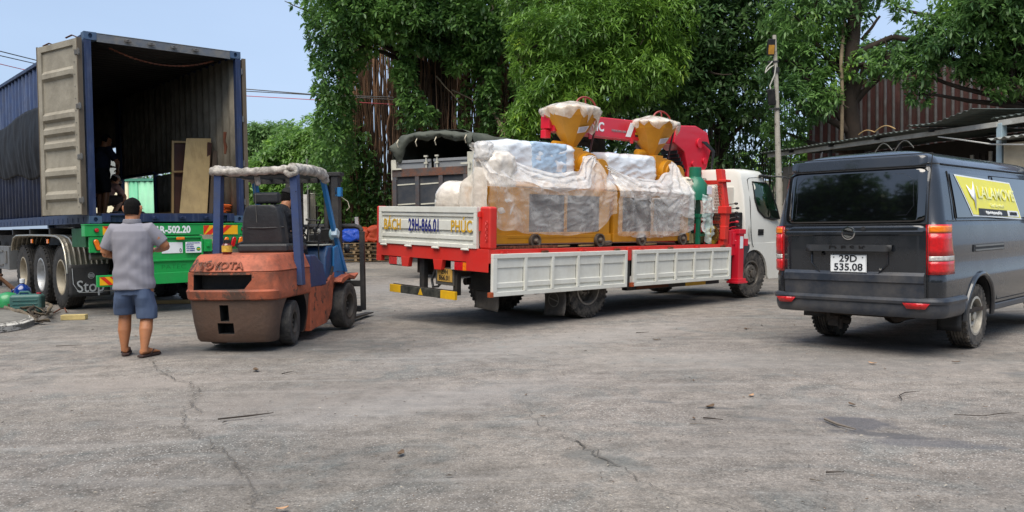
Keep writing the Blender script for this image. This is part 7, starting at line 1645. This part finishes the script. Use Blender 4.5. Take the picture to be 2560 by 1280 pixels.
def foot(mb, x, y, yaw, z0=.018, pitch=0):
    old = mb.T; mb.T = Matrix.Translation((x, y, z0)) @ Matrix.Rotation(yaw, 4, 'Z') @ Matrix.Rotation(pitch, 4, 'X')
    mb.loft([[(cx_ + w_*math.cos(2*math.pi*j/14), yy, zc + h_*math.sin(2*math.pi*j/14)) for j in range(14)] for yy, cx_, zc, w_, h_ in ((-.062, 0, .032, .018, .020), (-.05, 0, .034, .030, .032), (-.01, 0, .040, .033, .039), (.05, .0, .036, .034, .034), (.11, .0, .024, .043, .022), (.15, .0, .018, .045, .016), (.165, .0, .015, .040, .013))])
    for i, (xx, L_) in enumerate(((-.033, .045), (-.012, .040), (.005, .036), (.020, .031), (.034, .024))): mb.tube([(xx, .15, .014), (xx, .165 + L_*.5, .013), (xx, .160 + L_, .010)], [.012 if i == 0 else .009, .012 if i == 0 else .009, .008], 8)
    mb.T = old
foot(b, -.130, .09, R(14), .022); foot(b, .11, -.07, R(-22), .020)
baked(b, 'body', SKIN, mp_, .0058, 3)
head_extras(mp_, HM, .235/.225, HAIR)
t = MB()
t.loft([ell((0, y, z), a, q) for z, a, q, y in ((.685, .205, .160, 0), (.74, .208, .162, 0), (.90, .194, .152, 0), (1.05, .194, .150, 0), (1.20, .212, .146, -.005), (1.28, .205, .132, -.01), (1.335, .155, .10, -.01), (1.365, .09, .082, -.005))])
for s, el in ((-1, (-.285, .02, 1.06)), (1, (.31, .05, 1.12))):
    sh = (s*.165, -.005, 1.29); q = tuple(sh[i] + (el[i] - sh[i])*.80 for i in range(3)); q2 = tuple(sh[i] + (el[i] - sh[i])*.4 for i in range(3))
    t.ball((sh[0]*.96, sh[1], sh[2] - .022), .078, 16, 10); t.tube([(s*.10, -.005, 1.27), sh, q2, q], [.09, .084, .078, .070], 18)
def fold(co):
    x, y, z = co[:, 0], co[:, 1], co[:, 2]
    w = np.clip((1.25 - z)/.5, 0, 1); d = .006*w*np.sin(z*38 + x*14*np.sign(x+.02) + 2*np.sin(x*8)) + npn(co, (2.5, 2.5, 5), 3, .005) * (.35 + w)
    d += .0035*np.sin((z - x*.9)*48 + 2*np.sin(z*9)) * np.clip((z-.8)*4, 0, 1) * np.clip((1.25-z)*4, 0, 1) * (np.abs(x) < .2)
    return d
baked(t, 'polo_shirt', SHIRT, mp_, .0075, 2, fold)
MB().lathe([(.092, -.02), (.090, .0), (.082, .030), (.076, .032), (.080, .0), (.084, -.02)], (0, -.006, 1.375), n=28, closed=True).build('collar', mat('grey_collar', '#77767d', .85, bump=(.4, 150)), mp_, sub=1)
t = MB(); t.loft([ell((0, 0, z), a, q) for z, a, q in ((.63, .180, .138), (.68, .178, .138), (.74, .165, .13))])
t.loft([ell((x, y, z), a, q) for z, x, y, a, q in ((.425, -.122, .085, .102, .108), (.50, -.118, .065, .108, .115), (.60, -.095, .025, .102, .130), (.70, -.085, 0, .090, .125))])
t.loft([ell((x, y, z), a, q) for z, x, y, a, q in ((.385, .118, .005, .102, .108), (.50, .112, .010, .108, .115), (.60, .095, .0, .102, .130), (.70, .085, 0, .090, .125))])
baked(t, 'shorts', SHORTS, mp_, .0075, 2, lambda co: npn(co, (5, 5, 2.5), 9, .016))
SOLE = mat('sandal_brown', '#3a2a26', .7, var=.2)
for x, y, yaw, z, p_ in ((-.130, .09, R(14), .007, 0), (.11, -.07, R(-22), .006, 0)):
    o = MB(); P = [(-.036, -.075), (0, -.09), (.036, -.075), (.038, .0), (.052, .12), (.046, .19), (.0, .215), (-.046, .19), (-.052, .12), (-.038, .0)]
    o.prism(P, 'xy', -.010, .012); f_ = o.build('flip_flop', SOLE, mp_, .004); f_.location = (x, y, z + .005); f_.rotation_euler = (p_, 0, yaw)
    MB().tube([(-.045, .03, .012), (-.035, .09, .055), (.0, .135, .045), (0, .15, .015)], .006, 6).tube([(.045, .03, .012), (.035, .09, .055), (.0, .135, .045)], .006, 6).build('strap', SOLE, f_)
MB().tube([tuple(HM @ Vector((s_*.079, yy, .022))) for s_, yy in ((-1, -.01), (-1, .05), (-.9, .09))], .003, 5).tube([tuple(HM @ Vector((s_*.079, yy, .022))) for s_, yy in ((1, -.01), (1, .05), (.9, .09))], .003, 5).tube([tuple(HM @ Vector((.034 + .02*math.cos(a), .100, .010 + .018*math.sin(a)))) for a in [k*.524 for k in range(12)]], .0025, 5, closed=True).tube([tuple(HM @ Vector((-.034 + .02*math.cos(a), .100, .010 + .018*math.sin(a)))) for a in [k*.524 for k in range(12)]], .0025, 5, closed=True).build('glasses', CHROME, mp_)
o = MB().cbox((0, 0, 0), (.15, .21, .004)).build('paper_sheet', mat('paper_white', '#e4e6ee', .6, var=.02)); o.location = Vector((-3.88, 8.52, 0)) + Matrix.Rotation(R(7), 3, 'Z') @ Vector((-.11, .33, 1.01)); o.rotation_euler = (R(25), R(-28), R(20))
tag(o, 'white sheet of paper held in front by the man in grey', 'paper')

# --- simple clothed figure from joints, all in the figure's own frame
def figure(label, loc, rz, J, top, bottom, skin=SKIN, face=0, tilt=0, hh=.225, long=False, cover=None, sleeve=.8):
    p = thing('person', label, 'person', loc, rz); b = MB(); HM = head(b, J['head'], face, hh, tilt)
    N = Vector(J['neck']); C_ = Vector(J['chest']); Pv = Vector(J['pelvis']); Hd = Vector(J['head'])
    b.tube([tuple(C_), tuple(N), tuple(N.lerp(Hd, .75))], [.08, .06, .06], 14)
    b.tube([tuple(Pv), tuple(Pv.lerp(C_, .5)), tuple(C_), tuple(N)], [.125, .12, .13, .06], 16)
    for s in ('L', 'R'):
        sh, el, wr = J['sh'+s], J['el'+s], J['wr'+s]; b.tube([tuple(C_.lerp(Vector(sh), .6)), sh, tuple(Vector(sh).lerp(Vector(el), .5)), el], [.07, .058, .05, .042], 14)
        b.tube([el, tuple(Vector(el).lerp(Vector(wr), .4)), wr], [.042, .040, .026], 14); dv = Vector(wr) - Vector(el); hand(b, wr, dv, (0, .2, 1), 1 if s == 'L' else -1, .6)
        hp, kn, an = J['hp'+s], J['kn'+s], J['an'+s]; b.tube([tuple(Pv.lerp(Vector(hp), .7)), hp, kn], [.10, .092, .060], 16); b.tube([kn, tuple(Vector(kn).lerp(Vector(an), .35)), an], [.060, .058, .036], 16)
        foot(b, an[0], an[1] + .03, J.get('toe', 0), max(.0, an[2] - .045))
    baked(b, 'body', skin, p, .0085, 3)
    t = MB(); t.tube([tuple(Pv - (C_-Pv).normalized()*.03), tuple(Pv.lerp(C_, .5)), tuple(C_), tuple(N.lerp(C_, .15))], [.155, .150, .160, .085], 18)
    for s in ('L', 'R'):
        sh, el = Vector(J['sh'+s]), Vector(J['el'+s]); t.tube([tuple(C_.lerp(sh, .5)), tuple(sh), tuple(sh.lerp(el, sleeve))], [.09, .078, .068], 14)
    baked(t, 'shirt', top, p, .011, 2, lambda co: npn(co, (7, 7, 9), 5, .018))
    t = MB(); t.ball(tuple(Pv), .155, 16, 10, (1.1, 1, .9))
    for s in ('L', 'R'):
        hp, kn, an = Vector(J['hp'+s]), Vector(J['kn'+s]), Vector(J['an'+s]); t.tube([tuple(Pv.lerp(hp, .8)), tuple(hp), tuple(hp.lerp(kn, .95))], [.12, .118, .092], 16)
        if long: t.tube([tuple(hp.lerp(kn, .9)), tuple(kn), tuple(kn.lerp(an, .9))], [.09, .085, .065], 16)
    baked(t, 'trousers' if long else 'shorts', bottom, p, .011, 2, lambda co: npn(co, (7, 7, 7), 8, .018))
    for s in ('L', 'R'):
        an = J['an'+s]; f_ = MB().prism([(-.045, -.08), (.045, -.08), (.055, .13), (.03, .21), (-.03, .21), (-.055, .13)], 'xy', -.012, .012).build('sandal', SOLE, p, .004); f_.location = (an[0], an[1] + .03, max(.008, an[2] - .045)); f_.rotation_euler = (0, 0, J.get('toe', 0))
    h = head_extras(p, HM, hh/.225, HAIR)
    if cover: cover(p, HM)
    return p
DKT = mat('dark_tshirt', '#14161c', .85, var=.2, bump=(.3, 60)); DKN = mat('dark_navy_cloth', '#141a2c', .85, var=.2); DKS = mat('black_trousers', '#101114', .8, var=.25, bump=(.3, 30))
def cap_(m, brim=True):
    def g(p, M):
        c = MB(); c.T = M; c.loft([ell((0, -.010, z), a, q) for z, a, q in ((.045, .084, .106), (.075, .083, .104), (.105, .066, .083), (.125, .035, .045), (.130, .004, .005))])
        if brim: c.loft([[(x, y, z) for x, y, z in ((-.07, .07, .050), (.07, .07, .050), (.06, .15, .035), (-.06, .15, .035))], [(x, y, z - .006) for x, y, z in ((-.07, .07, .050), (.07, .07, .050), (.06, .15, .035), (-.06, .15, .035))]])
        c.build('cap', m, p)
    return g
DLOC = Vector(FLOC) 
J = dict(pelvis=(.08, .40, 1.18), chest=(.10, .56, 1.44), neck=(.13, .63, 1.55), head=(.155, .70, 1.64), shL=(-.09, .58, 1.47), elL=(-.14, .80, 1.28), wrL=(-.05, 1.0, 1.26), shR=(.25, .56, 1.45), elR=(.29, .60, 1.18), wrR=(.20, .88, 1.20),
         hpL=(-.02, .45, 1.15), knL=(-.08, .88, 1.14), anL=(-.08, .98, .74), hpR=(.16, .45, 1.15), knR=(.20, .88, 1.14), anR=(.20, .98, .74))
def mask(p, M):
    cap_(mat('black_cap', '#101114', .8), True)(p, M)
    m = MB(); m.T = M; m.loft([ell((0, .012, z), a, q) for z, a, q in ((-.115, .03, .05), (-.09, .060, .085), (-.04, .070, .100), (-.01, .066, .100))]); m.build('face_mask', mat('black_mask', '#0d0e10', .8), p)
drv = figure('forklift driver in dark shirt with black cap and mask, seated behind the seat back', DLOC, FROT, J, DKT, DKS, face=R(-35), tilt=R(22), hh=.22, long=True, cover=mask, sleeve=.62)
em = MB(); em.tube([(.33 + .002, .565 + .030*math.cos(a), 1.365 + .038*math.sin(a)) for a in [k*.3927 for k in range(16)]], .005, 5, closed=True).cbox((.335, .565, 1.365), (.006, .02, .035)); em.build('sleeve_badge', mat('badge_gold', '#b08a3c', .6), drv)
# --- two workers inside the container
J = dict(pelvis=(0, 0, .86), chest=(.0, .04, 1.20), neck=(.0, .08, 1.36), head=(.0, .13, 1.47), shL=(-.19, .05, 1.29), elL=(-.24, .10, 1.02), wrL=(-.06, .26, .98), shR=(.19, .05, 1.29), elR=(.26, .18, 1.04), wrR=(.06, .30, .92),
         hpL=(-.09, 0, .84), knL=(-.10, .04, .45), anL=(-.10, 0, .06), hpR=(.09, 0, .84), knR=(.10, .03, .45), anR=(.10, -.02, .06))
figure('worker in dark T-shirt and shorts standing inside the blue container', cl(1.22, 3.6, .16), R(-CYAW) + R(-75), J, DKN, DKS, SKIN, tilt=R(30))
J = dict(pelvis=(0, -.05, .36), chest=(0, .18, .62), neck=(0, .28, .72), head=(0, .38, .80), shL=(-.17, .22, .66), elL=(-.24, .36, .44), wrL=(-.14, .48, .26), shR=(.17, .22, .66), elR=(.22, .40, .46), wrR=(.10, .50, .28),
         hpL=(-.10, -.04, .34), knL=(-.18, .36, .42), anL=(-.15, .12, .06), hpR=(.10, -.04, .34), knR=(.18, .36, .42), anR=(.15, .12, .06))
PINK = mat('faded_pink_shirt', '#b98f84', .85, var=.25, vs_=14)
figure('crouching worker in faded pink shirt and white cap inside the container', cl(1.62, 5.0, .16), R(-CYAW) + R(-60), J, PINK, mat('brown_shorts', '#3a2c28', .85, var=.2), SKIN2, tilt=R(35), cover=cap_(mat('white_cap', '#c9c6bf', .8, var=.1)))
o = wrap_box('cloth_heap', mat('grey_cloth', '#7d8690', .85, var=.25, vs_=9, bump=(.5, 20)), 1.35, 1.85, 3.1, 3.7, .16, .25, .04, .05, 6, 3); o.location = (CX, CY, CZ); o.rotation_euler = (0, 0, R(-CYAW)); tag(o, 'grey-blue cloth heap on the container floor by the workers', 'cloth')
# ---------------------------------------------------------------- small things on the ground
def G(px, py, z=0): return on_ground(px, py, z)
KRB = mat('broken_kerb', '#77746d', .9, var=.2, dirt=('#3a3833', .6, 5), bump=(.7, 14)); KRW = mat('kerb_whitewash', '#b9b6ae', .85, var=.15, chips=('#4c4a45', .52, 7), bump=(.6, 16))
P0 = [G(-120, 790), G(-20, 785), G(40, 790), G(80, 800), G(86, 812), G(60, 822), G(20, 829), G(-60, 838), G(-160, 850)]
m = MB(); N_ = len(P0); c0 = sum(P0, Vector())/N_
rings = [[(p.x, p.y, 0) for p in P0], [tuple(p + Vector((.01*nz3(p.x*5, p.y*5), 0, .07))) for p in P0], [tuple(p.lerp(c0, .10) + Vector((0, 0, .10))) for p in P0], [tuple(p.lerp(c0, .6) + Vector((0, 0, .12 + .01*nz3(p.x*4, p.y)))) for p in P0]]
m.loft(rings); m.k = 0
kb = m.build('kerb', KRB, smooth=30, bevel=.01); struct(kb)
m = MB(); m.loft([[tuple(p + Vector((0, -.003, z))) for z in (.0,)] + [tuple(p + Vector((0, -.006, .075)))] + [tuple(p.lerp(c0, .12) + Vector((0, 0, .104)))] + [tuple(p.lerp(c0, .10) + Vector((0, 0, .103)))] for p in P0[3:]]); struct(m.build('kerb_paint', KRW))
# jerrycan
jp = G(70, 782); jc = thing('jerrycan', 'teal plastic jerrycan with a red cap standing by the trailer wheels', 'jerrycan', (jp.x, jp.y, 0), R(12))
TEAL = mat('teal_plastic', '#33605c', .45, var=.2, dirt=('#5c6a62', .5, 4), bump=(.1, 20)); MB().box(-.235, .235, -.12, .12, .0, .30).build('can_body', TEAL, jc, .05, seg=4)
for z in (.08, .14, .20): bx('pressed_rib', TEAL, jc, -.18, .18, -.128, -.12, z, z + .02, .004)
MB().tube([(-.12, 0, .295), (-.10, 0, .335), (.02, 0, .335), (.05, 0, .295)], .02, 8).build('handle', TEAL, jc); MB().cyl((.17, 0, .29), (.17, 0, .325), .035, n=14).build('cap', mat('red_cap', '#a02c3a', .4), jc)
bp_ = G(60, 775); wb = thing('water_bottle', 'blue water bottle with a white cap behind the teal jerrycan', 'bottle', (at(57, 740, 14.7).x, 14.7, 0), 0)
BLB = mat('blue_bottle', '#12327a', .15, var=.2, coat=.6); MB().lathe([(.12, 0), (.135, .02), (.135, .10), (.128, .12), (.135, .14), (.135, .26), (.125, .31), (.07, .36), (.035, .385), (.035, .41)], n=28).build('bottle_body', BLB, wb)
MB().tube([(-.10, -.05, .30), (-.14, -.08, .27), (-.14, -.08, .18), (-.11, -.06, .15)], .014, 8).build('handle', BLB, wb); MB().lathe([(.042, .40), (.045, .47), (.04, .475), (.001, .475)], n=20).build('cap', mat('white_cap_plastic', '#dfe3ea', .4), wb)
gp = at(20, 770, 14.2); tag((lambda o: (setattr(o, 'location', (gp.x, 14.2, 0)), o)[1])(MB().lathe([(.14, 0), (.18, .03), (.19, .12), (.17, .20), (.12, .25), (.04, .275), (.001, .28)], n=28).build('green_helmet', mat('green_plastic', '#2c8a52', .4, var=.15, coat=.3))), 'rounded bright green plastic tub left of the jerrycan', 'tub')
# heap of old webbing straps, each strap its own ribbon
WB = mat('dirty_webbing', '#6b5f4d', .9, var=.3, vs_=7, dirt=('#37312a', .6, 8), bump=(.6, 50)); WBD = mat('dark_webbing', '#3d352c', .9, var=.3, bump=(.6, 50))
def ribbon(pts, w, m, name, lab, sd_=0):
    P = []; pts = [Vector(p) for p in pts]
    for a, b in zip(pts, pts[1:]):
        for i in range(8): P.append(a.lerp(b, i/8))
    P.append(pts[-1]); V = []
    for q in range(2):       # smooth the polyline
        P = [P[0]] + [(P[i-1] + P[i]*2 + P[i+1])/4 for i in range(1, len(P)-1)] + [P[-1]]
    for i, p in enumerate(P):
        t = (P[min(i+1, len(P)-1)] - P[max(i-1, 0)]).normalized(); tw = 1.1*math.sin(i*.17 + sd_); s = Vector((-t.y, t.x, 0)); s = s.normalized() if s.length > .01 else Vector((1, 0, 0)); s = (s*math.cos(tw) + Vector((0, 0, 1))*math.sin(tw))*w/2
        V += [tuple(p - s + Vector((0, 0, abs(s.z)))), tuple(p + s + Vector((0, 0, abs(s.z))))]
    o = MB().add(V, [(2*i, 2*i+1, 2*i+3, 2*i+2) for i in range(len(P)-1)]).build(name, m, solid=.006, smooth=60); return tag(o, lab, 'strap', 'old straps on the ground by the kerb')
random.seed(31)
defs = [((-30, 772), (20, 785), (60, 778), (95, 792), (70, 806), (110, 812)), ((10, 778), (40, 796), (75, 788), (100, 806), (125, 803)), ((30, 770), (55, 786), (92, 782), (128, 795), (118, 808)), ((50, 774), (85, 775), (115, 788), (105, 800), (85, 812)), ((-20, 782), (15, 790), (50, 800), (90, 810), (125, 812)), ((65, 780), (100, 770), (130, 782), (120, 800)), ((20, 776), (60, 770), (90, 786), (70, 800), (95, 800))]
for i, d_ in enumerate(defs):
    ribbon([tuple(G(*p) + Vector((0, 0, .02 + random.uniform(.0, .10)))) for p in d_], .055, WB if i % 3 else WBD, 'webbing_strap', ['long tan strap trailing from the left over the kerb', 'brown strap looped in front of the jerrycan', 'dark frayed strap at the right of the heap', 'short dark strap curled below the jerrycan', 'strap lying lowest along the kerb edge', 'tan strap arched at the right end of the heap', 'dark strap twisted in the middle of the heap'][i], i*1.3)
tag(MB().tube([tuple(G(135, 785) + Vector((0, 0, .02))), tuple(G(150, 779) + Vector((0, 0, .04))), tuple(G(162, 778) + Vector((0, 0, .05))), tuple(G(166, 783) + Vector((0, 0, .02)))], .012, 6).build('iron_hook', RUSTY), 'thin dark iron hook lying just right of the straps', 'hook')
BKY = mat('yellow_block', '#b5a26c', .8, var=.2, vs_=9, chips=('#5a5038', .66, 22), bump=(.4, 30)); yp = G(186, 799)
o = MB().box(-.17, .17, -.06, .06, 0, .075).build('yellow_block', BKY, bevel=.006); o.location = (yp.x, yp.y, 0); o.rotation_euler = (0, 0, R(8)); tag(o, 'flat pale yellow printed block lying behind the walking man', 'block')
# wooden folding frame / chair at the very left
fp_ = G(5, 770); wf = thing('wooden_chair', 'broken wooden chair frame leaning at the left edge by the trailer', 'chair', (at(4, 740, 14.6).x, 14.6, 0), R(20)); WDN = mat('chair_wood', '#6b4a32', .8, var=.2)
MB().bar((-.25, 0, .75), (.28, 0, .22), .05, .04).build('side_rail', WDN, wf, .004); MB().bar((-.3, .25, .72), (.2, .25, .2), .05, .04).build('side_rail', WDN, wf, .004)
for i in range(3): t = .2 + .3*i; MB().bar((-.25 + .53*t, 0, .75 - .53*t), (-.3 + .5*t, .25, .72 - .52*t), .03, .02).build('slat', PW, wf)
MB().bar((-.22, .0, .35), (.05, .0, .02), .03).build('leg', PW, wf); MB().bar((-.2, .25, .72), (-.1, .25, .0), .03).build('leg', PW, wf); MB().box(-.34, -.02, -.01, .27, .52, .56).build('seat', WDN, wf, .004)
# bricks and boards behind the trailer
tag(MB().box(-.6, .6, -.12, .12, 0, .05).build('timber_board', PW), 'pale board lying on the ground beyond the trailer', 'board').location = tuple(G(420, 758))
tag(MB().box(-.5, .5, -.1, .1, 0, .12).build('timber_board', PW), 'pale plank seen under the trailer beside the forklift', 'board').location = tuple(at(575, 640, 17.5).xy) + (.9,)
# leaves, sticks, wire and clods
LFD = mat('dry_leaf', '#5e4a36', .8, var=.3); LFL = mat('pale_dry_leaf', '#b08a68', .75, var=.15); STK = mat('dry_twig', '#6b6258', .85, var=.3); STKD = mat('dark_twig', '#332b25', .85, var=.3); CLD = mat('mud_clod', '#3f3832', .95, var=.3)
def stick(pts, r, m, lab, cat='stick', name='stick'):
    r *= .62; tag(MB().tube([tuple(G(*p) + Vector((0, 0, r + .001))) for p in pts], [r]*(len(pts)-1) + [r*.4], 5).build(name, m), lab, cat)
stick([(545, 1050), (620, 1042), (684, 1034)], .010, STKD, 'long dark stick lying in the open near the left crack')
stick([(705, 936), (735, 929)], .008, STKD, 'short dark twig right of the curled leaf'); stick([(2255, 1000), (2248, 990), (2262, 983), (2300, 979)], .006, STKD, 'thin curved wire lying behind the oil stain', 'wire', 'bent_wire')
stick([(2385, 1038), (2460, 1041), (2500, 1035), (2548, 1033)], .005, STKD, 'long thin wire near the right edge of the yard', 'wire', 'bent_wire'); stick([(2062, 1051), (2095, 1065), (2140, 1077)], .014, STK, 'pale stick lying on the oil stain'); stick([(1758, 1046), (1780, 1048), (1808, 1051)], .008, STKD, 'thin twig left of the oil stain')
stick([(2065, 1183), (2110, 1182)], .008, STKD, 'dark twig in the right foreground'); stick([(2025, 1199), (2058, 1206)], .006, STK, 'thin pale twig below the dark foreground twig'); stick([(1860, 822), (1880, 824)], .008, LFD, 'short brown splinter behind the van'); stick([(140, 866), (205, 864)], .007, STKD, 'thin dark stick left of the walking man')
stick([(1590, 833), (1622, 831)], .008, STKD, 'thin stick beyond the truck side panel'); stick([(1725, 1060), (1790, 1062)], .004, STK, 'hair-thin twig in the middle right foreground')
def dry(px, py, s, m, lab, seed):
    p = G(px, py); rg = random.Random(seed); a = rg.uniform(0, 6.3); o = MB().grid(lambda u, v: ((u-.5)*s*2, (v-.5)*s*.9*math.sin(math.pi*(.08 + .84*u)), .25*s*(abs(u-.5)*2)**2 + .3*s*abs(v-.5)), 6, 4).build('dry_leaf', m, solid=.002, smooth=60)
    o.location = (p.x, p.y, .002); o.scale = (.72, .72, .6); o.rotation_euler = (0, 0, a); tag(o, lab, 'leaf', 'dry leaves scattered on the asphalt')
for i, (px, py, s, lp_, lab) in enumerate(((2181, 909, .055, 1, 'pale orange dry leaf just below the van'), (1878, 990, .05, 1, 'pale curled leaf in the right middle ground'), (1640, 850, .05, 0, 'brown leaf on the ground beyond the truck'), (1865, 823, .06, 0, 'brown leaf left of the van bumper'), (1650, 849, .03, 0, 'small dark leaf beside the brown one'), (1775, 1018, .07, 0, 'long dark flake in the right middle ground'), (2130, 1012, .05, 0, 'brown crumpled leaf above the oil stain'), (640, 926, .08, 0, 'curled brown leaf between the forklift and the long stick'), (1002, 1135, .06, 0, 'dark crumpled leaf in the centre foreground'), (1357, 1041, .025, 0, 'tiny dark leaf left of the centre crack'), (706, 1273, .04, 1, 'pale scrap at the bottom edge'), (2463, 1018, .02, 0, 'small dark leaf near the right edge'), (2390, 906, .05, 0, 'flat dark flake below the van wheel'), (1735, 1047, .03, 0, 'small brown leaf by the thin twig'))): dry(px, py, s, LFL if lp_ else LFD, lab, i)
# countless crumbs of grit and chaff
rgc = np.random.default_rng(77); n_ = 3600; V = []; F = []
for i in range(n_):
    y = 2.4 + 16*rgc.random()**1.6; x = rgc.uniform(-.66, .66)*y*1.05; s = rgc.uniform(.0015, .0042)*(1 + .05*y)*(2.2 if i % 40 == 0 else 1); a = rgc.uniform(0, 6.3); e = rgc.uniform(1, 3); c_, s_ = math.cos(a), math.sin(a); o_ = len(V)
    for dx, dy, dz in ((-s*e, -s*.5, 0), (s*e, -s*.6, 0), (s*e*.8, s*.6, 0), (-s*e*.9, s*.5, 0), (0, 0, s*.7)): V.append((x + dx*c_ - dy*s_, y + dx*s_ + dy*c_, dz + .002))
    F += [(o_, o_+1, o_+4), (o_+1, o_+2, o_+4), (o_+2, o_+3, o_+4), (o_+3, o_, o_+4)]
mm = MB(); mm.v = V; mm.f = F; mm.mi = [0 if (i // 4) % 3 else (1 if (i // 4) % 2 else 2) for i in range(len(F))]
o = mm.build('grit', [mat('grit_dark', '#4a443d', .9, var=.3), mat('grit_pale', '#a89f90', .9, var=.2), LFD]); tag(o, 'fine grit and chaff scattered over the asphalt', 'grit', kind='stuff')
